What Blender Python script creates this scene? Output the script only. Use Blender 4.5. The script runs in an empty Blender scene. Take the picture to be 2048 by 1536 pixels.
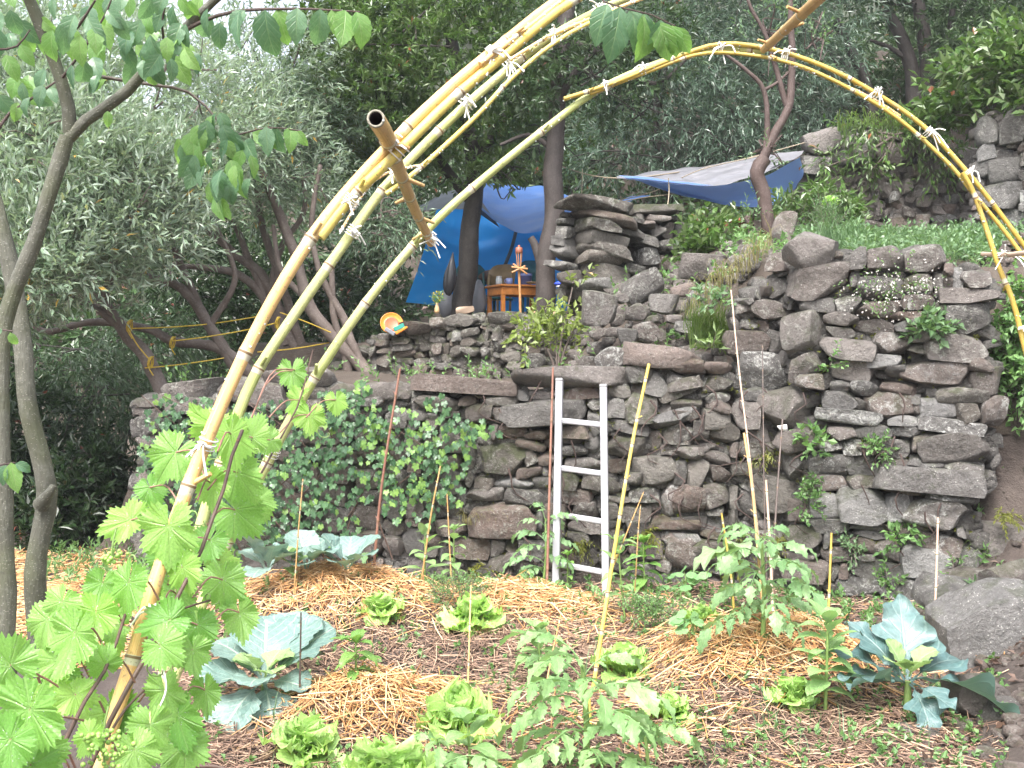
import bpy, math, random
import numpy as np
from mathutils import Vector, Matrix

# ------------------------------------------------------------------ camera, sky, sun, exposure
SC = bpy.context.scene
COL = SC.collection
PITCH = math.atan(68 / 2048)
CAMZ = 1.5
cam_d = bpy.data.cameras.new("camera")
cam = bpy.data.objects.new("camera", cam_d)
COL.objects.link(cam)
cam.location = (0, 0, CAMZ)
cam.rotation_euler = (math.pi / 2 - PITCH, 0, 0)
cam_d.sensor_width = 36
cam_d.lens = 36
cam_d.clip_start = 0.05
cam_d.clip_end = 600
SC.camera = cam

SUN_EL, SUN_AZ = 58, 200          # degrees; behind the camera, a little to the left
world = bpy.data.worlds.new("World")
SC.world = world
world.use_nodes = True
wn = world.node_tree
bg = wn.nodes["Background"]
sky = wn.nodes.new("ShaderNodeTexSky")
sky.sky_type = 'NISHITA'
sky.sun_disc = False
sky.sun_elevation = math.radians(SUN_EL)
sky.sun_rotation = math.radians(SUN_AZ)
sky.air_density = 1.0
sky.dust_density = 6.0
sky.ozone_density = 1.0
hs = wn.nodes.new("ShaderNodeHueSaturation")      # an overcast sky is nearly grey
hs.inputs["Saturation"].default_value = 0.46
wn.links.new(sky.outputs[0], hs.inputs["Color"])
wn.links.new(hs.outputs[0], bg.inputs["Color"])
bg.inputs["Strength"].default_value = 0.13

sun_d = bpy.data.lights.new("sun", 'SUN')
sun_d.energy = 1.5
sun_d.angle = math.radians(26)
sun_d.color = (1.0, 0.98, 0.95)
sun = bpy.data.objects.new("sun", sun_d)
COL.objects.link(sun)
_az = math.radians(SUN_AZ)
_dir = Vector((math.sin(_az) * math.cos(math.radians(SUN_EL)), math.cos(_az) * math.cos(math.radians(SUN_EL)), math.sin(math.radians(SUN_EL))))
sun.rotation_euler = _dir.to_track_quat('Z', 'Y').to_euler()
sun.location = _dir * 30

SC.view_settings.view_transform = 'Standard'
SC.view_settings.look = 'None'
SC.view_settings.gamma = 1
SC.view_settings.use_curve_mapping = False
SC.view_settings.exposure = 2.0
SC.cycles.max_bounces = 6
SC.cycles.diffuse_bounces = 3
SC.cycles.glossy_bounces = 2
SC.cycles.transmission_bounces = 3
SC.cycles.transparent_max_bounces = 6
SC.cycles.use_denoising = True

HAZE = 0.0011

# ------------------------------------------------------------------ helpers
RNG = np.random.default_rng(7)
_F = np.array((0, math.cos(PITCH), -math.sin(PITCH)))
_U = np.array((0, math.sin(PITCH), math.cos(PITCH)))
_R = np.array((1.0, 0, 0))
_C = np.array((0, 0, CAMZ))


def P(px, py, D):
    """The point of the place that the photograph shows at pixel (px, py), D metres in front of the camera."""
    d = _F + _R * ((px - 1024) / 2048) + _U * ((768 - py) / 2048)
    return _C + d * (D / d[1])


def mm(px, D):
    return px * D / 2048


def sstep(a, b, x):
    t = np.clip((np.asarray(x, float) - a) / (b - a), 0, 1)
    return t * t * (3 - 2 * t)


class SinNoise:
    def __init__(s, seed, octs=(1, 2, 4), n=5):
        r = np.random.default_rng(seed)
        s.k = [(r.normal(size=(n, 3)) * o * 1.6, r.uniform(0, 6.28, n), 1.0 / o) for o in octs]
        s.n = n

    def __call__(s, p):
        out = 0
        for k, ph, a in s.k:
            out = out + a * np.sin(p @ k.T + ph).sum(-1) / s.n
        return out


def norm(v):
    v = np.asarray(v, float)
    return v / np.maximum(np.linalg.norm(v, axis=-1, keepdims=True), 1e-9)


class MB:
    """Collects vertices and faces; becomes one mesh."""
    def __init__(s):
        s.V, s.F, s.T, s.UV, s.MI, s.n = [], [], [], [], [], 0
        s.sharp = False

    def add(s, V, F, tint=0.5, uv=None, mi=0):
        V = np.asarray(V, float).reshape(-1, 3)
        F = np.asarray(F, int)
        s.V.append(V)
        if len(F): s.F.append(F + s.n)
        s.T.append(np.broadcast_to(np.asarray(tint, float), (len(V),)))
        s.UV.append(np.zeros((len(V), 2)) if uv is None else np.asarray(uv, float))
        if len(F): s.MI.append(np.full(len(F), mi))
        s.n += len(V)

    def merge(s, o, M=None):
        V = np.concatenate(o.V)
        if M is not None:
            M = np.asarray(M)
            V = V @ M[:3, :3].T + M[:3, 3]
        k = s.n
        s.V.append(V); s.T.append(np.concatenate(o.T) * 0 + RNG.uniform()); s.UV.append(np.concatenate(o.UV))
        for F, MI in zip(o.F, o.MI):
            s.F.append(F + k); s.MI.append(MI)
        s.n += len(V)

    def mesh(s, name, mats, smooth=True):
        me = bpy.data.meshes.new(name)
        V = np.concatenate(s.V)
        nf = sum(len(f) for f in s.F)
        nl = sum(f.size for f in s.F)
        me.vertices.add(len(V))
        me.vertices.foreach_set("co", V.astype(np.float32).ravel())
        me.loops.add(nl)
        loops = np.concatenate([f.ravel() for f in s.F]).astype(np.int32)
        me.loops.foreach_set("vertex_index", loops)
        me.polygons.add(nf)
        sizes = np.concatenate([np.full(len(f), f.shape[1]) for f in s.F])
        starts = np.concatenate([[0], np.cumsum(sizes)[:-1]]).astype(np.int32)
        me.polygons.foreach_set("loop_start", starts)
        me.polygons.foreach_set("material_index", np.concatenate(s.MI).astype(np.int32))
        me.polygons.foreach_set("use_smooth", np.full(nf, bool(smooth)))
        a = me.attributes.new("tint", 'FLOAT', 'POINT')
        a.data.foreach_set("value", np.concatenate(s.T).astype(np.float32))
        uv = me.uv_layers.new(name="UVMap")
        UV = np.concatenate(s.UV)[loops]
        uv.data.foreach_set("uv", UV.astype(np.float32).ravel())
        for m in (mats if isinstance(mats, (list, tuple)) else [mats]):
            me.materials.append(m)
        me.update()
        me.validate()
        if s.sharp: me.set_sharp_from_angle(angle=math.radians(30))
        return me


def tag(o, label=None, cat=None, group=None, kind=None):
    if label: o["label"] = label
    if cat: o["category"] = cat
    if group: o["group"] = group
    if kind: o["kind"] = kind
    return o


def thing(name, label, cat, loc, group=None):
    o = bpy.data.objects.new(name, None)
    o.empty_display_size = 0.1
    COL.objects.link(o)
    o.location = [float(a) for a in loc]
    return tag(o, label, cat, group)


def rootloc(o):
    p = Vector((0, 0, 0))
    while o is not None:
        p = p + o.location
        o = o.parent
    return p


def part(name, me, parent=None, M=None, kind=None, label=None):
    """Links a mesh given in world coordinates (or placed by matrix M) under parent."""
    o = bpy.data.objects.new(name, me)
    COL.objects.link(o)
    M = Matrix(M.tolist()) if isinstance(M, np.ndarray) else (M or Matrix())
    if parent is not None:
        o.parent = parent
        M = Matrix.Translation(-rootloc(parent)) @ M
    o.matrix_basis = M
    if kind: o["kind"] = kind
    if label: o["label"] = label
    return o


def frame(pos, d, n, s=1.0):
    """Matrix whose local +Y runs along d and +Z is near n."""
    d = norm(d); x = norm(np.cross(d, n)); z = np.cross(x, d)
    M = np.eye(4)
    s = np.broadcast_to(np.asarray(s, float), (3,))
    M[:3, 0], M[:3, 1], M[:3, 2], M[:3, 3] = x * s[0], d * s[1], z * s[2], pos
    return M


def smooth_path(pts, n=None, step=None):
    pts = np.asarray(pts, float)
    if len(pts) == 2:
        n = n or 8
        t = np.linspace(0, 1, n)[:, None]
        return pts[0] * (1 - t) + pts[1] * t
    q = np.vstack([2 * pts[0] - pts[1], pts, 2 * pts[-1] - pts[-2]])
    L = np.linalg.norm(np.diff(pts[:, :3], axis=0), axis=1)
    if n is None:
        n = max(6, int(L.sum() / (step or 0.1)))
    cum = np.concatenate([[0], np.cumsum(L)])
    t = np.linspace(0, cum[-1], n)
    i = np.clip(np.searchsorted(cum, t, 'right') - 1, 0, len(L) - 1)
    u = ((t - cum[i]) / L[i])[:, None]
    p0, p1, p2, p3 = q[i], q[i + 1], q[i + 2], q[i + 3]
    return 0.5 * ((2 * p1) + (-p0 + p2) * u + (2 * p0 - 5 * p1 + 4 * p2 - p3) * u * u + (-p0 + 3 * p1 - 3 * p2 + p3) * u ** 3)


def tube(mb, pts, r, seg=8, tint=0.5, cap=True, mi=0, rough=0, seed=0, vscale=1.0):
    pts = np.asarray(pts, float)
    n = len(pts)
    r = np.broadcast_to(np.asarray(r, float), (n,)) if np.ndim(r) == 0 or len(np.atleast_1d(r)) == n else np.interp(np.linspace(0, 1, n), np.linspace(0, 1, len(r)), r)
    T = norm(np.gradient(pts, axis=0))
    up = np.array((0, 0, 1.0)) if abs(T[0][2]) < 0.9 else np.array((1.0, 0, 0))
    N = [norm(np.cross(T[0], np.cross(up, T[0])))]
    for i in range(1, n):
        v = N[-1] - T[i] * np.dot(N[-1], T[i])
        N.append(norm(v))
    N = np.array(N); B = np.cross(T, N)
    a = np.linspace(0, 2 * math.pi, seg + 1)
    ring = np.cos(a)[None, :, None] * N[:, None] + np.sin(a)[None, :, None] * B[:, None]
    rr = np.repeat(r[:, None], seg + 1, 1)
    if rough:
        nz = SinNoise(seed + 5, (1, 3))
        q = pts[:, None] / max(r.max(), 1e-4) * 0.35 + ring * 0.9
        rr = rr * (1 + rough * nz(q))
        rr[:, -1] = rr[:, 0]
    V = pts[:, None] + ring * rr[..., None]
    L = np.concatenate([[0], np.cumsum(np.linalg.norm(np.diff(pts, axis=0), axis=1))])
    uv = np.stack([np.repeat(L[:, None], seg + 1, 1) * vscale, np.repeat((a / 6.2832)[None], n, 0)], -1)
    idx = np.arange(n * (seg + 1)).reshape(n, seg + 1)
    F = np.stack([idx[:-1, :-1], idx[:-1, 1:], idx[1:, 1:], idx[1:, :-1]], -1).reshape(-1, 4)
    tt = np.repeat(np.broadcast_to(np.asarray(tint, float), (n,))[:, None], seg + 1, 1).ravel()
    k = mb.n
    mb.add(V.reshape(-1, 3), F, tt, uv.reshape(-1, 2), mi)
    if cap:
        for i, rev in ((0, True), (n - 1, False)):
            c = np.vstack([pts[i], V[i, :seg]])
            f = np.stack([np.zeros(seg, int), 1 + np.arange(seg), 1 + (np.arange(seg) + 1) % seg], -1)
            mb.add(c, f[:, ::-1] if rev else f, tt[0], np.zeros((seg + 1, 2)), mi)


def box(mb, c, s, R=None, bevel=0.0, tint=0.5, mi=0):
    mb.sharp = True
    s = np.asarray(s, float) / 2
    b = min(bevel, *(s * 0.9))
    if b > 0:
        pts, F = [], []
        key = {}
        for ax in range(3):
            for sg in (-1, 1):
                a1, a2 = (ax + 1) % 3, (ax + 2) % 3
                q = []
                for u, v in ((-1, -1), (1, -1), (1, 1), (-1, 1)):
                    p = np.zeros(3); p[ax] = sg * s[ax]; p[a1] = u * (s[a1] - b); p[a2] = v * (s[a2] - b)
                    cs = [0, 0, 0]; cs[ax] = sg; cs[a1] = u; cs[a2] = v
                    key[(ax, tuple(cs))] = len(pts); q.append(len(pts)); pts.append(p)
                F.append(q if sg > 0 else q[::-1])
        for ax in range(3):
            a1, a2 = (ax + 1) % 3, (ax + 2) % 3
            for u in (-1, 1):
                for v in (-1, 1):
                    e = []
                    for face in (a1, a2):
                        for w in (-1, 1):
                            cs = [0, 0, 0]; cs[ax] = w; cs[a1] = u; cs[a2] = v
                            e.append(key[(face, tuple(cs))])
                    q = [e[0], e[1], e[3], e[2]]
                    F.append(q if u * v > 0 else q[::-1])
        T3 = []
        for u in (-1, 1):
            for v in (-1, 1):
                for w in (-1, 1):
                    cs = (u, v, w)
                    t = [key[(a, cs)] for a in range(3)]
                    T3.append(t if u * v * w > 0 else t[::-1])
        V = np.array(pts)
    else:
        V = np.array([(x, y, z) for x in (-1, 1) for y in (-1, 1) for z in (-1, 1)]) * s
        F = [(0, 1, 3, 2), (4, 6, 7, 5), (0, 4, 5, 1), (2, 3, 7, 6), (0, 2, 6, 4), (1, 5, 7, 3)]
        T3 = None
    if R is not None:
        V = V @ np.asarray(R).T
    V = V + np.asarray(c)
    k = mb.n
    mb.add(V, np.array(F), tint, None, mi)
    if T3:
        mb.F.append(np.array(T3) + k); mb.MI.append(np.full(len(T3), mi))


def rotz(a):
    c, s = math.cos(a), math.sin(a)
    return np.array(((c, -s, 0), (s, c, 0), (0, 0, 1.0)))


def roty(a):
    c, s = math.cos(a), math.sin(a)
    return np.array(((c, 0, s), (0, 1, 0), (-s, 0, c)))


def rotx(a):
    c, s = math.cos(a), math.sin(a)
    return np.array(((1, 0, 0), (0, c, -s), (0, s, c)))


def lathe(mb, c, prof, seg=20, R=None, tint=0.5, mi=0):
    prof = np.asarray(prof, float)
    a = np.linspace(0, 2 * math.pi, seg, endpoint=False)
    V = np.stack([prof[:, 0, None] * np.cos(a), prof[:, 0, None] * np.sin(a), np.repeat(prof[:, 1, None], seg, 1)], -1)
    n = len(prof)
    idx = np.arange(n * seg).reshape(n, seg)
    nx = np.roll(idx, -1, 1)
    F = np.stack([idx[:-1], nx[:-1], nx[1:], idx[1:]], -1).reshape(-1, 4)
    V = V.reshape(-1, 3)
    if R is not None: V = V @ np.asarray(R).T
    mb.add(V + np.asarray(c), F, tint, None, mi)


# ------------------------------------------------------------------ materials
class G:
    def __init__(s, name):
        s.m = bpy.data.materials.new(name)
        s.m.use_nodes = True
        s.t = s.m.node_tree
        s.t.nodes.clear()
        s.out = s.t.nodes.new("ShaderNodeOutputMaterial")

    def n(s, typ, ins=None, **at):
        nd = s.t.nodes.new("ShaderNode" + typ)
        for k, v in at.items(): setattr(nd, k, v)
        for k, v in (ins or {}).items(): s.set(nd.inputs[k], v)
        return nd

    def set(s, sock, v):
        if isinstance(v, bpy.types.NodeSocket): s.t.links.new(v, sock)
        elif isinstance(v, (tuple, list)) and len(v) == 3 and sock.type == 'RGBA': sock.default_value = (*v, 1)
        else: sock.default_value = v

    def mix(s, f, a, b, blend='MIX'):
        nd = s.n("Mix", data_type='RGBA', blend_type=blend)
        s.set(nd.inputs[0], f); s.set(nd.inputs[6], a); s.set(nd.inputs[7], b)
        return nd.outputs[2]

    def math(s, op, a, b=0.0, c=0.0):
        nd = s.n("Math", operation=op)
        s.set(nd.inputs[0], a); s.set(nd.inputs[1], b); s.set(nd.inputs[2], c)
        return nd.outputs[0]

    def step(s, x, a, b):
        nd = s.n("MapRange", interpolation_type='SMOOTHSTEP')
        s.set(nd.inputs[0], x); nd.inputs[1].default_value = a; nd.inputs[2].default_value = b
        nd.inputs[3].default_value = 0; nd.inputs[4].default_value = 1
        return nd.outputs[0]

    def noise(s, vec, scale, detail=4, rough=0.6, dist=0.0):
        nd = s.n("TexNoise", {"Scale": scale, "Detail": detail, "Roughness": rough, "Distortion": dist})
        if vec is not None: s.t.links.new(vec, nd.inputs["Vector"])
        return nd.outputs[0]

    def vor(s, vec, scale, feature='F1'):
        nd = s.n("TexVoronoi", {"Scale": scale}, feature=feature)
        if vec is not None: s.t.links.new(vec, nd.inputs["Vector"])
        return nd.outputs[0]

    def attr(s, name="tint"):
        return s.n("Attribute", attribute_name=name).outputs["Fac"]

    def rnd(s):
        return s.n("ObjectInfo").outputs["Random"]

    def coord(s, which="Object", scale=None, shift=None):
        v = s.n("TexCoord").outputs[which]
        if shift is not None:
            c = s.n("CombineXYZ", {0: s.math('MULTIPLY', shift, 37.0), 1: s.math('MULTIPLY', shift, 71.0), 2: s.math('MULTIPLY', shift, 53.0)})
            nd = s.n("VectorMath", operation='ADD'); s.t.links.new(v, nd.inputs[0]); s.t.links.new(c.outputs[0], nd.inputs[1]); v = nd.outputs[0]
        if scale is not None:
            nd = s.n("VectorMath", operation='MULTIPLY'); s.t.links.new(v, nd.inputs[0]); nd.inputs[1].default_value = scale; v = nd.outputs[0]
        return v

    def bump(s, h, strength, dist=0.01, normal=None):
        nd = s.n("Bump", {"Height": h, "Strength": strength, "Distance": dist})
        if normal is not None: s.t.links.new(normal, nd.inputs["Normal"])
        return nd.outputs[0]

    def pbr(s, col, rough=0.6, normal=None, **kw):
        nd = s.n("BsdfPrincipled", {"Base Color": col, "Roughness": rough})
        for k, v in kw.items(): s.set(nd.inputs[k.replace("_", " ")], v)
        if normal is not None: s.t.links.new(normal, nd.inputs["Normal"])
        return nd.outputs[0]

    def done(s, sh):
        s.t.links.new(sh, s.out.inputs["Surface"])
        return s.m


def leafmat(name, c1, c2, back=None, rough=0.4, trans=0.3, veins=None, vein_col=None, per_object=False, nv=8, bump=0.0, dry=None, tcol=None, spec=0.5, crinkle=0.0):
    g = G(name)
    t = g.math('FRACT', g.math('ADD', g.rnd(), g.attr())) if per_object else g.attr()
    col = g.mix(t, c1, c2)
    nz = g.noise(g.coord("Object"), 18 if per_object else 3, 2)
    col = g.mix(g.step(nz, 0.3, 0.75), col, g.mix(0.55, col, tuple(c * 0.55 for c in c1)))
    if dry is not None:
        col = g.mix(g.step(t, 0.965, 0.975), col, dry)
    normal = None
    if veins:
        sp = g.n("SeparateXYZ"); g.t.links.new(g.coord("UV"), sp.inputs[0])
        u, v = sp.outputs[0], sp.outputs[1]
        if veins == 'pinnate':
            av = g.math('ABSOLUTE', g.math('SUBTRACT', v, 0.5))
            mid = g.math('SUBTRACT', 1.0, g.step(av, 0.008, 0.035))
            ph = g.math('MULTIPLY', g.math('SUBTRACT', u, g.math('MULTIPLY', av, 0.55)), float(nv))
            sd = g.math('SUBTRACT', 1.0, g.step(g.math('PINGPONG', ph, 0.5), 0.02, 0.11))
        else:                                     # palmate: u is the angle in turns, v the radius
            an = g.math('MULTIPLY', g.math('SUBTRACT', u, 0.5), 360 / 52.0)
            res = g.math('PINGPONG', an, 0.5)
            d = g.math('MULTIPLY', g.math('SINE', g.math('MULTIPLY', res, math.radians(52))), v)
            mid = g.math('SUBTRACT', 1.0, g.step(d, 0.004, 0.03))
            ph = g.math('MULTIPLY', g.math('SUBTRACT', v, g.math('MULTIPLY', d, 1.0)), float(nv))
            sd = g.math('SUBTRACT', 1.0, g.step(g.math('PINGPONG', ph, 0.5), 0.02, 0.10))
        vm = g.math('MAXIMUM', mid, g.math('MULTIPLY', sd, 0.5))
        col = g.mix(g.math('MULTIPLY', vm, 0.5 if veins == 'pinnate' else 0.24), col, vein_col or tuple(min(1, c * 1.8 + 0.03) for c in c2))
        h = g.math('MULTIPLY', vm, -1.0)
        if crinkle:
            h = g.math('ADD', h, g.math('MULTIPLY', g.noise(g.coord("UV"), 26, 2), crinkle))
        normal = g.bump(h, 0.6, 0.004)
    elif bump:
        normal = g.bump(g.noise(g.coord("Object"), 60, 2), bump, 0.004)
    front = col
    if back is not None:
        col = g.mix(g.n("NewGeometry").outputs["Backfacing"], col, back)
    p = g.pbr(col, rough, normal, Specular_IOR_Level=spec)
    tr = g.n("BsdfTranslucent")
    tc = tcol or tuple(min(1, a * b) for a, b in zip(c2, (1.5, 1.7, 0.7)))
    g.set(tr.inputs["Color"], g.mix(0.5, front, tc))
    mx = g.n("MixShader", {0: trans}); g.t.links.new(p, mx.inputs[1]); g.t.links.new(tr.outputs[0], mx.inputs[2])
    return g.done(mx.outputs[0])


def stonemat(name, dark, mid, light, lichen=0.35, moss=0.4, lich_col=(0.42, 0.42, 0.38)):
    g = G(name)
    rd = g.rnd()
    pos = g.n("NewGeometry").outputs["Position"]
    sh = g.n("CombineXYZ", {0: g.math('MULTIPLY', rd, 37.0), 1: g.math('MULTIPLY', rd, 71.0), 2: g.math('MULTIPLY', rd, 53.0)})
    ad = g.n("VectorMath", operation='ADD'); g.t.links.new(pos, ad.inputs[0]); g.t.links.new(sh.outputs[0], ad.inputs[1])
    v = ad.outputs[0]
    n1 = g.noise(v, 9.0, 6, 0.65)
    n2 = g.noise(v, 48, 5, 0.75)
    n3 = g.noise(v, 190, 3, 0.7)
    col = g.mix(g.step(n1, 0.3, 0.7), dark, mid)
    col = g.mix(g.step(rd, 0.35, 1.0), col, g.mix(0.75, col, light))
    warm = g.math('FRACT', g.math('MULTIPLY', rd, 7.3))
    col = g.mix(g.math('MULTIPLY', g.step(warm, 0.5, 1.0), 0.45), col, (mid[0] * 1.25, mid[1] * 0.92, mid[2] * 0.78))
    col = g.mix(g.math('MULTIPLY', g.step(n2, 0.48, 0.7), 0.55), col, light)
    col = g.mix(g.math('MULTIPLY', g.step(n3, 0.55, 0.72), 0.45), col, tuple(c * 0.3 for c in dark))
    n4 = g.noise(v, 22, 5, 0.8, 1.2)
    col = g.mix(g.math('MULTIPLY', g.step(n4, 0.50, 0.68), 0.6), col, tuple(c * 0.62 for c in dark))
    # pale lichen patches, more of them on some stones
    ln = g.noise(v, 13, 7, 0.78, 0.8)
    la = g.math('MULTIPLY', g.step(ln, 0.50, 0.60), g.step(g.math('FRACT', g.math('MULTIPLY', rd, 13.7)), 0.15, 0.9))
    la = g.math('MULTIPLY', la, g.step(n2, 0.35, 0.6))
    col = g.mix(g.math('MULTIPLY', la, lichen * 1.6), col, lich_col)
    spk = g.math('LESS_THAN', g.vor(v, 62), 0.2)
    col = g.mix(g.math('MULTIPLY', g.math('MULTIPLY', spk, g.step(n1, 0.45, 0.6)), lichen), col, (0.55, 0.54, 0.5))
    # moss where the face looks up or where it stays damp
    nz = g.n("SeparateXYZ"); g.t.links.new(g.n("NewGeometry").outputs["Normal"], nz.inputs[0])
    mn = g.noise(v, 11, 4, 0.7)
    mf = g.math('ADD', g.math('MULTIPLY', nz.outputs[2], 0.16), mn)
    mf = g.math('ADD', mf, g.math('MULTIPLY', g.math('GREATER_THAN', g.math('FRACT', g.math('MULTIPLY', rd, 29.1)), 0.8), 0.12))
    mf = g.math('MULTIPLY', g.step(mf, 0.6, 0.76), moss)
    col = g.mix(mf, col, (0.045, 0.06, 0.014))
    h = g.math('ADD', g.math('MULTIPLY', n1, 1.4), g.math('ADD', g.math('MULTIPLY', n2, 0.75), g.math('ADD', g.math('MULTIPLY', n3, 0.3), g.math('MULTIPLY', n4, 0.8))))
    nrm = g.bump(h, 1.0, 0.03)
    return g.done(g.pbr(col, g.math('ADD', 0.42, g.math('MULTIPLY', n2, 0.3)), nrm))


def barkmat(name, c1, c2, c3=None, scale=1.0, stretch=6, spec=0.35, bump=0.5, lent=False):
    g = G(name)
    v = g.coord("UV", scale=(3.0 * scale, stretch * 0.9, 1))
    o = g.coord("Object")
    n1 = g.noise(o, 7 * scale, 5)
    n2 = g.noise(o, 55 * scale, 4, 0.7)
    n4 = g.noise(v, 9, 4, 0.7)
    col = g.mix(g.step(n1, 0.32, 0.68), c1, c2)
    if c3: col = g.mix(g.math('MULTIPLY', g.step(n2, 0.52, 0.7), 0.7), col, c3)
    col = g.mix(g.math('MULTIPLY', g.step(n4, 0.5, 0.7), 0.5), col, tuple(c * 0.45 for c in c1))
    if lent:                                     # lenticels, algae and faint rings of a young trunk
        al = g.noise(o, 5, 4, 0.6)
        col = g.mix(g.math('MULTIPLY', g.step(al, 0.45, 0.65), 0.5), col, (0.075, 0.085, 0.035))
        lv = g.vor(g.coord("Object", scale=(1, 1, 1.8)), 90)
        col = g.mix(g.math('MULTIPLY', g.math('LESS_THAN', lv, 0.2), 0.6), col, (0.30, 0.29, 0.24))
        rg = g.noise(g.coord("UV", scale=(22, 1.2, 1)), 1.0, 3)
        col = g.mix(g.math('MULTIPLY', g.step(rg, 0.58, 0.68), 0.4), col, tuple(c * 0.4 for c in c1))
    nrm = g.bump(g.math('ADD', n4, g.math('MULTIPLY', n2, 0.5)), bump, 0.015)
    return g.done(g.pbr(col, 0.55, nrm, Specular_IOR_Level=spec))


def bamboomat(name, c1, c2, streak, node_col=(0.5, 0.47, 0.36)):
    g = G(name)
    v = g.coord("UV", scale=(1.2, 16, 1))
    n1 = g.noise(v, 2.2, 4, 0.6)
    big = g.noise(g.coord("Object"), 3.0, 3)
    fine = g.noise(g.coord("Object"), 70, 3)
    col = g.mix(g.step(big, 0.35, 0.65), c1, c2)
    col = g.mix(g.math('MULTIPLY', g.step(n1, 0.45, 0.7), 0.75), col, streak)
    col = g.mix(g.math('MULTIPLY', g.step(fine, 0.6, 0.72), 0.5), col, tuple(c * 0.45 for c in c1))
    t = g.attr()
    col = g.mix(g.step(t, 0.62, 0.8), col, node_col)
    col = g.mix(g.step(t, 0.9, 0.98), col, (0.17, 0.11, 0.05))
    mould = g.noise(g.coord("Object"), 28, 5, 0.75, 0.5)
    col = g.mix(g.math('MULTIPLY', g.step(mould, 0.56, 0.68), 0.55), col, (0.30, 0.27, 0.2))
    spot = g.noise(g.coord("Object"), 160, 2)
    col = g.mix(g.math('MULTIPLY', g.step(spot, 0.62, 0.7), 0.6), col, (0.12, 0.09, 0.05))
    return g.done(g.pbr(col, g.math('ADD', 0.3, g.math('MULTIPLY', mould, 0.35)), g.bump(g.math('ADD', n1, g.math('MULTIPLY', mould, 0.6)), 0.35, 0.003), Specular_IOR_Level=0.5))


def plainmat(name, col, rough=0.6, var=0.25, scale=12, bump=0.2, **kw):
    g = G(name)
    o = g.coord("Object")
    n = g.noise(o, scale, 5, 0.65)
    c = g.mix(g.step(n, 0.3, 0.72), col, tuple(a * (1 - var) for a in col))
    return g.done(g.pbr(c, rough, g.bump(n, bump, 0.006), **kw))
# ------------------------------------------------------------------ leaf shapes (unit length, base at origin, along +Y, face +Z)
def grid_leaf(W, prof, ns=14, nt=4, fold=0.15, droop=0.3, ruffle=0.0, rfreq=5, teeth=0.0, tfreq=14, seed=0, twist=0.0, petiole=0.0, blister=0.0, cup=0.0, lobes=0.0, lfreq=4):
    r = np.random.default_rng(seed)
    s = np.linspace(0, 1, ns + 1); t = np.linspace(-1, 1, 2 * nt + 1)
    S, T = np.meshgrid(s, t, indexing='ij')
    w = np.interp(s, prof[0], prof[1])[:, None] * W * 0.5
    ph = r.uniform(0, 6.28, 6)
    edge = np.abs(T) ** 2
    tooth = 1 + teeth * edge * (1 - ((S * tfreq + 0.25 * np.abs(T)) % 1.0)) - teeth * 0.5 * edge
    lob = 1 + lobes * edge * np.sin(S * lfreq * 6.28 + ph[4])
    X = T * w * tooth * lob
    Yl = S + 0.0 * T + 0.04 * np.abs(T) * (w * 2)
    Z = fold * np.abs(T) * w
    Z = Z + ruffle * edge * (np.sin(S * rfreq * 6.28 + ph[0] + (T > 0) * ph[1]) * 0.6 + np.sin(S * rfreq * 9.7 + ph[2] + (T > 0) * ph[3]) * 0.4) * np.clip(S * 4, 0, 1)
    Z = Z + cup * (T ** 2) * w
    if blister:
        nz = SinNoise(seed + 3, (8, 15), 6)
        Z = Z + blister * nz(np.stack([X, Yl, 0 * X], -1).reshape(-1, 3)).reshape(X.shape)
    a = -droop * s                           # bend along the midrib
    ds = 1.0 / ns
    cy = np.concatenate([[0], np.cumsum(np.cos(a * 1.0)[:-1] * ds)])
    cz = np.concatenate([[0], np.cumsum(np.sin(a)[:-1] * ds)])
    off = Yl - S
    Yw = cy[:, None] + off * np.cos(a)[:, None] - Z * np.sin(a)[:, None]
    Zw = cz[:, None] + off * np.sin(a)[:, None] + Z * np.cos(a)[:, None]
    if twist:
        ang = twist * S
        X, Zr = X * np.cos(ang), X * np.sin(ang)
        Zw = Zw + Zr
    V = np.stack([X, Yw, Zw], -1).reshape(-1, 3)
    uv = np.stack([S, T * 0.5 + 0.5], -1).reshape(-1, 2)
    idx = np.arange(V.shape[0]).reshape(ns + 1, 2 * nt + 1)
    F = np.stack([idx[:-1, :-1], idx[:-1, 1:], idx[1:, 1:], idx[1:, :-1]], -1).reshape(-1, 4)
    mb = MB(); mb.add(V, F, r.uniform(0, 1), uv)
    return mb


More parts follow.
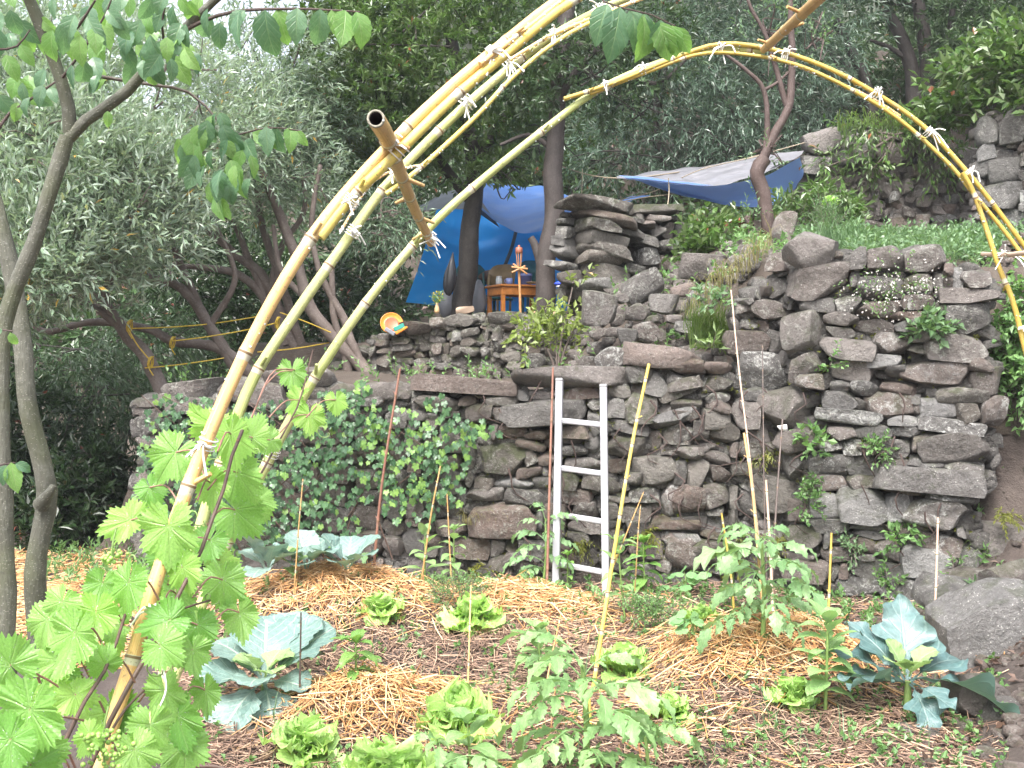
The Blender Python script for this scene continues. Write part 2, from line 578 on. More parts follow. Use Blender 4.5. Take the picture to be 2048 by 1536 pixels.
def polar_leaf(radius, na=90, nr=4, a0=168, wave=0.08, droop=0.15, seed=0, fold=0.1, peak=0.0):
    """radius(theta_degrees) gives the outline; the stalk meets the leaf at the origin."""
    r = np.random.default_rng(seed)
    th = np.linspace(-a0, a0, na + 1)
    R = radius(th)
    q = np.linspace(0, 1, nr + 1)[1:]
    thr = np.radians(th)
    X = np.sin(thr)[:, None] * R[:, None] * q; Y = np.cos(thr)[:, None] * R[:, None] * q
    rho = R[:, None] * q
    ph = r.uniform(0, 6.28, 4)
    Z = wave * q ** 2 * (np.sin(thr * 3 + ph[0])[:, None] + 0.6 * np.sin(thr * 7 + ph[1])[:, None])
    Z = Z - droop * rho ** 2 + fold * np.abs(X)
    vein = np.cos(np.radians(th) * 360 / 52.0)[:, None]
    Z = Z - 0.008 * np.clip(vein, 0, 1) ** 6 * q
    V = np.concatenate([[[0, 0, 0]], np.stack([X, Y, Z], -1).reshape(-1, 3)])
    u = th / 360 + 0.5
    uv = np.concatenate([[[0.5, 0]], np.stack([np.repeat(u[:, None], nr, 1), rho], -1).reshape(-1, 2)])
    idx = 1 + np.arange((na + 1) * nr).reshape(na + 1, nr)
    F4 = np.stack([idx[:-1, :-1], idx[:-1, 1:], idx[1:, 1:], idx[1:, :-1]], -1).reshape(-1, 4)
    F3 = np.stack([np.zeros(na, int), idx[:-1, 0], idx[1:, 0]], -1)
    mb = MB(); mb.add(V, F4[:, ::-1], r.uniform(0, 1), uv)
    mb.F.append(F3[:, ::-1]); mb.MI.append(np.zeros(len(F3), int))
    return mb


def grape_r(seed):
    r = np.random.default_rng(seed)
    ph = r.uniform(0, 1)
    def f(th):
        a = np.abs(th)
        lob = np.interp(a, [0, 14, 30, 52, 76, 100, 128, 152, 168, 180], [1.14, 1.0, 0.83, 0.97, 0.79, 0.84, 0.76, 0.70, 0.58, 0.35])
        tooth = ((a / 52 * 5.0 + ph) % 1.0)
        tooth = (1 - np.abs(tooth - 0.5) * 2) ** 1.3
        return lob * (0.87 + 0.19 * tooth) * (1 + 0.03 * np.sin(np.radians(th) * 5 + ph * 9))
    return f


def ivy_r(th):
    a = np.abs(th)
    return np.interp(a, [0, 30, 55, 85, 115, 150, 180], [1.0, 0.55, 0.78, 0.5, 0.62, 0.5, 0.3])


def disc_r(th):
    return 0.9 + 0.06 * np.cos(np.radians(th) * 8)


OVATE = ([0, 0.04, 0.2, 0.42, 0.7, 0.88, 1], [0.02, 0.25, 0.9, 1.0, 0.68, 0.3, 0.0])
LANCE = ([0, 0.1, 0.35, 0.6, 0.85, 1], [0.02, 0.5, 1.0, 0.92, 0.45, 0.0])
BROAD = ([0, 0.22, 0.3, 0.45, 0.65, 0.85, 0.96, 1], [0.07, 0.08, 0.4, 0.9, 1.0, 0.8, 0.42, 0.12])
FAN = ([0, 0.15, 0.4, 0.7, 0.92, 1], [0.16, 0.35, 0.8, 1.0, 0.95, 0.75])


# ------------------------------------------------------------------ the materials
M = {}
M['stone'] = stonemat("field_stone", (0.072, 0.066, 0.060), (0.152, 0.141, 0.132), (0.235, 0.226, 0.216), 0.6, 0.55)
M['stone_pale'] = stonemat("lichen_stone", (0.088, 0.083, 0.079), (0.19, 0.182, 0.174), (0.31, 0.305, 0.30), 0.95, 0.4, (0.5, 0.5, 0.48))
M['stone_warm'] = stonemat("warm_stone", (0.085, 0.070, 0.062), (0.175, 0.152, 0.139), (0.255, 0.232, 0.218), 0.5, 0.4)
M['stone_dark'] = stonemat("terrace_stone", (0.07, 0.062, 0.052), (0.148, 0.131, 0.113), (0.21, 0.194, 0.175), 0.45, 0.65)


def soilmat(name, a, b, c):
    g = G(name)
    v = g.coord("Object")
    n1 = g.noise(v, 2.2, 5); n2 = g.noise(v, 22, 5, 0.7); n3 = g.noise(v, 120, 3, 0.7)
    col = g.mix(g.step(n1, 0.35, 0.65), a, b)
    col = g.mix(g.math('MULTIPLY', g.step(n2, 0.5, 0.7), 0.6), col, c)
    col = g.mix(g.math('MULTIPLY', g.step(n3, 0.55, 0.7), 0.5), col, tuple(x * 0.4 for x in a))
    h = g.math('ADD', n1, g.math('ADD', g.math('MULTIPLY', n2, 0.6), g.math('MULTIPLY', n3, 0.3)))
    return g.done(g.pbr(col, 0.75, g.bump(h, 0.9, 0.04)))


M['soil'] = soilmat("garden_soil", (0.055, 0.041, 0.035), (0.085, 0.066, 0.057), (0.125, 0.10, 0.086))
M['earth'] = soilmat("damp_earth", (0.05, 0.037, 0.029), (0.075, 0.056, 0.045), (0.06, 0.065, 0.03))
M['forest_floor'] = soilmat("forest_floor", (0.022, 0.026, 0.014), (0.03, 0.042, 0.018), (0.04, 0.045, 0.022))
M['terrace'] = soilmat("terrace_earth", (0.062, 0.046, 0.036), (0.09, 0.07, 0.055), (0.12, 0.10, 0.08))
M['bank'] = soilmat("bank_earth", (0.105, 0.078, 0.065), (0.16, 0.125, 0.108), (0.21, 0.17, 0.15))


def strawmat(name, cs, rough=0.5):
    g = G(name)
    t = g.attr()
    cr = g.n("ValToRGB", {0: t}).color_ramp
    nd = cr
    while len(nd.elements) < len(cs): nd.elements.new(0.5)
    for i, c in enumerate(cs):
        nd.elements[i].position = i / (len(cs) - 1); nd.elements[i].color = (*c, 1)
    node = [x for x in g.t.nodes if x.type == 'VALTORGB'][0]
    return g.done(g.pbr(node.outputs[0], rough))


M['straw_new'] = strawmat("fresh_straw", [(0.34, 0.16, 0.065), (0.56, 0.30, 0.12), (0.68, 0.41, 0.19), (0.80, 0.60, 0.38)])
M['straw_old'] = strawmat("weathered_straw", [(0.09, 0.056, 0.042), (0.185, 0.115, 0.083), (0.31, 0.20, 0.14), (0.54, 0.39, 0.27)])

M['bark_sapling'] = barkmat("smooth_grey_bark", (0.075, 0.075, 0.055), (0.12, 0.118, 0.095), (0.19, 0.19, 0.165), 1.0, 3, 0.5, 0.45, True)
M['bark_olive'] = barkmat("olive_bark", (0.11, 0.085, 0.072), (0.18, 0.145, 0.128), (0.25, 0.215, 0.195), 1.0, 6)
M['bark_oak'] = barkmat("oak_bark", (0.028, 0.023, 0.020), (0.05, 0.043, 0.038), (0.075, 0.066, 0.06), 1.2, 7)
M['bark_oak2'] = barkmat("wet_oak_bark", (0.042, 0.034, 0.031), (0.068, 0.056, 0.052), (0.095, 0.083, 0.078), 1.2, 7)
M['bark_red'] = barkmat("reddish_bark", (0.065, 0.042, 0.036), (0.10, 0.07, 0.063), (0.15, 0.118, 0.11), 1.4, 7)
M['stem_green'] = plainmat("green_stem", (0.20, 0.30, 0.09), 0.5, 0.3)
M['stem_brown'] = plainmat("vine_stem", (0.10, 0.06, 0.045), 0.6, 0.4, 40)
M['stem_pink'] = plainmat("pink_stalk", (0.32, 0.17, 0.13), 0.5, 0.3, 40)

M['olive'] = leafmat("olive_leaf", (0.13, 0.205, 0.13), (0.34, 0.43, 0.32), (0.38, 0.46, 0.38), 0.27, 0.25, dry=(0.4, 0.25, 0.06))
M['olive_dark'] = leafmat("olive_leaf_shade", (0.055, 0.11, 0.06), (0.14, 0.22, 0.13), (0.2, 0.28, 0.2), 0.3, 0.22)  # darker copy of the olive leaf, with shade put into its colour
M['holm'] = leafmat("holm_oak_leaf", (0.035, 0.085, 0.017), (0.115, 0.21, 0.045), (0.14, 0.2, 0.08), 0.3, 0.25, dry=(0.2, 0.07, 0.03))
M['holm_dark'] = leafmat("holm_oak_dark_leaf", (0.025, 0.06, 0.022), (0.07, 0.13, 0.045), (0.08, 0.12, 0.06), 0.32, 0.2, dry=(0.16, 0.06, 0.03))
M['willow'] = leafmat("narrow_grey_leaf", (0.035, 0.07, 0.045), (0.095, 0.155, 0.10), (0.14, 0.2, 0.15), 0.3, 0.2)
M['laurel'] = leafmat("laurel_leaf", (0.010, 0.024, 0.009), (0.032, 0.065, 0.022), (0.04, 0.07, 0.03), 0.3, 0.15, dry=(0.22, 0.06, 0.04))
M['shade_leaf'] = leafmat("shaded_narrow_leaf", (0.03, 0.065, 0.03), (0.08, 0.14, 0.065), (0.1, 0.15, 0.09), 0.32, 0.2)  # the shade under the limbs is put into this leaf colour
M['bright_bush'] = leafmat("yellow_green_leaf", (0.10, 0.17, 0.03), (0.30, 0.36, 0.08), (0.26, 0.32, 0.12), 0.4, 0.3, dry=(0.45, 0.3, 0.18))
M['herb'] = leafmat("herb_leaf", (0.09, 0.20, 0.06), (0.22, 0.36, 0.14), None, 0.42, 0.3)
M['herb_cool'] = leafmat("cool_herb_leaf", (0.075, 0.15, 0.065), (0.22, 0.34, 0.18), None, 0.42, 0.3)
M['grass'] = leafmat("grass_blade", (0.09, 0.16, 0.045), (0.20, 0.28, 0.09), None, 0.42, 0.3)
M['grass_dry'] = leafmat("dry_grass_blade", (0.24, 0.20, 0.09), (0.40, 0.37, 0.19), None, 0.5, 0.3)
M['litter'] = leafmat("dead_leaf", (0.05, 0.03, 0.022), (0.13, 0.075, 0.05), None, 0.5, 0.05)
M['moss'] = leafmat("fern_leaf", (0.10, 0.13, 0.02), (0.22, 0.22, 0.04), None, 0.5, 0.3)

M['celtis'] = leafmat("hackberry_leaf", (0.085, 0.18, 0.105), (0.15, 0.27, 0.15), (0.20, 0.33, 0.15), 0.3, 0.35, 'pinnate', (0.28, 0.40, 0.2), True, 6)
M['celtis_lit'] = leafmat("hackberry_backlit_leaf", (0.16, 0.32, 0.10), (0.25, 0.42, 0.13), (0.24, 0.40, 0.14), 0.33, 0.45, 'pinnate', (0.40, 0.52, 0.25), True, 6)  # brighter copy of the hackberry leaf, light from behind put into its colour
M['grape'] = leafmat("grape_leaf", (0.15, 0.35, 0.075), (0.32, 0.54, 0.15), (0.42, 0.58, 0.32), 0.3, 0.46, 'palm', (0.46, 0.60, 0.28), True, 9, crinkle=0.5)
M['grape_young'] = leafmat("young_grape_leaf", (0.26, 0.50, 0.10), (0.36, 0.58, 0.15), (0.42, 0.58, 0.25), 0.3, 0.46, 'palm', (0.52, 0.62, 0.25), True, 9, crinkle=0.5)
M['ivy'] = leafmat("ivy_leaf", (0.03, 0.085, 0.036), (0.085, 0.185, 0.07), (0.12, 0.22, 0.10), 0.28, 0.18, 'palm', (0.13, 0.25, 0.11), True, 6)
M['ivy_young'] = leafmat("young_ivy_leaf", (0.13, 0.27, 0.06), (0.24, 0.40, 0.09), None, 0.32, 0.3, 'palm', (0.3, 0.42, 0.16), True, 6)
M['cabbage'] = leafmat("cabbage_leaf", (0.15, 0.245, 0.22), (0.22, 0.32, 0.285), (0.22, 0.33, 0.28), 0.36, 0.18, 'pinnate', (0.52, 0.60, 0.48), True, 8, tcol=(0.3, 0.5, 0.2), crinkle=1.2)
M['cabbage_young'] = leafmat("cabbage_heart_leaf", (0.28, 0.42, 0.17), (0.36, 0.48, 0.22), None, 0.42, 0.3, 'pinnate', (0.52, 0.60, 0.40), True, 8, crinkle=1.2)
M['broccoli'] = leafmat("broccoli_leaf", (0.085, 0.165, 0.17), (0.135, 0.22, 0.215), (0.14, 0.24, 0.21), 0.36, 0.18, 'pinnate', (0.30, 0.39, 0.35), True, 6, tcol=(0.3, 0.5, 0.2), crinkle=0.7)
M['lettuce'] = leafmat("lettuce_leaf", (0.37, 0.62, 0.16), (0.50, 0.74, 0.28), None, 0.4, 0.4, 'pinnate', (0.62, 0.74, 0.38), True, 6, crinkle=0.8)
M['tomato'] = leafmat("tomato_leaf", (0.19, 0.35, 0.13), (0.33, 0.52, 0.22), (0.30, 0.42, 0.22), 0.45, 0.3, 'pinnate', (0.36, 0.48, 0.25), True, 5)
M['tomato_dark'] = leafmat("dark_tomato_leaf", (0.16, 0.30, 0.13), (0.26, 0.42, 0.19), (0.3, 0.42, 0.24), 0.45, 0.3, 'pinnate', (0.32, 0.42, 0.22), True, 5)
M['pepper'] = leafmat("pepper_leaf", (0.14, 0.30, 0.07), (0.24, 0.42, 0.11), None, 0.32, 0.35, 'pinnate', (0.34, 0.48, 0.2), True, 5)
M['bean'] = leafmat("bean_leaf", (0.20, 0.36, 0.13), (0.32, 0.48, 0.20), (0.36, 0.5, 0.27), 0.42, 0.3, 'pinnate', (0.42, 0.55, 0.3), True, 5)
M['nasturtium'] = leafmat("nasturtium_leaf", (0.17, 0.36, 0.14), (0.26, 0.46, 0.20), None, 0.45, 0.3, 'palm', (0.42, 0.56, 0.34), True, 3)
M['pale_leaf'] = leafmat("pale_broad_leaf", (0.24, 0.37, 0.17), (0.36, 0.48, 0.28), None, 0.33, 0.3, 'pinnate', (0.48, 0.58, 0.38), True, 6)

M['bamboo_orange'] = bamboomat("dry_bamboo", (0.58, 0.33, 0.11), (0.66, 0.44, 0.18), (0.70, 0.57, 0.30))
M['bamboo_yellow'] = bamboomat("yellow_bamboo", (0.60, 0.42, 0.08), (0.62, 0.50, 0.14), (0.52, 0.48, 0.10))
M['bamboo_green'] = bamboomat("green_bamboo", (0.30, 0.35, 0.10), (0.42, 0.44, 0.18), (0.50, 0.50, 0.26))
M['bamboo_tan'] = bamboomat("tan_bamboo", (0.46, 0.27, 0.10), (0.55, 0.36, 0.16), (0.36, 0.2, 0.08))
M['bamboo_golden'] = bamboomat("golden_bamboo", (0.40, 0.27, 0.045), (0.46, 0.34, 0.075), (0.34, 0.28, 0.055))
M['cane_red'] = bamboomat("reddish_cane", (0.22, 0.10, 0.07), (0.28, 0.14, 0.10), (0.16, 0.07, 0.05), (0.2, 0.1, 0.07))
M['cane_dark'] = bamboomat("dark_cane", (0.07, 0.05, 0.045), (0.10, 0.075, 0.065), (0.05, 0.04, 0.035), (0.1, 0.07, 0.06))
M['cane_pale'] = bamboomat("pale_cane", (0.44, 0.31, 0.24), (0.5, 0.38, 0.29), (0.34, 0.2, 0.15))
M['string'] = plainmat("white_string", (0.80, 0.79, 0.75), 0.7, 0.15, 60)
M['bamboo_inside'] = plainmat("bamboo_inside", (0.05, 0.03, 0.035), 0.8, 0.4)
M['bamboo_cut'] = plainmat("bamboo_cut_edge", (0.30, 0.28, 0.22), 0.8, 0.5, 120)


def drop_mat():
    g = G("water_drop")
    return g.done(g.pbr((0.85, 0.88, 0.9), 0.04, None, Transmission_Weight=0.45, IOR=1.33, Specular_IOR_Level=0.9))


M['drop'] = drop_mat()


def alu():
    g = G("aluminium")
    v = g.coord("Object", scale=(60, 60, 2))
    n = g.noise(v, 2, 4)
    s = g.noise(g.coord("Object"), 22, 5, 0.7)
    col = g.mix(n, (0.34, 0.34, 0.37), (0.44, 0.44, 0.47))
    col = g.mix(g.math('MULTIPLY', g.step(s, 0.56, 0.72), 0.4), col, (0.24, 0.23, 0.22))
    return g.done(g.pbr(col, 0.42, g.bump(n, 0.15, 0.002), Metallic=0.15))


M['alu'] = alu()
M['alu_cap'] = plainmat("grey_plug", (0.30, 0.30, 0.31), 0.6)


def tarp(name, front, back, dirt=(0.2, 0.2, 0.2), emis=0):
    g = G(name)
    o = g.coord("Object")
    n = g.noise(o, 4, 5, 0.6)
    w = g.noise(o, 130, 2)
    f = g.mix(g.math('MULTIPLY', g.step(n, 0.5, 0.75), 0.35), front, dirt)
    col = g.mix(g.n("NewGeometry").outputs["Backfacing"], f, back)
    p = g.pbr(col, 0.38, g.bump(g.math('ADD', n, g.math('MULTIPLY', w, 0.15)), 0.35, 0.02))
    tr = g.n("BsdfTranslucent", {"Color": front})
    mx = g.n("MixShader", {0: 0.42}); g.t.links.new(p, mx.inputs[1]); g.t.links.new(tr.outputs[0], mx.inputs[2])
    return g.done(mx.outputs[0])


M['tarp_blue'] = tarp("blue_tarp", (0.012, 0.235, 0.62), (0.012, 0.235, 0.62), (0.01, 0.16, 0.46))
M['tarp_sky'] = tarp("faded_blue_tarp", (0.10, 0.23, 0.56), (0.09, 0.2, 0.5), (0.3, 0.37, 0.5))
M['tarp_under'] = tarp("blue_tarp_underside", (0.22, 0.36, 0.72), (0.22, 0.36, 0.72), (0.15, 0.25, 0.55))
M['tarp_grey'] = tarp("grey_tarp", (0.27, 0.27, 0.295), (0.26, 0.26, 0.28), (0.12, 0.12, 0.13))
M['tarp_dull'] = tarp("dull_grey_tarp", (0.10, 0.115, 0.125), (0.10, 0.11, 0.12), (0.06, 0.07, 0.07))
M['tarp_seam'] = plainmat("tarp_seam", (0.03, 0.05, 0.06), 0.6)
M['table'] = plainmat("orange_varnished_wood", (0.50, 0.19, 0.045), 0.35, 0.3, 20)
M['torch'] = plainmat("torch_bamboo", (0.46, 0.23, 0.09), 0.5, 0.3, 30)
M['torch_cup'] = plainmat("torch_cup", (0.27, 0.09, 0.05), 0.5, 0.3, 30)
M['rope_y'] = plainmat("yellow_rope", (0.62, 0.43, 0.05), 0.6, 0.3, 60)
M['rope_tan'] = plainmat("tan_rope", (0.30, 0.25, 0.18), 0.7, 0.3, 60)
M['black_bag'] = plainmat("black_plastic", (0.03, 0.03, 0.035), 0.25, 0.3, 8, 1.0)
M['grey_sheet'] = plainmat("grey_cover", (0.22, 0.23, 0.26), 0.5, 0.2, 6)
M['teal'] = plainmat("teal_plastic", (0.02, 0.12, 0.12), 0.5)
M['teal_bright'] = plainmat("teal_sponge", (0.03, 0.28, 0.22), 0.7)
M['tan'] = plainmat("tan_wood", (0.30, 0.20, 0.09), 0.5)
M['glass'] = plainmat("jar_glass", (0.33, 0.36, 0.38), 0.12, 0.2)
M['cup_blue'] = plainmat("pale_blue_enamel", (0.16, 0.20, 0.42), 0.3)
M['pot_blue'] = plainmat("dark_blue_enamel", (0.05, 0.06, 0.16), 0.35)
M['bright_blue'] = plainmat("bright_blue_cloth", (0.03, 0.07, 0.6), 0.5)
M['white'] = plainmat("white_plastic", (0.7, 0.7, 0.68), 0.5)
M['vase'] = plainmat("cream_glaze", (0.5, 0.34, 0.18), 0.35)
M['petal'] = plainmat("yellow_petal", (0.6, 0.5, 0.05), 0.6)
M['petal_white'] = plainmat("white_petal", (0.75, 0.72, 0.68), 0.6)
M['pale_rock'] = plainmat("pale_rock", (0.52, 0.38, 0.28), 0.8, 0.3, 30)
M['dish_orange'] = plainmat("orange_plastic", (0.72, 0.23, 0.02), 0.35)
M['dish_red'] = plainmat("coral_plastic", (0.55, 0.12, 0.05), 0.4)
M['terracotta'] = plainmat("terracotta", (0.25, 0.06, 0.03), 0.7)
M['berry'] = plainmat("green_grape", (0.28, 0.46, 0.10), 0.35, 0.2)
# ------------------------------------------------------------------ the setting: ground, terraces, hillside
BEDS = [  # straw mounds: centre pixel, distance, height, radii
    (660, 1185, 5.75, 0.24, 0.62, 0.40), (1050, 1195, 5.80, 0.11, 0.42, 0.26),
    (1540, 1330, 4.75, 0.20, 0.52, 0.42), (740, 1400, 4.15, 0.12, 0.38, 0.30),
]
BEDC = [(P(a, b, d)[0], d, h, rx, ry) for a, b, d, h, rx, ry in BEDS]
_gn = SinNoise(3, (1, 2.3, 5))


def gz(x, y):
    x = np.asarray(x, float); y = np.asarray(y, float)
    z = np.zeros(np.broadcast(x, y).shape)
    for cx, cy, h, rx, ry in BEDC:
        z = z + h * np.exp(-((x - cx) / rx) ** 2 - ((y - cy) / ry) ** 2)
    p = np.stack(np.broadcast_arrays(x * 1.6, y * 1.6, 0 * x), -1)
    near = np.exp(-((y - 4.5) / 6) ** 2) * np.exp(-(x / 5) ** 2)
    z = z + near * 0.035 * _gn(p)
    z = z - 0.10 * np.exp(-((y - 4.75) / 0.28) ** 2) * sstep(-1.2, -0.6, x) * (1 - sstep(0.5, 0.9, x))
    xb = 0.30 * y + 0.62
    bank = np.clip(x - xb, 0, 3)
    z = z + (0.55 * bank + 0.05 * bank * _gn(p * 1.7 + 5)) * (1 - sstep(9, 14, y))
    z = z + 1.75 * sstep(5.75, 6.6, y + 0.12 * _gn(p * 2.0)) * sstep(2.62, 3.0, x) * (1 - sstep(20, 40, y))
    steep = sstep(5.6, 6.0, y) * sstep(2.5, 2.9, x) * (1 - sstep(7.5, 9, y))
    z = z + steep * (0.10 * _gn(p * 5) + 0.06 * _gn(p * 11))
    z = z - 0.25 * sstep(7.5, 12, y) * (1 - sstep(-3.2, -2.6, x))
    return z


def heightfield(name, X, Y, Z, mat, kind="structure"):
    ny, nx = X.shape
    V = np.stack([X, Y, Z], -1).reshape(-1, 3)
    idx = np.arange(nx * ny).reshape(ny, nx)
    F = np.stack([idx[:-1, :-1], idx[:-1, 1:], idx[1:, 1:], idx[1:, :-1]], -1).reshape(-1, 4)
    mb = MB(); mb.add(V, F)
    o = part(name, mb.mesh(name, mat), kind=kind)
    return o


def span(a, b, fine0, fine1, step):
    lo = fine0 - np.geomspace(0.15, fine0 - a, 14)[::-1]
    hi = fine1 + np.geomspace(0.15, b - fine1, 14)
    return np.concatenate([lo, np.arange(fine0, fine1, step), hi])


_x = span(-160, 160, -4.6, 4.4, 0.06); _y = span(-60, 260, 2.2, 8.2, 0.06)
_X, _Y = np.meshgrid(_x, _y)
_Z = gz(_X, _Y)
_Z += 0.012 * SinNoise(8, (6, 13))(np.stack([_X, _Y, 0 * _X], -1).reshape(-1, 3)).reshape(_X.shape) * (np.abs(_X) < 5) * (_Y < 9)
heightfield("ground", _X, _Y, _Z, M['soil'])

# line of the big front wall (distance by pixel column)
WPX = [270, 300, 700, 1230, 1450, 1560, 1610, 1960, 2000]
WD = [7.25, 7.2, 6.85, 6.6, 6.55, 6.55, 6.3, 5.95, 5.95]


def wd(px): return float(np.interp(px, WPX, WD))


WX = [P(p, 700, wd(p))[0] for p in WPX]


def ywall(x): return np.interp(x, WX, WD)


_tn = SinNoise(21, (0.7, 1.6, 3.2))


def tz(x, y):
    """Height of the terraces behind the front wall."""
    x = np.asarray(x, float); y = np.asarray(y, float)
    p = np.stack(np.broadcast_arrays(x, y, 0 * x), -1)
    low = 1.20 + 0.03 * (y - 6.8)
    low = low + (1.56 - low) * sstep(9.25, 9.5, y)
    low = low + np.clip(0.42 * (y - 6.75), 0, 0.75) * sstep(0.25, 0.95, x) * (1 - sstep(9.0, 9.5, y) * (1 - sstep(0.9, 1.5, x)))
    right = 2.0 + 0.15 * (y - 6.3)
    xl = np.maximum(1.42 - 0.42 * (y - 6.6), 1.18); xl = xl + (1.65 - xl) * sstep(8.9, 9.6, y)
    wr = sstep(xl, xl + 0.55, x)
    z = low * (1 - wr) + right * wr
    z = z * (1 - sstep(-2.45, -3.1, x) * (1 - sstep(10, 16, y)))
    z = z + 0.04 * _tn(p * 2)
    z = z + np.clip(y - 13.0, 0, 50) * 0.42 * sstep(13, 16, y)
    z = z + np.clip(x - 6.0, 0, 20) * 0.25
    return z


_tx = np.concatenate([np.linspace(-16, -3.6, 26), np.arange(-3.5, 4.5, 0.09), np.linspace(4.6, 22, 30)])
_v = np.concatenate([np.linspace(0, 0.5, 60), np.linspace(0.515, 1, 40)])
_X = np.repeat(_tx[None], len(_v), 0)
_y0 = ywall(_tx) + 0.16
_Y = _y0[None] + _v[:, None] * (20.0 - _y0[None])
_Z = tz(_X, _Y)
_Z[0] -= 1.0
heightfield("terrace_ground", _X, _Y, _Z, M['terrace'])

_hx = np.linspace(-90, 90, 60); _hy = np.linspace(19.0, 72, 40)
_X, _Y = np.meshgrid(_hx, _hy)
_Z = 3.0 + (_Y - 19) * (0.11 + 0.23 * sstep(-5, 12, _X)) + np.clip(_X, -10, 60) * 0.10 + 0.8 * SinNoise(4, (0.06, 0.15))(np.stack([_X, _Y, 0 * _X], -1).reshape(-1, 3)).reshape(_X.shape)
_Z[0] -= 3
heightfield("hillside", _X, _Y, _Z, M['forest_floor'])


# ------------------------------------------------------------------ dry stone walls
def rock_mesh(seed, n=6, cut=9, noise=0.075, box_=0.74):
    r = np.random.default_rng(seed)
    u = np.linspace(-1, 1, n + 1)
    key, V, F = {}, [], []
    def vid(p):
        k = tuple(np.round(p, 5))
        if k not in key:
            key[k] = len(V); V.append(p)
        return key[k]
    for ax in range(3):
        for sg in (-1, 1):
            a1, a2 = (ax + 1) % 3, (ax + 2) % 3
            ids = np.zeros((n + 1, n + 1), int)
            for i in range(n + 1):
                for j in range(n + 1):
                    p = np.zeros(3); p[ax] = sg; p[a1] = u[i]; p[a2] = u[j]
                    ids[i, j] = vid(p)
            for i in range(n):
                for j in range(n):
                    q = [ids[i, j], ids[i + 1, j], ids[i + 1, j + 1], ids[i, j + 1]]
                    F.append(q if sg > 0 else q[::-1])
    V = np.array(V)
    sph = norm(V)
    V = V * box_ * 0.93 + sph * (1 - box_) * 1.22
    for _ in range(cut):
        d = norm(r.normal(size=3) * (1, 1.1, 1)); h = r.uniform(0.66, 0.95)
        k = V @ d - h * (0.75 + 0.35 * np.abs(d).sum() / 1.7)
        V = V - np.clip(k, 0, None)[:, None] * d * 0.92
    for sg in (-1, 1):                      # broken faces front and back
        d = norm(np.array((r.normal(0, .16), sg, r.normal(0, .16)))); k = V @ d - r.uniform(0.58, 0.8)
        V = V - np.clip(k, 0, None)[:, None] * d * 0.95
    V = V + norm(V) * (noise * SinNoise(seed + 100, (1.1, 2.3, 4.5))(V + r.uniform(-9, 9, 3)))[:, None]
    V = V - (V.max(0) + V.min(0)) / 2
    V = V / ((V.max(0) - V.min(0)) / 2)
    return V, np.array(F)


ROCKS = {n: [rock_mesh(s + 31 * n, n) for s in range(14)] for n in (3, 5, 7)}
ROCKS[10] = [rock_mesh(s + 410, 10, 14, 0.12, 0.70) for s in range(14)]          # boulders
ROCKS[6] = [rock_mesh(s + 620, 6, 7, 0.06, 0.84) for s in range(14)]             # slabs


def rock_data(n, mat, key, k):
    nm = "stone_%s_%d_%d" % (key, n, k)
    me = bpy.data.meshes.get(nm)
    if me is None:
        V, F = ROCKS[n][k]
        mb = MB(); mb.add(V, F); me = mb.mesh(nm, mat)
        me.set_sharp_from_angle(angle=math.radians(38))
    return me


def put_stone(root, name, px, py, w, h, D, yaw=0.0, rot=0.0, depth=None, mat='stone', n=5, rng=RNG, jit=0.03, over=1.11):
    """A stone w x h pixels large at distance D, turned by rot degrees in the wall's face."""
    W, H = mm(w, D) * over / 2, mm(h, D) * over / 2
    if n == 7 and w * h > 7000: n = 10
    T = (depth if depth is not None else max(0.10, min(0.20, 0.45 * (W + H)))) 
    c = P(px, py, D + rng.uniform(-jit, jit))
    R = rotz(yaw + rng.uniform(-0.08, 0.08)) @ roty(math.radians(-rot) * -1 + rng.uniform(-0.04, 0.04)) @ rotx(rng.uniform(-0.1, 0.1))
    # random quarter flips give each shared shape several faces
    fl = rng.integers(0, 8)
    S = np.diag([W * (1 if fl & 1 else -1), T * (1 if fl & 2 else -1), H * (1 if fl & 4 else -1)])
    if np.linalg.det(S) < 0: S[1, 1] *= -1
    Mx = np.eye(4); Mx[:3, :3] = R @ S; Mx[:3, 3] = c + np.array((0, T * 0.45, 0))
    return part(name, rock_data(n, M[mat], mat, int(rng.integers(0, 14))), root, Mx)


def fill_stones(inside, taken, x0, x1, y0, y1, wr, hr, rng, cell=4, gap=2):
    """Greedy dry-stone packing of what the listed stones leave free, in pixel cells; from the bottom up."""
    nx, ny = int((x1 - x0) / cell), int((y1 - y0) / cell)
    cx = x0 + (np.arange(nx) + 0.5) * cell; cy = y0 + (np.arange(ny) + 0.5) * cell
    GX, GY = np.meshgrid(cx, cy)
    free = inside(GX, GY)
    for (a, b, w, h, rot) in taken:
        t = math.radians(rot); dx, dy = GX - a, GY - b
        u = dx * math.cos(t) + dy * math.sin(t); v = -dx * math.sin(t) + dy * math.cos(t)
        free &= ~((np.abs(u) / (w / 2)) ** 4 + (np.abs(v) / (h / 2)) ** 4 < 1.0)
    out = []
    for j in range(ny - 1, -1, -1):
        i = 0
        while i < nx:
            if not free[j, i]: i += 1; continue
            W = int(rng.uniform(*wr) / cell); H = int(rng.uniform(*hr) / cell)
            k = i
            while k < nx and free[j, k] and k - i < W: k += 1
            w = k - i
            hgt = 1
            while hgt < H and j - hgt >= 0 and free[j - hgt, i:k].mean() > 0.8: hgt += 1
            free[j - hgt + 1:j + 1, i:k] = False
            if w * cell >= 14 and hgt * cell >= 10:
                out.append((cx[i] + (w - 1) * cell / 2, cy[j] - (hgt - 1) * cell / 2, w * cell + gap, hgt * cell + gap, rng.normal(0, 4)))
            i = k
    return out


def profile(pts):
    a = np.array(pts, float)
    return lambda x: np.interp(x, a[:, 0], a[:, 1])


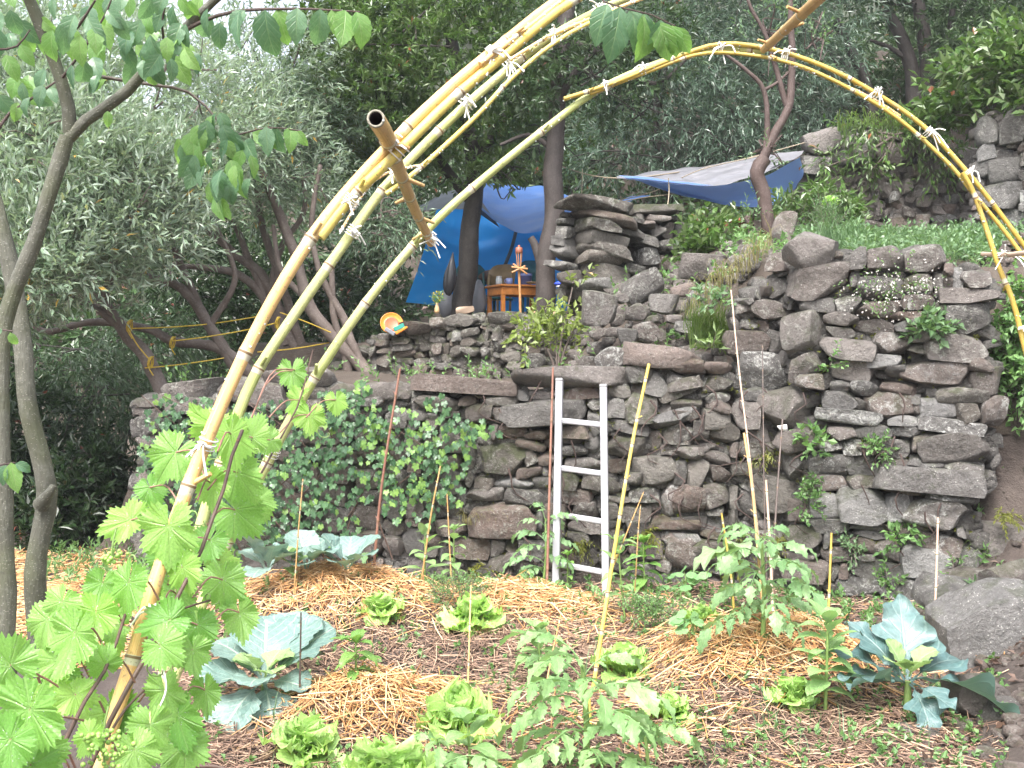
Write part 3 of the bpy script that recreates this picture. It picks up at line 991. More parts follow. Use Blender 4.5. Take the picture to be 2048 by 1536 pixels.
def wall_core(root, pxs, top, bot, dist, thick=0.45, back=0.06, mat='earth'):
    mb = MB()
    rows = []
    for p in pxs:
        D = dist(p) + back
        rows.append([P(p, bot(p) + 12, D), P(p, top(p) + 14, D + 0.03), P(p, top(p) + 14, D + thick), P(p, bot(p) + 12, D + thick)])
    A = np.array(rows)
    n = len(pxs)
    idx = np.arange(n * 4).reshape(n, 4)
    F = np.concatenate([np.stack([idx[:-1, k], idx[1:, k], idx[1:, (k + 1) % 4], idx[:-1, (k + 1) % 4]], -1) for k in range(4)])
    mb.add(A.reshape(-1, 3), F)
    mb.add(A[0], np.array([[0, 1, 2, 3]])); mb.add(A[-1], np.array([[3, 2, 1, 0]]))
    return part("earth_core", mb.mesh("earth_core", M[mat]), root)


def build_wall(root, listed, top, bot, dist, x0, x1, wr, hr, seed, mats, n_big=5, cap=300, cell=4, inside=None, yawf=None, jit=0.03):
    rng = np.random.default_rng(seed)
    ys = [top(x) for x in np.linspace(x0, x1, 40)]; yb = [bot(x) for x in np.linspace(x0, x1, 40)]
    ins = inside or (lambda X, Y: (Y > top(X)) & (Y < bot(X)) & (X > x0) & (X < x1))
    fill = fill_stones(ins, [s[:5] for s in listed], x0, x1, min(ys), max(yb), wr, hr, rng, cell)
    allst = [(s, True) for s in listed] + [(s, False) for s in fill]
    allst.sort(key=lambda s: -s[0][2] * s[0][3])
    rest = MB()
    for k, (s, big) in enumerate(allst):
        D = dist(s[0])
        yaw = yawf(s[0]) if yawf else math.atan2(dist(s[0] + 20) - dist(s[0] - 20), mm(40, D))
        mat = s[5] if len(s) > 5 else mats[int(rng.integers(0, len(mats)))]
        if k < cap:
            put_stone(root, "stone", s[0], s[1], s[2], s[3], D - (0.03 if big else 0), yaw, s[4], None, mat, (6 if s[2] > 3.2 * s[3] else n_big) if s[2] * s[3] > 1500 else min(n_big, 5), rng, jit)
        else:
            V, F = ROCKS[3][int(rng.integers(0, 14))]
            c = P(s[0], s[1], D + 0.05)
            rest.add(V * (mm(s[2], D) * 0.55, 0.12, mm(s[3], D) * 0.55) @ rotz(yaw).T + c, F)
    ww, hh = (28, 20) if n_big > 5 else (18, 13)
    for _ in range(1100 if n_big > 5 else 400):       # wedge stones packed into the joints, set back from the face
        px, py = rng.uniform(x0, x1), rng.uniform(min(ys), max(yb))
        if not bool(np.all(ins(np.array(px), np.array(py - 6)))): continue
        D = dist(px) + 0.03; V, F = ROCKS[3][int(rng.integers(0, 14))]
        rest.add(V * (mm(ww, D) * rng.uniform(.4, 1), 0.09, mm(hh, D) * rng.uniform(.4, 1)) @ (rotz(dist(px) * 0) @ roty(rng.normal(0, .3))).T + P(px, py, D + .05), F)
    if rest.n:
        part("wedge_stones", rest.mesh("small_stones", M[mats[0]]), root, kind="stuff")
    return len(allst)


def conv(lst, sc, ox, oy):
    out = []
    for s in lst:
        rot = s[4] if len(s) > 4 else 0
        t = (ox + s[0] / sc, oy + s[1] / sc, s[2] / sc, s[3] / sc, rot)
        out.append(t + ((s[5],) if len(s) > 5 else ()))
    return out


S6 = conv([
    (600,225,255,140,-12,'stone_warm'),(430,255,95,95),(870,140,130,110,0,'stone_warm'),(1035,135,150,105,0,'stone_warm'),(760,140,60,95),
    (555,105,195,140,18,'stone_warm'),(440,150,100,75),(1010,235,110,70),(855,255,175,90),(1240,225,110,75),(1215,292,215,62),
    (395,345,165,85,0,'stone_warm'),(590,325,130,60),(715,325,100,70),(850,345,185,70),(1005,320,120,60),(535,435,152,185,0,'stone_warm'),
    (690,385,130,62),(690,442,112,55),(830,422,160,72,0,'stone_warm'),(1210,385,160,125),(965,375,130,40),(975,415,120,50),
    (300,480,178,92,0,'stone_warm'),(425,480,80,92),(720,512,212,88,5,'stone_warm'),(895,485,132,88,0,'stone_pale'),(1010,460,100,50),(1010,507,90,45),
    (1160,500,222,108,0,'stone_warm'),(370,600,222,165,0,'stone_pale'),(540,585,122,88,-30),(565,642,112,62),(740,600,155,84),(865,560,130,62),(915,597,80,52),
    (1085,605,275,118,0,'stone_pale'),(1260,572,85,55),(480,745,225,168),(690,660,80,45),(780,668,112,62,0,'stone_pale'),(930,670,142,52),
    (1190,702,190,72,0,'stone_dark'),(1285,640,110,112),(685,715,132,72,0,'stone_pale'),(765,737,60,52),(890,737,190,102,8,'stone_pale'),(1085,752,145,80,0,'stone_pale'),
    (1210,772,92,84,0,'stone_dark'),(720,786,245,58,4,'stone_pale'),(955,802,130,42),(1140,817,245,54,6,'stone_pale'),(1310,760,84,120),
    (520,885,185,112,-10,'stone_warm'),(690,852,105,52),(820,852,145,74,-8),(960,847,132,52,0,'stone_pale'),(1160,917,285,135),(1030,892,90,84),
    (650,907,112,62),(735,907,74,62),(800,917,84,46),(910,912,114,74),(510,972,104,92,40),(650,982,172,92),(780,982,142,92),(915,967,112,50),
    (1035,972,132,47),(1190,992,152,62,8),(635,1057,165,66,0,'stone_pale'),(775,1057,110,62),(1050,1047,405,102,3,'stone_pale'),(950,1088,180,30,4),(1140,1112,172,36),
    (625,1152,132,102),(780,1147,192,142),(925,1157,122,112,0,'stone_pale'),(1080,1182,245,128,3,'stone_pale'),(540,1177,104,92),(420,1090,225,170,0,'stone_dark'),
    (640,1237,152,62),(960,1235,180,60,0,'stone_dark'),(1080,1300,185,78,6,'stone_pale'),(540,1287,152,102,0,'stone_dark'),(785,1312,112,66,0,'stone_warm'),
    (870,1330,104,92),(680,1350,132,62),(1035,1382,195,124),(545,1417,205,92),(870,1422,245,95,6),(780,1478,195,74),(960,1492,205,84,0,'stone_pale'),
    (60,580,132,62,8,'stone_warm'),(170,585,132,48,0,'stone_warm'),(40,652,132,48,-10),(180,652,132,74,0,'stone_dark'),(40,737,122,44),(180,742,92,54),
    (40,782,104,44),(170,800,114,84),(30,862,82,104,10),(110,842,62,84),(200,852,122,84,0,'stone_dark'),(60,930,145,54,8),(170,950,122,52,20),
    (20,1012,62,92),(90,1017,84,112),(185,1022,92,62,12),(60,1122,132,112),(170,1112,112,102),(60,1227,152,66),(50,1292,122,52),(130,1345,184,104),
    (300,1000,132,66,0,'stone_dark'),(310,920,120,70,0,'stone_dark'),(330,690,100,60),(290,782,104,112),(345,850,100,80),
], 2.0487, 1350, 450)
S5 = conv([
    (440,402,232,84),(610,387,82,48),(682,367,72,34),(782,387,155,58,4),(245,472,122,92),(350,465,122,56),(670,452,142,114,0,'stone_warm'),(762,452,84,74,10),
    (1000,455,405,148),(1190,347,185,64,-5),(1382,352,112,74),(1362,432,84,104),(1482,422,165,162),(1562,302,114,116),(1672,290,94,74),(1692,335,225,64,-25),
    (1722,405,152,54),(1660,475,265,74,-15,'stone_pale'),(1440,517,195,60,10),(1680,552,145,124),(842,552,142,64),(962,562,132,54),(1152,552,152,66),
    (790,682,235,155,0,'stone_dark'),(932,612,145,44,14),(1142,642,152,54),(925,672,74,92,-30),(1002,682,92,62),(1202,712,182,64),(1412,624,192,104,0,'stone_dark'),
    (1702,642,205,64,5),(1372,722,114,74),(1572,742,235,134),(922,752,132,54,-6),(692,807,102,58),(842,807,195,64,0,'stone_pale'),(992,807,92,64),(1132,802,84,84),
    (1292,822,192,94,12),(1462,792,84,64),(1562,817,132,58),(692,867,192,68),(912,884,215,90,4),(1162,882,165,80),(1512,867,152,74),(1650,885,114,175,10,'stone_pale'),
    (780,1002,335,185,0,'stone_warm'),(1452,952,175,94),(1205,952,132,94,0,'stone_warm'),(340,942,94,104,0,'stone_warm'),(520,1042,152,84,0,'stone_dark'),(432,1102,92,62),
    (1212,1032,172,64),(1652,1017,275,78),(1692,1092,192,66,0,'stone_pale'),(1562,1130,84,145),(1172,1092,112,64),(1712,1182,172,134),(1610,1222,84,84),
    (620,1140,205,104,0,'stone_dark'),(772,1212,112,74),(832,1190,84,64),(530,1275,152,74),(1350,1100,150,130,0,'stone_dark'),(1340,950,90,90),
    (1330,1210,120,90,0,'stone_dark'),
], 2.56, 700, 650)
CAPS = conv([
    (180,338,265,84,0,'stone_warm'),(600,315,520,86,2,'stone_warm'),(1140,270,570,104,-4,'stone_warm'),(1600,172,385,114,8),(1350,172,175,114,-15,'stone_pale'),(1482,257,134,84),
    (-250,270,330,95,-6,'stone_warm'),(-480,345,360,125,5,'stone_warm'),(-830,330,300,95,-3,'stone_warm'),(-760,410,330,85,4,'stone_warm'),(-930,385,110,70,0,'stone_warm'),
], 2.56, 700, 650)

# front wall: the low ivy-clad half and the tall right half, two walls that meet at the dark recess
wa_top = profile([(270, 800), (300, 792), (480, 772), (700, 770), (860, 772), (1040, 768), (1240, 750), (1330, 720), (1440, 725), (1480, 740)])
wa_bot = profile([(270, 1170), (640, 1180), (1000, 1185), (1230, 1200), (1480, 1200)])
low_wall = thing("dry_stone_wall", "low dry stone wall with flat capstones, ivy and a ladder against it", "stone wall", P(850, 1160, wd(850)))
_lA = [s for s in S5 + CAPS if s[0] < 1460]
_lA2 = [s for s in S6 if s[0] < 1462 and s[1] > 690]
build_wall(low_wall, _lA + _lA2, wa_top, wa_bot, wd, 275, 1475, (45, 120), (24, 55), 5, ['stone', 'stone', 'stone_warm', 'stone_dark'], 7, 300)
wall_core(low_wall, np.linspace(285, 1476, 40), wa_top, wa_bot, wd)
wb_top = profile([(1440, 690), (1480, 600), (1540, 560), (1600, 505), (1720, 505), (1830, 500), (1960, 545), (1990, 590)])
wb_bot = profile([(1440, 1200), (1600, 1215), (1800, 1245), (1990, 1250)])
wb_right = profile([(480, 1985), (620, 1990), (800, 1975), (900, 1985), (1000, 1960), (1130, 1945), (1250, 1890)])
tall_wall = thing("dry_stone_wall", "tall dry stone retaining wall of rounded boulders with white lichen", "stone wall", P(1720, 1230, wd(1720)))
_lB = [s for s in S6 if not (s[0] < 1462 and s[1] > 690) and s[0] > 1440]
build_wall(tall_wall, _lB, wb_top, wb_bot, wd, 1462, 1992, (45, 110), (24, 55), 6, ['stone', 'stone', 'stone_pale', 'stone_warm'], 7, 300,
           inside=lambda X, Y: (Y > wb_top(X)) & (Y < wb_bot(X)) & (X < wb_right(Y)) & (X > np.where(Y < 700, 1445 + (700 - Y) * 0.1, 1478)))
wall_core(tall_wall, np.linspace(1468, 1940, 24), wb_top, wb_bot, wd)

# small-stone terrace wall behind, under the camp
wc_top = profile([(660, 735), (700, 700), (760, 668), (850, 640), (930, 628), (1050, 628), (1130, 632), (1200, 640), (1215, 660)])
wc_bot = profile([(660, 790), (1215, 775)])
wc_d = lambda px: float(np.interp(px, [660, 1215], [9.35, 8.9]))
terrace_wall = thing("dry_stone_wall", "mossy terrace wall of small stones below the camp table", "stone wall", P(930, 760, 9.2))
build_wall(terrace_wall, [(925, 640, 74, 26, 0), (1010, 636, 64, 24, 0), (830, 655, 60, 26, -8)], wc_top, wc_bot, wc_d, 665, 1212, (18, 48), (14, 28), 9,
           ['stone_dark', 'stone_dark', 'stone'], 5, 300, jit=0.05)
wall_core(terrace_wall, np.linspace(668, 1208, 22), wc_top, wc_bot, wc_d)

# square stone pillar with slab courses
SP = conv([
    (320,512,470,84,6,'stone_dark'),(690,542,320,78,4,'stone_dark'),(135,625,72,54),(145,692,94,84),(130,772,82,64),(140,842,124,74),(120,932,154,64),
    (390,602,385,70,16,'stone_dark'),(330,655,225,84,15,'stone_dark'),(520,705,165,74,22),(360,745,300,90,10,'stone_dark'),(380,832,345,84,12,'stone_dark'),(340,890,265,70,10,'stone_dark'),
    (380,975,305,120,10,'stone_dark'),(625,650,100,40,10),(690,700,70,90,0),(620,760,130,70,15),(790,690,84,110,0),(893,692,134,104,0),(640,885,144,114,0,'stone_pale'),(540,940,150,64,12),
    (700,610,140,44,5),(800,610,110,50,5),(760,800,120,80),(870,790,110,90),(780,900,150,100),
    (520,620,120,40,12),(160,1000,150,84,0),(300,1060,220,80,6),(500,1040,150,90,5),
], 3.4133, 1100, 260)
pillar = thing("stone_pillar", "square dry stone pillar of flat slabs beside the blue camp tarp", "stone pillar", P(1230, 600, 9.0))
pd = lambda px: float(np.interp(px, [1110, 1190, 1390], [9.05, 8.85, 9.6]))
pyaw = lambda px: (-0.9 if px < 1165 else 0.55) if px < 1330 else 0.1
_prng = np.random.default_rng(77)
for s in SP:
    put_stone(pillar, "stone", s[0], s[1], s[2], s[3], pd(s[0]), pyaw(s[0]) * 0.6, s[4] * 0.75, 0.22, s[5] if len(s) > 5 else 'stone', 6, _prng, 0.03, 1.12)
for s in fill_stones(lambda X, Y: (X > 1125) & (X < 1385) & (Y > 425 + (X > 1340) * 25) & (Y < 600), [s[:5] for s in SP], 1120, 1390, 400, 610, (22, 50), (14, 26), _prng):
    put_stone(pillar, "stone", s[0], s[1], s[2], s[3], pd(s[0]) + 0.08, pyaw(s[0]) * 0.5, s[4], 0.15, 'stone_dark', 3, _prng)
wall_core(pillar, np.linspace(1135, 1385, 12), lambda x: 425.0 + (x > 1340) * 25, lambda x: 640.0, pd, 0.7, 0.2)

# loose boulders on the sloping bank between the pillar and the tall wall: each one lies on its own
BOUL = conv([
    (640,1072,265,180,-28),(1060,935,315,175,6),(1380,805,205,115,0),(780,1182,190,134,10),(590,1242,155,112,0),(660,1385,175,145,0),(1040,1142,195,144,-20),(920,1095,175,84,-15),
    (330,1225,235,225,10),(530,1405,134,92,0),(850,1295,110,64,0),(760,1400,64,84,0),(930,1350,140,84,0),(1130,1310,190,114,-25),(490,1150,90,70,0),(700,1290,80,50,0),(1010,1250,120,70,5),
], 3.4133, 1100, 260)
for (a, b, w, h, r) in [s[:5] for s in BOUL]:
    pass
BLAB = ["large grey boulder tilted in the bank below the stone pillar", "broad lichened boulder at the top of the rubble bank", "rounded boulder in front of the small pruned tree",
        "purple grey boulder in the middle of the rubble bank", "small pointed rock at the left of the rubble bank", "round boulder with a pale root curling beside it",
        "slanting pale boulder beside the hanging grass", "flat dark slab wedged between two boulders on the bank", "big flat brown slab leaning under the pillar, behind the leafy shrub",
        "low rock at the foot of the bank above the capstones", "small flat stone in the hollow of the rubble bank", "narrow upright stone right of the round boulder",
        "mid-sized rock under the tuft of grass on the bank", "long boulder half under hanging grass next to the tall wall", "brown chip of stone beneath the tilted boulder",
        "smallest stone between the pointed rock and the purple boulder", "flat-topped stone below the slanting boulder"]
for k, s in enumerate(BOUL):
    D = float(np.interp(s[1], [480, 560, 700], [8.2, 7.7, 7.0]))
    r = np.random.default_rng(300 + k)
    o = put_stone(None, "boulder", s[0], s[1], s[2], s[3], D, 0, s[4], mm(min(s[2], s[3]) * 0.55, D), 'stone_warm' if k % 3 else 'stone', 7, r, 0.0)
    tag(o, BLAB[k], "boulder", "loose boulders on the bank")

# upper walls at the back right
we_top = profile([(1590, 300), (1650, 275), (1760, 262), (1850, 268), (1960, 300)])
we_bot = profile([(1590, 470), (1800, 478), (1960, 470)])
back_wall = thing("dry_stone_wall", "overgrown brown retaining wall at the back under hanging grass", "stone wall", P(1780, 470, 10.6))
build_wall(back_wall, [(1645, 283, 62, 46, -20, 'stone_warm'), (1700, 312, 90, 46, 0, 'stone'), (1790, 310, 84, 48, 0, 'stone'), (1630, 330, 60, 40, 0, 'stone'), (1745, 350, 70, 36, 0, 'stone_dark')],
           we_top, we_bot, lambda p: 10.6, 1595, 1955, (22, 52), (16, 32), 12, ['stone_warm', 'stone_pale', 'stone_warm'], 5, 300, jit=0.06)
wall_core(back_wall, np.linspace(1598, 1955, 14), we_top, we_bot, lambda p: 10.6)
wf_top = profile([(1945, 265), (1985, 225), (2100, 200), (2300, 170)])
wf_bot = profile([(1945, 445), (2300, 470)])
side_wall = thing("dry_stone_wall", "pale lichened block wall high at the right edge", "stone wall", P(2030, 440, 9.4))
build_wall(side_wall, [(2018, 342, 60, 46, 0, 'stone'), (2012, 392, 74, 50, 0, 'stone_pale'), (1982, 262, 44, 56, 0, 'stone'), (2040, 250, 54, 66, 0, 'stone'), (1975, 340, 36, 34, 0, 'stone_pale')],
           wf_top, wf_bot, lambda p: float(np.interp(p, [1945, 2300], [9.7, 8.6])), 1950, 2290, (28, 62), (20, 36), 13, ['stone_warm', 'stone', 'stone_pale'], 5, 300)
wall_core(side_wall, np.linspace(1955, 2290, 10), wf_top, wf_bot, lambda p: float(np.interp(p, [1945, 2300], [9.7, 8.6])))

# rock outcrops on the right bank
for (px, py, w, h, D, rot, mat, lab) in [
    (1995, 1310, 190, 250, 4.7, -12, 'stone_pale', "big smooth grey boulder beside the right broccoli"),
    (1935, 1215, 150, 90, 5.3, 10, 'stone_pale', "low grey rock behind the big smooth boulder"),
    (1990, 1180, 200, 60, 5.75, 4, 'stone_warm', "flat bedrock ledge at the foot of the right bank"),
    (2020, 1085, 170, 100, 6.05, 5, 'stone_warm', "brown rock half buried in the upper right bank"),
    (1955, 1400, 110, 90, 4.1, 15, 'stone_warm', "low rock at the lower right edge beside broccoli tips"),
    (2035, 1180, 120, 110, 5.2, -8, 'stone_warm', "brown rock at the right edge above the big smooth boulder"),
    (1930, 1120, 70, 50, 6.0, 10, 'stone', "small stone at the foot of the tall wall's right corner"),
    (2000, 985, 140, 150, 6.25, -10, 'stone_warm', "stone stuck in the earth face right of the tall wall"),
    (2050, 880, 130, 110, 6.4, 12, 'stone', "grey stone high in the earth face at the right edge"),
    (1945, 1290, 60, 44, 4.9, 0, 'stone', "small grey stone left of the big smooth boulder"),
    (2030, 1460, 130, 120, 4.0, 6, 'stone', "grey rock cut by the lower right corner")]:
    r = np.random.default_rng(int(px * 3 + py))
    o = put_stone(None, "boulder", px, py, w, h, D, 0, rot, mm(w * 0.5, D), mat, 7, r, 0.0)
    tag(o, lab, "boulder", "boulders on the right bank")

# the damp air of a rainy day: one closed box round everything but the sky
_hb = MB(); box(_hb, (0, 100, 14.0), (340, 350, 31.0)); _hb.sharp = False
_g = G("damp_air"); _pv = _g.n("VolumePrincipled", {"Color": (0.9, 0.95, 1.0), "Density": HAZE}); _g.t.links.new(_pv.outputs[0], _g.out.inputs["Volume"])
if HAZE > 0: part("haze", _hb.mesh("haze", _g.m, smooth=False), None, kind="stuff")
# ------------------------------------------------------------------ foliage
def leaf_cloud(mb, rng, C, A, k, slen, L, W, ang=0.8, droop=0.2, jit=0.35, tint=(0, 1), twig=0.0, fold=0.25, per_spray=0.5, tuft=False):
    """Sprays at points C along axes A, each with k leaves; every leaf is a folded two-triangle blade."""
    N = len(C)
    A = norm(A)
    ref = norm(rng.normal(size=(N, 3)))
    S = norm(np.cross(A, ref)); Q = np.cross(A, S)
    j = np.arange(k)
    t = (j + 0.5) / k
    base = C[:, None] + A[:, None] * (t * slen)[None, :, None] * rng.uniform(0.7, 1.3, (N, 1, 1))
    base = base + np.array((0, 0, -1.0)) * (droop * 0.5 * slen * t ** 2)[None, :, None]
    if tuft:
        phi = rng.uniform(0, 6.28, (N, k))
    else:
        phi = (j % 2)[None] * math.pi + rng.normal(0, 0.5, (N, k)) + (j // 2)[None] * 1.2
    side = S[:, None] * np.cos(phi)[..., None] + Q[:, None] * np.sin(phi)[..., None]
    a = ang * rng.uniform(0.6, 1.3, (N, k))[..., None] * (1.1 - 0.45 * t[None, :, None])
    d = A[:, None] * np.cos(a) + side * np.sin(a) + rng.normal(0, jit * 0.4, (N, k, 3))
    d[..., 2] -= droop * rng.uniform(0.3, 1.3, (N, k))
    d = norm(d).reshape(-1, 3); b = base.reshape(-1, 3)
    n = rng.normal(0, 0.55, (N * k, 3)); n[:, 2] += 0.9
    x = norm(np.cross(d, n)); n = np.cross(x, d)
    l = (L * rng.uniform(0.65, 1.25, N * k))[:, None]; w = (W * rng.uniform(0.75, 1.2, N * k))[:, None]
    m = b + d * l * 0.45
    V = np.stack([b, m + x * w / 2 + n * w * fold, b + d * l - n * l * 0.08, m - x * w / 2 + n * w * fold], 1).reshape(-1, 3)
    i = np.arange(N * k)[:, None] * 4
    F = np.concatenate([i + np.array([[0, 1, 2]]), i + np.array([[0, 2, 3]])])
    T = per_spray * rng.uniform(*tint, (N, 1)) + (1 - per_spray) * rng.uniform(*tint, (N, k))
    T = np.where(rng.uniform(0, 1, (N, k)) > 0.985, 0.99, np.minimum(T, 0.95))
    mb.add(V, F, np.repeat(T.ravel(), 4))
    if twig:
        e = C + A * slen; e[:, 2] -= droop * 0.5 * slen
        V = np.stack([C - S * twig, C + S * twig, e + S * twig * 0.3, e - S * twig * 0.3], 1).reshape(-1, 3)
        V2 = np.stack([C - Q * twig, C + Q * twig, e + Q * twig * 0.3, e - Q * twig * 0.3], 1).reshape(-1, 3)
        F = np.arange(N)[:, None] * 4 + np.array([[0, 1, 2, 3]])
        mb.add(V, F, 0.3, None, 1); mb.add(V2, F, 0.3, None, 1)


def blob_points(rng, blobs, n_total, shell=0.45):
    """Points and outward directions in ellipsoids given as (px, py, D, rx px, ry px, rd m)."""
    vol = np.array([b[3] * b[4] for b in blobs], float); vol = vol / vol.sum()
    C, A = [], []
    for b, v in zip(blobs, vol):
        n = int(n_total * v * 1.3) + 1
        c = P(b[0], b[1], b[2]); rad = np.array((mm(b[3], b[2]), b[5], mm(b[4], b[2])))
        d = norm(rng.normal(size=(n, 3)))
        r = rng.uniform(0, 1, (n, 1)) ** shell
        p = d * r
        nz = SinNoise(int(b[0] + 3 * b[1]) % 9973, (1.5, 3))(c + p * rad)
        keep = nz + rng.uniform(-0.35, 0.35, n) > -0.12       # hollows between the clumps
        C.append((c + p * rad)[keep]); A.append(d[keep])
    return np.concatenate(C), np.concatenate(A)


def crown(root, rng, blobs, n, mat, k=8, slen=0.25, L=0.07, W=0.016, ang=0.8, droop=0.25, up=0.2, twigm='bark_olive', twig=0.0011, name="crown", tint=(0, 1), tuft=False, shell=0.45, lift=0.3, per_spray=0.5):
    C, A = blob_points(rng, blobs, n, shell)
    A = A * 0.7 + rng.normal(0, 0.5, A.shape) + np.array((0, 0, up))
    mb = MB()
    leaf_cloud(mb, rng, C, A, k, slen, L, W, ang, droop, tint=tint, twig=twig, tuft=tuft, per_spray=per_spray)
    for b in blobs:                                   # the twigs that carry the leaves
        c0 = P(*b[:3]); rad = np.array((mm(b[3], b[2]), b[5], mm(b[4], b[2])))
        for _ in range(7):
            d = norm(rng.normal(size=3) + (0, 0, .3)); e = c0 + d * rad * rng.uniform(.7, 1.05); s0 = c0 + rng.normal(0, .25, 3) * rad
            tube(mb, smooth_path([s0, (s0 + e) / 2 + rng.normal(0, .08, 3), e], 8), np.array([.009, .003]) * b[2] / 9, 5, .3, True, 1)
    return part(name, mb.mesh(name, [M[mat], M[twigm]], smooth=False), root, kind="stuff")


def limb(root, name, pts, r0, r1, mat, D=None, seg=9, seed=0, label=None):
    """A trunk or limb through pixels (px, py[, D]); radii in pixels."""
    q = [P(p[0], p[1], p[2] if len(p) > 2 else D) for p in pts]
    Ds = [p[2] if len(p) > 2 else D for p in pts]
    path = smooth_path(q, step=0.06)
    n = len(path)
    k = 1.05 if mat == 'bark_olive' and name in ('trunk', 'branch') else 1.0
    rr = np.interp(np.linspace(0, 1, n), [0, 1], [mm(r0, Ds[0]) * k, mm(r1, Ds[-1]) * k])
    jn = SinNoise(seed + 50, (1, 2.5))
    path = path + np.stack([jn(path * 3), jn(path * 3 + 7), jn(path * 3 + 13)], -1) * rr[:, None] * (0.55 if path[0][1] < 9.0 or mat == 'bark_olive' else 0.25)
    mb = MB()
    tube(mb, path, rr, seg, rough=0.16, seed=seed)
    return part(name, mb.mesh(name, M[mat]), root, label=label)


def tree(name, label, cat, base, limbs, bark, group=None, D=None):
    root = thing(name, label, cat, base, group)
    for i, (pts, r0, r1) in enumerate(limbs):
        limb(root, "trunk" if i == 0 else "branch", pts, r0, r1, bark, D, 9, seed=len(name) * 7 + i * 3 + int(abs(pts[0][0])))
    return root


R1 = np.random.default_rng(101)  # crown blobs above the frame are unseen, extended to shade the background
GO = "olive trees behind the low wall"
t = tree("olive_tree", "leaning olive tree at the left carrying the corner of the yellow rope", "tree", P(345, 830, 8.1),
         [([(350, 860), (325, 780), (290, 710), (240, 650), (205, 600), (170, 530), (150, 440)], 17, 6), ([(240, 650), (180, 610), (110, 590), (40, 600)], 8, 3),
          ([(205, 600), (230, 520), (260, 430), (250, 330)], 8, 3)], 'bark_olive', GO, 8.1)
crown(t, R1, [(120, 330, 7.3, 190, 170, .7), (50, 480, 7.0, 150, 120, .6), (270, 420, 7.6, 160, 140, .7), (110, 530, 7.3, 160, 85, .6), (60, 170, 7.8, 160, 150, .8),
              (-220, 300, 7.4, 210, 260, .9), (20, 620, 7.6, 80, 50, .3)], 3900, 'olive', 9, 0.26, 0.085, 0.023, 0.75, 0.0, 0.5)
t = tree("olive_tree", "olive tree with a long low limb tied with yellow rope", "tree", P(520, 790, 8.6),
         [([(540, 800), (490, 735), (440, 698), (350, 686), (290, 658), (180, 643), (95, 662), (50, 640)], 12, 5), ([(500, 790), (450, 700), (400, 620), (345, 572), (260, 545), (200, 520)], 14, 6),
          ([(400, 620), (350, 500), (320, 380), (330, 250)], 8, 3), ([(420, 650), (470, 560), (440, 470), (400, 400)], 7, 3)], 'bark_olive', GO, 8.6)
crown(t, R1, [(340, 230, 8.4, 200, 170, .8), (385, 350, 8.5, 120, 90, .5), (210, 110, 8.8, 170, 120, .8), (290, 470, 8.8, 110, 45, .3), (330, 330, 8.2, 150, 100, .6), (480, -90, 8.8, 140, 80, .6)], 1900, 'olive', 9, 0.25, 0.08, 0.022, 0.75, 0.05, 0.4)
t = tree("olive_tree", "many stemmed olive tree in the middle of the trunk tangle", "tree", P(620, 780, 9.5),
         [([(640, 790), (590, 700), (540, 610), (480, 552), (400, 535), (340, 532)], 13, 5), ([(600, 740), (548, 640), (505, 540), (470, 450), (430, 420)], 11, 5),
          ([(625, 770), (598, 680), (560, 560), (522, 450), (512, 330), (500, 200)], 11, 4), ([(580, 690), (530, 560), (460, 500), (400, 450)], 14, 6), ([(540, 610), (560, 500), (610, 420), (600, 330)], 8, 3)], 'bark_olive', GO, 9.5)
crown(t, R1, [(480, 300, 9.4, 150, 150, .8), (590, 360, 9.6, 100, 90, .5), (520, 150, 9.9, 150, 110, .8)], 1500, 'olive', 8, 0.25, 0.08, 0.021, 0.75, 0.1, 0.3)
t = tree("olive_tree", "reddish olive trunk leaning left behind the two bamboo poles", "tree", P(760, 770, 9.2),
         [([(770, 790), (725, 735), (660, 675), (610, 600), (585, 500), (555, 420), (520, 330)], 15, 7), ([(720, 730), (690, 650), (640, 540), (625, 440), (640, 330)], 9, 4), ([(700, 790), (690, 700), (668, 620), (660, 520)], 9, 5),
          ([(610, 600), (560, 540), (545, 450)], 7, 4)], 'bark_olive', GO, 9.2)
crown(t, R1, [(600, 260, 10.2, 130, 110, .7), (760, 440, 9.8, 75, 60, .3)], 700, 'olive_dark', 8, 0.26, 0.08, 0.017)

GK = "dark evergreen oaks by the camp"
t = tree("holm_oak", "black trunked evergreen oak in front of the blue tarp with dense crown", "tree", P(928, 640, 11.0),
         [([(925, 660), (930, 590), (936, 480), (942, 420), (950, 330), (925, 200), (900, 60)], 22, 12), ([(945, 350), (1000, 250), (1060, 160), (1100, 60)], 12, 5), ([(940, 400), (860, 300), (780, 200), (700, 120)], 12, 5)], 'bark_oak', GK, 11.0)
crown(t, R1, [(830, 130, 10.4, 250, 190, 1.0), (690, 60, 10.6, 150, 140, .9), (990, 110, 10.6, 170, 170, .9), (860, 300, 10.9, 200, 100, .8), (720, 250, 10.8, 120, 130, .7), (860, -120, 10.8, 420, 160, 1.4), (1000, 345, 10.5, 70, 40, .3), (1090, 280, 10.8, 100, 90, .5)], 5600, 'holm', 9, 0.06, 0.08, 0.027, 1.05, 0.05, 0.55, 'bark_oak', tuft=True)
t = tree("holm_oak", "bare grey oak trunk standing right of the camp table", "tree", P(1095, 640, 9.9),
         [([(1090, 650), (1095, 590), (1092, 520), (1108, 430), (1106, 330), (1112, 220), (1125, 100), (1140, -40)], 22, 15), ([(1092, 560), (1070, 490), (1062, 475)], 12, 7), ([(1115, 200), (1180, 110), (1260, 60), (1330, 40)], 9, 3),
          ([(1130, 80), (1190, 100), (1260, 150), (1320, 165), (1380, 110)], 7, 3), ([(1108, 300), (1060, 270), (1000, 290)], 6, 3)], 'bark_oak2', GK, 9.9)
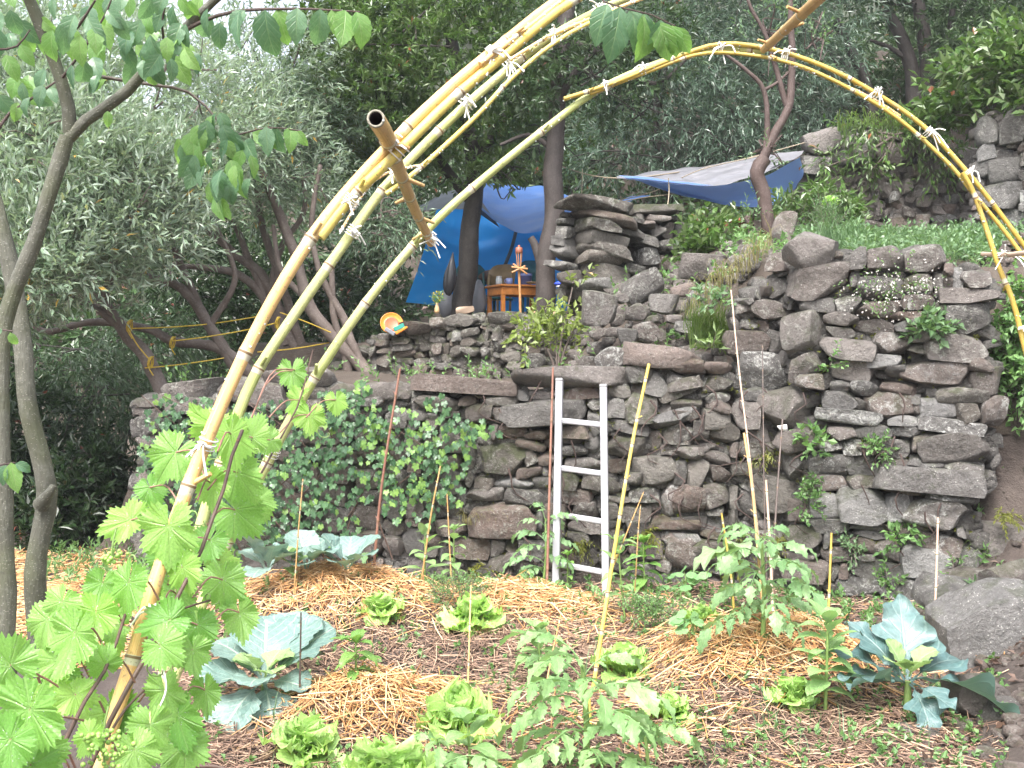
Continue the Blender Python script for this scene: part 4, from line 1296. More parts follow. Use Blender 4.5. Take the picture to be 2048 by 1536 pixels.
crown(t, R1, [(1190, 150, 9.8, 110, 110, .6), (1080, 130, 9.7, 90, 110, .5), (1290, 90, 10.0, 120, 90, .6), (1150, -90, 10, 260, 130, 1.0), (1250, 220, 10.3, 90, 50, .4)], 1100, 'holm_dark', 9, 0.08, 0.08, 0.027, 1.05, 0.2, 0.3, 'bark_oak', tuft=True)

GW = "grey-green trees on the slope behind"
t = tree("willow_leaved_tree", "narrow leaved grey tree drooping above the grey tarp", "tree", P(1330, 470, 14.5),
         [([(1330, 480), (1340, 380), (1310, 250), (1330, 120), (1300, -20)], 12, 6), ([(1310, 260), (1230, 330), (1150, 380)], 6, 3)], 'bark_oak', GW, 14.5)
crown(t, R1, [(1290, 170, 14.0, 170, 170, 1.3), (1420, 250, 14.0, 160, 110, 1.0), (1260, 310, 14.0, 150, 60, .7), (1400, 60, 14.5, 200, 130, 1.3), (1300, -120, 14.5, 320, 140, 1.6)], 2500, 'willow', 9, 0.30, 0.11, 0.024, 0.8, 0.5, 0.1, 'bark_oak')
t = tree("willow_leaved_tree", "narrow leaved grey tree with a dark leaning trunk behind the arch top", "tree", P(1700, 330, 15.5),
         [([(1750, 300), (1735, 180), (1700, 100), (1670, 40)], 14, 8), ([(1712, 150), (1660, 100), (1620, 90)], 6, 3), ([(1760, 260), (1700, 240), (1600, 250), (1540, 220)], 6, 3)], 'bark_oak', GW, 15.5)
crown(t, R1, [(1560, 170, 14.6, 160, 150, 1.3), (1610, 60, 15, 130, 130, 1.3), (1640, 225, 15.6, 110, 40, .6), (1500, 310, 14, 110, 60, .6), (1600, -110, 15, 320, 140, 1.6)], 1900, 'willow', 9, 0.30, 0.11, 0.024, 0.8, 0.45, 0.1, 'bark_oak')
t = tree("holm_oak", "dark oak with three trunks high on the right slope", "tree", P(1840, 190, 16.0),
         [([(1832, 215), (1822, 130), (1800, 70), (1770, 20)], 17, 10), ([(1850, 205), (1854, 110), (1838, 20), (1830, -60)], 17, 10), ([(1872, 195), (1895, 90), (1905, 20)], 9, 6), ([(1822, 125), (1780, 95), (1740, 80)], 6, 3)], 'bark_oak2', GK, 16.0)
crown(t, R1, [(1790, -10, 16.2, 170, 55, 1.0), (1960, 30, 15.2, 110, 100, 1.2), (1980, 130, 14.5, 110, 80, 1.0), (1850, -130, 16, 420, 150, 2.2), (2120, 60, 14.5, 160, 160, 1.5)], 3000, 'holm_dark', 9, 0.12, 0.12, 0.04, 1.05, 0.2, 0.4, 'bark_oak', tuft=True)

t = tree("pruned_tree", "small pruned tree with twisted red brown trunk before the grey tarp", "tree", P(1540, 490, 8.6),
         [([(1543, 500), (1537, 455), (1528, 400), (1512, 345), (1528, 318)], 15, 14), ([(1520, 330), (1545, 270), (1575, 215), (1583, 150), (1582, 60), (1580, -30)], 10, 5), ([(1528, 322), (1535, 260), (1528, 180), (1490, 140), (1450, 110)], 7, 3),
          ([(1575, 215), (1560, 170), (1535, 80), (1500, 10), (1490, -30)], 6, 3), ([(1528, 180), (1555, 165), (1582, 140)], 3.5, 2.5)], 'bark_red', None, 8.6)
crown(t, R1, [(1500, 445, 8.6, 26, 50, .15), (1540, 80, 8.6, 60, 70, .3), (1630, 80, 8.6, 30, 60, .2), (1530, 300, 8.6, 24, 26, .1)], 60, 'herb_cool', 8, 0.18, 0.05, 0.018, 0.8, 0.0, 0.6, 'bark_red')

# dark bushes under the olives
GS = "dark bushes in the shade at the left"
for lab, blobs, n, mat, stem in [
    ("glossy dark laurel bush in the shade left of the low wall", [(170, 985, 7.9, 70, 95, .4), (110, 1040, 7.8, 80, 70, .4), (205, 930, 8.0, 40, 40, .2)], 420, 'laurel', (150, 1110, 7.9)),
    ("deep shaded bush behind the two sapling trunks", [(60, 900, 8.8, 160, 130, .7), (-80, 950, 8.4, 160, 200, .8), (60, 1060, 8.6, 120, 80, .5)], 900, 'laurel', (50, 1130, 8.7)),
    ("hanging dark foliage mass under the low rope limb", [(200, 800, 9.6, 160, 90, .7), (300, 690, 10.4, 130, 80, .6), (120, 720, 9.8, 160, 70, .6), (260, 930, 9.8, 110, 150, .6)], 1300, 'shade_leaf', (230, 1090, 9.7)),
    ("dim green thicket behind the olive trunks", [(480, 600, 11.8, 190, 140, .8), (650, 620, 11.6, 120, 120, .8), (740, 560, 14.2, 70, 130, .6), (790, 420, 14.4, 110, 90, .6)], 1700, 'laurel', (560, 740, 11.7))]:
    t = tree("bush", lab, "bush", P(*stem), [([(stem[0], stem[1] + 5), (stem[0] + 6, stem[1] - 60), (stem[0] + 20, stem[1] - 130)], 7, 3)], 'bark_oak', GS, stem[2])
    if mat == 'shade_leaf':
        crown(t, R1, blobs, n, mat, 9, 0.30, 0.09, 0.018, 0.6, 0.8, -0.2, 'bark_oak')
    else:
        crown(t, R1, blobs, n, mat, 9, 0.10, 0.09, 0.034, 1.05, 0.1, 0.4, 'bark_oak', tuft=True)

# far-off wood behind everything: one mass
mb = MB()
C, A = blob_points(R1, [(150, 450, 24, 400, 260, 3), (600, 380, 23, 380, 260, 3), (1000, 350, 19, 350, 250, 2), (1350, 330, 20, 330, 240, 2), (1750, 150, 22, 420, 260, 3), (300, 700, 15, 420, 260, 1.8), (-300, 600, 14, 300, 400, 2),
                       (1300, 470, 15.5, 330, 90, 1), (1750, 230, 17.6, 110, 60, .8), (1880, 150, 18, 120, 90, .8), (2250, 0, 18, 300, 350, 3), (1100, 60, 24, 500, 260, 3), (-500, 350, 20, 500, 380, 3)], 15000)
leaf_cloud(mb, R1, C, A * 0.5 + R1.normal(0, 0.6, A.shape), 9, 0.55, 0.19, 0.075, 1.0, 0.4, tuft=True)
tag(part("woodland", mb.mesh("woodland", M['holm_dark'], smooth=False), None, kind="stuff"), "dark evergreen woodland filling the slope behind the camp", "woodland")


# ------------------------------------------------------------------ blades, herbs and shrubs
def blades(mb, rng, C, n, L, W, lean=0.5, droop=0.8, tint=(0, 1), out=None):
    """n blades per root point, each a curved strip."""
    N = len(C) * n
    c = np.repeat(C, n, 0) + rng.normal(0, 0.02, (N, 3)) * (1, 1, 0)
    az = rng.uniform(0, 6.28, N)
    d = np.stack([np.cos(az), np.sin(az), 0 * az], -1)
    if out is not None: d = norm(d * 0.6 + np.asarray(out))
    up = np.array((0, 0, 1.0))
    l = L * rng.uniform(0.5, 1.2, N)[:, None]
    x = norm(np.cross(d, up)) * W / 2
    le = rng.uniform(0.2, 1, N)[:, None] * lean
    pts = []
    p = c; a = le * 0.4
    for s in range(4):
        pts.append(p)
        dirv = d * np.sin(a) + up * np.cos(a)
        p = p + dirv * l / 3
        a = a + droop * rng.uniform(0.4, 1.2, (N, 1))
    w = (1, 0.85, 0.55, 0.05)
    V = np.stack([q for s in range(4) for q in (pts[s] - x * w[s], pts[s] + x * w[s])], 1).reshape(-1, 3)
    i = np.arange(N)[:, None] * 8
    F = np.concatenate([i + np.array([[2 * s, 2 * s + 1, 2 * s + 3, 2 * s + 2]]) for s in range(3)])
    mb.add(V, F, np.repeat(rng.uniform(*tint, N), 8))


def tuft(label, pts, n, L, W, mat, lean=0.5, droop=0.7, out=None, name="grass_tuft", cat="grass tuft", group=None, seed=1):
    rng = np.random.default_rng(seed)
    C = np.array(pts)
    mb = MB(); blades(mb, rng, C, n, L, W, lean, droop, out=out)
    root = thing(name, label, cat, C.mean(0), group)
    part("blades", mb.mesh("blades", M[mat], smooth=False), root, kind="stuff")
    return root


def spread(rng, px, py, D, rx, ry, rd, n):
    d = rng.normal(0, 0.5, (n, 3))
    return P(px, py, D) + d * (mm(rx, D), rd, mm(ry, D))


R2 = np.random.default_rng(55)
GG = "grass tufts on the walls"
tuft("tuft of trailing dry grass spilling over the wall beside the pruned tree", [P(1500 + i * 7 - k * 30, 545 - i * 9 + k * 22, 7.0 - 0.02 * k) for i in range(7) for k in range(5)], 5, 0.30, 0.004, 'grass_dry', 1.2, 1.2, (-0.3, -0.9, 0), group=GG, seed=2)
tuft("green grass tuft under the trailing dry grass on the bank", [P(1385 + i * 9, 660 + k * 18, 6.9) for i in range(8) for k in range(3)], 16, 0.28, 0.006, 'grass', 0.7, 0.7, (-0.1, -0.6, 0), group=GG, seed=3)
tuft("spiky grey green grass beside the big top boulder of the tall wall", [P(1640 + i * 9, 480 - abs(i - 4) * 2, 7.3) for i in range(9)], 12, 0.22, 0.006, 'herb_cool', 0.9, 0.7, group=GG, seed=4)
tuft("long pale grass hanging at the right edge of the tall wall", [P(1960 + i * 8, 1120 + i * 10, 6.0) for i in range(5)], 7, 0.26, 0.006, 'grass', 0.9, 0.9, (0.1, -0.6, 0), group=GG, seed=5)
tuft("curtain of grass hanging over the overgrown back wall", [P(1680 + i * 9, 262 + 12 * math.sin(i * 1.7) - i * 0.2, 10.35) for i in range(30)], 9, 0.28, 0.009, 'grass', 0.9, 1.0, (0, -0.9, 0), group=GG, seed=6)
tuft("dry brown grass clinging to the low wall under the big stone", [P(930 + i * 10, 1045 + 6 * math.sin(i), 6.62) for i in range(9)], 8, 0.16, 0.004, 'grass_dry', 0.9, 1.1, (0, -0.7, 0), group=GG, seed=7)

FERNS = "small ferns in the wall joints"
for k, (px, py, w, lab) in enumerate([(1480, 1080, 44, "yellow green fern left of the thin canes in the wall recess"), (1560, 1075, 30, "yellow green fern right of the thin canes"), (1165, 1085, 30, "small fern low behind the ladder"),
                                      (950, 1140, 34, "mossy fern below the big stone in the low wall"), (1290, 1065, 26, "small fern right of the ladder by the tall cane"), (1530, 905, 26, "tiny fern above the reddish stone in the recess"), (2005, 1030, 26, "small fern on the earth bank at the right edge")]):
    D = wd(min(px, 1950)) - 0.06
    rng = np.random.default_rng(70 + k)
    mb = MB()
    C = spread(rng, px, py, D, w * 0.35, 6, 0.02, 12)
    A = rng.normal(0, 0.7, (12, 3)) + (0, -0.8, 0.1)
    leaf_cloud(mb, rng, C, A, 14, mm(w * 1.5, D), 0.035, 0.010, 1.1, 0.9, jit=0.2)
    root = thing("fern", lab, "fern", P(px, py, D), FERNS)
    part("fronds", mb.mesh("fronds", M['moss'], smooth=False), root, kind="stuff")


def herb(name, label, cat, blobs, n, mat, k=6, slen=0.12, L=0.05, W=0.03, ang=1.0, droop=0.2, up=0.5, group=None, stem=None, seed=0, stemmat='bark_olive', tint=(0, 1), tuftp=False):
    rng = np.random.default_rng(seed + 900)
    root = thing(name, label, cat, P(*(stem or blobs[0][:3])), group)
    C, A = blob_points(rng, blobs, n, 0.6)
    mb = MB()
    leaf_cloud(mb, rng, C, A * 0.5 + rng.normal(0, 0.4, A.shape) + np.array((0, 0, up)), k, slen, L, W, ang, droop, twig=0.002, tuft=tuftp, tint=tint)
    part("foliage", mb.mesh("foliage", [M[mat], M[stemmat]], smooth=False), root, kind="stuff")
    if stem:
        for q in range(4):
            b = blobs[q % len(blobs)]
            limb(root, "stem", [stem, (stem[0] + (b[0] - stem[0]) * 0.4, (stem[1] + b[1]) / 2, stem[2]), (b[0] + rng.uniform(-8, 8), b[1], b[2])], 3, 1.2, stemmat, seg=5, seed=q)
    return root


herb("leafy_shrub", "yellow green leafy shrub growing in front of the camp terrace wall", "shrub", [(1110, 690, 8.4, 75, 55, .3), (1150, 640, 8.4, 55, 55, .25), (1070, 650, 8.5, 45, 45, .2), (1140, 575, 8.5, 32, 35, .15), (1045, 620, 8.6, 30, 35, .15), (1175, 680, 8.4, 30, 40, .2)], 230, 'bright_bush', 6, 0.14, 0.065, 0.04, stem=(1115, 760, 8.4), seed=1, tuftp=True)
herb("leafy_shrub", "green leafy creeper on top of the low wall right of the pillar", "shrub", [(1420, 480, 8.8, 55, 26, .3), (1395, 505, 8.6, 35, 22, .2), (1462, 458, 9.2, 36, 18, .25)], 130, 'holm', 6, 0.18, 0.08, 0.05, stem=(1425, 530, 8.8), seed=2, tuftp=True)
herb("leafy_shrub", "low dark green shrub in front of the back wall beside the blue tarp", "shrub", [(1640, 415, 9.8, 55, 30, .4), (1590, 432, 9.6, 45, 24, .3), (1680, 440, 9.8, 36, 24, .3)], 240, 'holm', 7, 0.2, 0.09, 0.035, stem=(1640, 460, 9.7), seed=3, tuftp=True)
herb("leafy_shrub", "hanging green creeper over the back wall below the grass", "shrub", [(1740, 262, 10.4, 60, 18, .2), (1840, 258, 10.4, 60, 18, .2), (1650, 335, 10.4, 16, 24, .12), (1750, 340, 10.35, 20, 16, .1), (1880, 330, 10.35, 20, 20, .1)], 130, 'holm', 7, 0.25, 0.085, 0.03, droop=0.9, up=-0.2, stem=(1790, 270, 10.3), seed=4)
herb("leafy_shrub", "bright leafy shrub overhanging the pale block wall at the upper right", "shrub", [(1950, 170, 9.9, 75, 55, .5), (2040, 130, 9.6, 90, 60, .5), (1900, 230, 10.2, 60, 40, .35), (2100, 190, 9.2, 90, 50, .5)], 520, 'holm', 7, 0.28, 0.11, 0.06, stem=(1980, 230, 9.9), seed=5, tuftp=True)
herb("leafy_shrub", "bright green bramble hanging down the right end of the tall wall", "shrub", [(2020, 660, 6.1, 34, 60, .2), (2040, 590, 6.2, 34, 40, .2), (2060, 760, 6.0, 50, 60, .2), (2010, 745, 6.1, 22, 34, .12)], 300, 'herb', 6, 0.14, 0.05, 0.034, stem=(2050, 560, 6.2), seed=6, droop=0.5, tuftp=True)
mb = MB()
rng = np.random.default_rng(31)
px = rng.uniform(1600, 2150, 2600); Dd = rng.uniform(6.7, 9.6, 2600)
X = np.array([P(a, 500, b)[0] for a, b in zip(px, Dd)])
C = np.stack([X, Dd, tz(X, Dd) + 0.02], -1)
cl = SinNoise(61, (1.5, 3.5))(C)
C = C[((px > 1690) | (Dd > 7.4)) & (cl + rng.uniform(-.5, .5, len(C)) > -0.05)]
leaf_cloud(mb, rng, C, rng.normal(0, 0.5, C.shape) + (0, 0, 0.9), 7, 0.15, 0.05, 0.028, 1.0, 0.1, twig=0.0012, tuft=True)
k = rng.permutation(len(C))[:80]
leaf_cloud(mb, rng, C[k], rng.normal(0, 0.2, (len(k), 3)) + (0, 0, 1), 8, 0.20, 0.05, 0.028, 1.0, 0.1, twig=0.0015)
tag(part("ground_cover", mb.mesh("ground_cover", [M['herb_cool'], M['stem_green']], smooth=False), None, kind="stuff"), "pale green ground cover on the terrace above the tall wall", "ground cover")
mb = MB()
X = rng.uniform(-9, 13, 5200); Y = rng.uniform(12.4, 21, 5200); C = np.stack([X, Y, tz(X, Y) + .1], -1)
k = (np.abs(X) > 1.6) | (Y > 14); C = C[k]
leaf_cloud(mb, rng, C, rng.normal(0, .5, C.shape) + (0, 0, .8), 8, .4, .14, .06, 1.0, .3, tuft=True)
C2 = np.stack([rng.uniform(-30, 50, 5000), rng.uniform(20, 60, 5000)], -1)
zz = 3.0 + (C2[:, 1] - 19) * (0.11 + 0.23 * sstep(-5, 12, C2[:, 0])) + np.clip(C2[:, 0], -10, 60) * 0.10
C = np.stack([C2[:, 0], C2[:, 1], zz + .2], -1)
leaf_cloud(mb, rng, C, rng.normal(0, .5, C.shape) + (0, 0, .8), 8, 1.1, .36, .17, 1.0, .3, tuft=True)
tag(part("undergrowth", mb.mesh("undergrowth", M['holm_dark'], smooth=False), None, kind="stuff"), "dark undergrowth covering the slope behind the camp", "undergrowth")
mb = MB()
px = rng.uniform(1250, 1620, 260); py = rng.uniform(0, 1, 260)
Dd = rng.uniform(7.0, 9.8, 260)
X = np.array([P(a, 500, b)[0] for a, b in zip(px, Dd)]); C = np.stack([X, Dd, tz(X, Dd) + 0.02], -1)
leaf_cloud(mb, rng, C, rng.normal(0, 0.5, C.shape) + (0, 0, 0.7), 7, 0.14, 0.05, 0.028, 1.0, 0.2, twig=0.0015, tuft=True)
X = rng.uniform(-2.4, 1.0, 80); Y = rng.uniform(7.0, 9.0, 80); C = np.stack([X, Y, tz(X, Y)], -1)
leaf_cloud(mb, rng, C, rng.normal(0, 0.5, C.shape) + (0, 0, 0.9), 8, 0.2, 0.045, 0.022, 1.0, 0.1, twig=0.0015)
tag(part("weeds", mb.mesh("weeds", [M['herb'], M['stem_green']], smooth=False), None, kind="stuff"), "scattered green weeds on the bank and the lower terrace", "weeds")

# plants rooted in the front walls
GP = "plants rooted in the tall wall"
for k, (px, py, rx, ry, mat, L, W, lab) in enumerate([
    (1565 + 55, 885, 20, 18, 'herb', .05, .035, "light green leaf rosette beside the reddish stone"),
    (1860, 655, 36, 20, 'herb_cool', .06, .04, "grey green spurge on the upper middle of the tall wall"),
    (1800, 1075, 34, 20, 'herb', .055, .032, "mint green leafy weed below the whitest stone"),
    (1700, 1100, 24, 28, 'herb_cool', .03, .018, "feathery pale weed right of the orange cane"),
    (1775, 1170, 26, 26, 'herb', .035, .022, "small weed near the foot of the tall wall"),
    (1620, 1000, 20, 34, 'herb', .035, .024, "green trailing weed left edge of the pale long stone"),
    (1660, 730, 16, 26, 'herb', .035, .02, "tiny climbing weed beside the mid slanting stone"),
    (1590, 590, 24, 14, 'herb', .05, .035, "leafy weed under the biggest top boulder"),
    (1915, 1130, 24, 26, 'herb', .03, .014, "thin weed at the lower right corner of the tall wall"),
    (1430, 600, 40, 20, 'herb_cool', .06, .025, "pale weed in the hanging grass"),
    (1420, 690, 34, 22, 'grass', .07, .02, "pale green weed above the wall recess"),
    (1980, 1200, 24, 14, 'herb_cool', .05, .02, "grey green weed on the bedrock ledge"),
    (1760, 900, 18, 20, 'herb', .03, .02, "little creeping weed in the middle joints"),
]):
    D = wd(min(px, 1960)) - 0.10 if py < 1190 else 5.3
    if py < 620: D = 6.6
    herb("wall_plant", lab, "weed", [(px, py, D, rx, ry, .06)], 26, mat, 6, 0.08, L, W, group=GP, seed=40 + k, tuftp=True)
# white flowered trailing plant
rng = np.random.default_rng(64)
root = thing("flowering_plant", "trailing plant with tiny white flowers over the top of the tall wall", "flowering plant", P(1800, 550, 6.15))
mb = MB()
C = spread(rng, 1800, 575, 6.02, 110, 50, 0.05, 90)
leaf_cloud(mb, rng, C, rng.normal(0, 0.6, C.shape) + (0, -0.2, -0.4), 5, 0.10, 0.02, 0.012, 1.0, 0.3, twig=0.0012)
part("foliage", mb.mesh("foliage", [M['herb'], M['stem_brown']], smooth=False), root, kind="stuff")
mb = MB()
C = spread(rng, 1800, 580, 5.98, 125, 60, 0.06, 190)
leaf_cloud(mb, rng, C, rng.normal(0, 0.6, C.shape) + (0, -0.6, 0.2), 4, 0.005, 0.009, 0.008, 1.3, 0.0, tuft=True)
part("blossoms", mb.mesh("blossoms", M['petal_white'], smooth=False), root, kind="stuff")
herb("spurge", "blue green spurge with a yellow head on the right terrace", "plant", [(1660, 455, 7.9, 26, 26, .12)], 60, 'herb_cool', 14, 0.2, 0.05, 0.008, 0.9, 0.0, 0.8, stem=(1655, 490, 7.9), seed=80)
herb("yellow_flower", "yellow green flower head above the spurge", "flower", [(1661, 406, 8.0, 9, 8, .03)], 26, 'grape_young', 6, 0.03, 0.03, 0.02, seed=81, stem=(1660, 430, 8.0))

# ivy on the low wall
iv = [polar_leaf(ivy_r, 30, 1, 165, 0.05, 0.12, s, 0.12) for s in range(4)]
ivm = [m.mesh("ivy_leaf_%d" % i, M['ivy']) for i, m in enumerate(iv)]
ivy_y = [m.mesh("ivy_young_leaf_%d" % i, M['ivy_young']) for i, m in enumerate(iv)]
rng = np.random.default_rng(66)
ivy_root = thing("ivy", "dense green ivy spreading over the left part of the low wall", "ivy", P(700, 1150, 6.75))
spots = []
IVB = [(330, 900, 55, 110), (420, 920, 110, 130), (560, 930, 120, 130), (680, 900, 110, 120), (690, 820, 70, 40), (780, 870, 80, 60), (830, 940, 85, 70), (900, 900, 55, 75), (930, 860, 45, 30), (970, 865, 34, 16), (875, 815, 26, 26), (820, 1010, 60, 40), (300, 1010, 40, 90), (600, 1050, 120, 50), (440, 1060, 90, 70),
       (900, 985, 36, 26), (340, 800, 40, 14), (730, 775, 20, 14)]
area = np.array([b[2] * b[3] for b in IVB], float)
for b, a in zip(IVB, area / area.sum()):
    for _ in range(int(1500 * a) + 3):
        d = rng.normal(size=2); d = d / np.linalg.norm(d) * rng.uniform(0, 1) ** 0.55
        spots.append((b[0] + d[0] * b[2], b[1] + d[1] * b[3]))
rest = MB()
order = rng.permutation(len(spots))
nin = 0
for q in order:
    px, py = spots[q]
    D = wd(px) - 0.10 - rng.uniform(0.0, 0.16)
    pos = P(px, py, D)
    down = np.array((rng.normal(0, 0.5), rng.normal(-0.35, 0.2), -1.0))
    n = np.array((rng.normal(0, 0.35), -1.0, rng.normal(0.45, 0.3)))
    s = rng.uniform(0.022, 0.043)
    young = (px > 720 and rng.uniform() < 0.28) or rng.uniform() < 0.03
    k = int(rng.integers(0, 4))
    Mx = frame(pos, down, n, s)
    if nin < 290 and (px > 480 or rng.uniform() < 0.3):
        part("leaf", (ivy_y if young else ivm)[k], ivy_root, Mx); nin += 1
    else:
        rest.merge(iv[k], Mx)
        if young: rest.MI[-1] = np.ones_like(rest.MI[-1]); rest.MI[-2] = np.ones_like(rest.MI[-2])
part("leaves", rest.mesh("ivy_leaves", [M['ivy'], M['ivy_young']]), ivy_root, kind="stuff")
for k in range(9):
    x0 = rng.uniform(380, 880)
    limb(ivy_root, "stem", [(x0 + rng.normal(0, 40) * q, 1120 - q * 110, wd(x0) - 0.12) for q in range(4)], 1.6, 0.8, 'stem_brown', seg=5, seed=k)

# rubble on the bank and the terraces
mb = MB(); rng = np.random.default_rng(88)
n = 420
y = rng.uniform(6.9, 9.2, n); x = (rng.uniform(1150, 1600, n) - 1024) / 2048 * y
for a, b in zip(x, y):
    V, F = ROCKS[3][int(rng.integers(0, 14))]; s_ = rng.uniform(.015, .07)
    mb.add(V * (s_ * 1.3, s_, s_ * .8) @ rotz(rng.uniform(0, 6)).T + (a, b, float(tz(a, b)) + s_ * .2), F)
tag(part("rubble", mb.mesh("rubble", M['stone_warm']), None, kind="stuff"), "loose rubble and chips of stone on the sloping bank", "rubble")

# bare roots creeping over the stones
rng = np.random.default_rng(91)
for k in range(46):
    px = rng.uniform(960, 1560) if k < 34 else rng.uniform(1600, 1900); py = rng.uniform(760, 1080)
    D = wd(px) - 0.10
    w_ = limb(low_wall if px < 1460 else tall_wall, "root", [(px, py, D), (px + rng.normal(0, 14), py + 22, D - .01), (px + rng.normal(0, 22), py + 48, D), (px + rng.normal(6, 30), py + 72, D + .02)], rng.uniform(1.4, 2.6), .8, 'bark_red', seg=5, seed=k)
mb = MB()
px = rng.uniform(960, 1960, 700); py = rng.uniform(560, 1190, 700)
C = np.array([P(a, b, wd(a) - .02) for a, b in zip(px, py) if b > wa_top(a) - (200 if a > 1480 else -20)])
leaf_cloud(mb, rng, C, rng.normal(0, .5, C.shape) + (0, -.8, .3), 6, .03, .016, .010, 1.2, .2, tuft=True)
tag(part("moss", mb.mesh("moss", M['moss'], smooth=False), None, kind="stuff"), "moss and tiny creepers in the joints of the front walls", "moss")
# ------------------------------------------------------------------ the camp: tarps, ropes, table and what stands by it
def loft(name, rows, mat, root=None, n=28, m=14, wr=0.02, seed=0, label=None, sag=0.0, kind=None):
    """Cloth stretched through rows of points (px, py, D)."""
    R_ = [smooth_path([P(*q) for q in r], n) for r in rows]
    A = np.array(R_)                                   # rows x n x 3
    cols = [smooth_path(A[:, i], m) if len(rows) > 2 else smooth_path(A[:, i], m) for i in range(n)]
    A = np.array(cols).transpose(1, 0, 2)
    nz = SinNoise(seed, (0.9, 2.2, 4.5))
    v = np.linspace(0, 1, m)[:, None]; u = np.linspace(0, 1, n)[None]
    A[..., 1] += wr * nz(A * (2, 2, 3) ) * 1.6
    A[..., 2] += wr * 0.8 * nz(A * (3, 2, 1) + 9) - sag * np.sin(v * math.pi) * np.sin(u * math.pi)
    fold = nz(A * 2.5 + 4)
    A[..., 1] += wr * 0.55 * np.sin(v * 22 + 5 * fold + 3 * u) * (0.4 + fold)
    idx = np.arange(m * n).reshape(m, n)
    F = np.stack([idx[:-1, :-1], idx[1:, :-1], idx[1:, 1:], idx[:-1, 1:]], -1).reshape(-1, 4)
    mb = MB(); mb.add(A.reshape(-1, 3), F)
    return part(name, mb.mesh(name, M[mat]), root, label=label, kind=kind)


def rope(name, label, pts, r, mat, sag=0.0, group=None, knots=()):
    q = smooth_path([P(*p) for p in pts], max(10, 8 * len(pts)))
    if sag:
        t = np.linspace(0, 1, len(q)); q[:, 2] -= sag * 4 * t * (1 - t)
    mb = MB(); tube(mb, q, r, 6)
    for k in knots:
        c = P(*k)
        a = np.linspace(0, 6.28 * 2, 26)
        ring = np.stack([c[0] + 0.012 * np.cos(a) + 0.002 * a, c[1] + 0.045 * np.sin(a), c[2] + 0.046 * np.cos(a + 0.3)], -1)
        tube(mb, ring, r, 5)
        tube(mb, smooth_path([c, c + (0.02, -0.05, -0.05), c + (0.05, -0.05, -0.1)], 6), r, 5)
    o = part(name, mb.mesh(name, M[mat]))
    return tag(o, label, "rope", group)


t = thing("tarp_shelter", "blue tarp shelter behind the camp table with a sagging faded top sheet", "tarp shelter", P(980, 620, 12.4))
loft("back_sheet", [[(880, 395, 12.9), (960, 400, 13.2), (1060, 400, 13.2), (1180, 400, 13.0)], [(850, 500, 12.7), (940, 510, 13.0), (1040, 510, 13.0), (1170, 500, 12.9)], [(812, 606, 12.4), (920, 618, 12.6), (1010, 622, 12.7), (1170, 620, 12.6)]], 'tarp_blue', t, n=50, m=40, wr=0.045, seed=1)
loft("top_sheet", [[(945, 372, 12.7), (1010, 366, 13.0), (1090, 376, 12.9), (1170, 396, 12.2), (1300, 402, 11.2)], [(955, 398, 11.9), (1010, 420, 11.9), (1080, 418, 11.9), (1140, 420, 11.4), (1240, 410, 10.8)],
                   [(965, 420, 11.3), (1005, 452, 11.2), (1050, 462, 11.2), (1110, 452, 11.1), (1180, 430, 10.7)]], 'tarp_sky', t, n=60, m=36, wr=0.06, seed=5)
loft("grey_flap", [[(840, 412, 12.3), (890, 385, 12.6), (950, 376, 12.6)], [(836, 424, 11.9), (900, 420, 11.8), (965, 424, 11.5)]], 'tarp_dull', t, wr=0.03, seed=7)
loft("corner_flap", [[(945, 380, 12.3), (957, 392, 12.0)], [(955, 425, 11.5), (1000, 455, 11.3)]], 'tarp_dull', t, n=10, m=10, wr=0.01, seed=8)
mb = MB()
tube(mb, smooth_path([P(1034, 455, 12.85), P(1022, 500, 12.8), P(1008, 535, 12.72), P(1000, 560, 12.6), P(998, 590, 12.5)], 14), 0.022, 6)
part("seam_pole", mb.mesh("seam_pole", M['tarp_seam']), t)

t = thing("tarp", "grey and blue tarp strung as an awning behind the small pruned tree", "tarp", P(1440, 400, 9.9))
mid = [(1236, 352, 9.2), (1300, 355, 9.3), (1360, 362, 9.4), (1430, 370, 9.4), (1500, 359, 9.6), (1545, 345, 9.9), (1600, 312, 10.2)]
loft("grey_top", [[(1234, 350, 9.6), (1300, 345, 9.9), (1360, 338, 10.1), (1430, 329, 10.3), (1500, 318, 10.4), (1560, 308, 10.5), (1606, 297, 10.6)],
                  [(1236, 351, 9.4), (1300, 353, 9.6), (1360, 353, 9.8), (1430, 354, 9.8), (1500, 342, 10.0), (1555, 328, 10.2), (1604, 307, 10.4)], mid], 'tarp_grey', t, n=60, m=30, wr=0.05, seed=11)
loft("blue_underside", [[(a, b + 1, d + 0.03) for a, b, d in mid], [(1250, 357, 9.5), (1310, 368, 9.8), (1380, 384, 9.9), (1440, 396, 9.9), (1510, 392, 10.0), (1560, 376, 10.2), (1608, 345, 10.5)],
                        [(1275, 362, 9.9), (1330, 382, 9.9), (1400, 400, 9.9), (1470, 412, 9.9), (1545, 410, 10.0), (1575, 390, 10.4), (1596, 372, 10.7)]], 'tarp_under', t, n=44, m=12, wr=0.02, seed=12)
GR = "guy ropes of the tarps"
rope("guy_rope", "tan ridge rope running from the grey tarp up to the back wall", [(1100, 326, 11.5), (1236, 350, 9.7), (1450, 322, 10.35), (1640, 277, 10.6)], 0.006, 'rope_tan', 0.03, GR)
rope("guy_rope", "upper tan rope running under the awning to the blue shelter", [(1240, 400, 10.8), (1310, 382, 10.3), (1400, 340, 9.6), (1520, 312, 10.2)], 0.005, 'rope_tan', 0.0, GR)
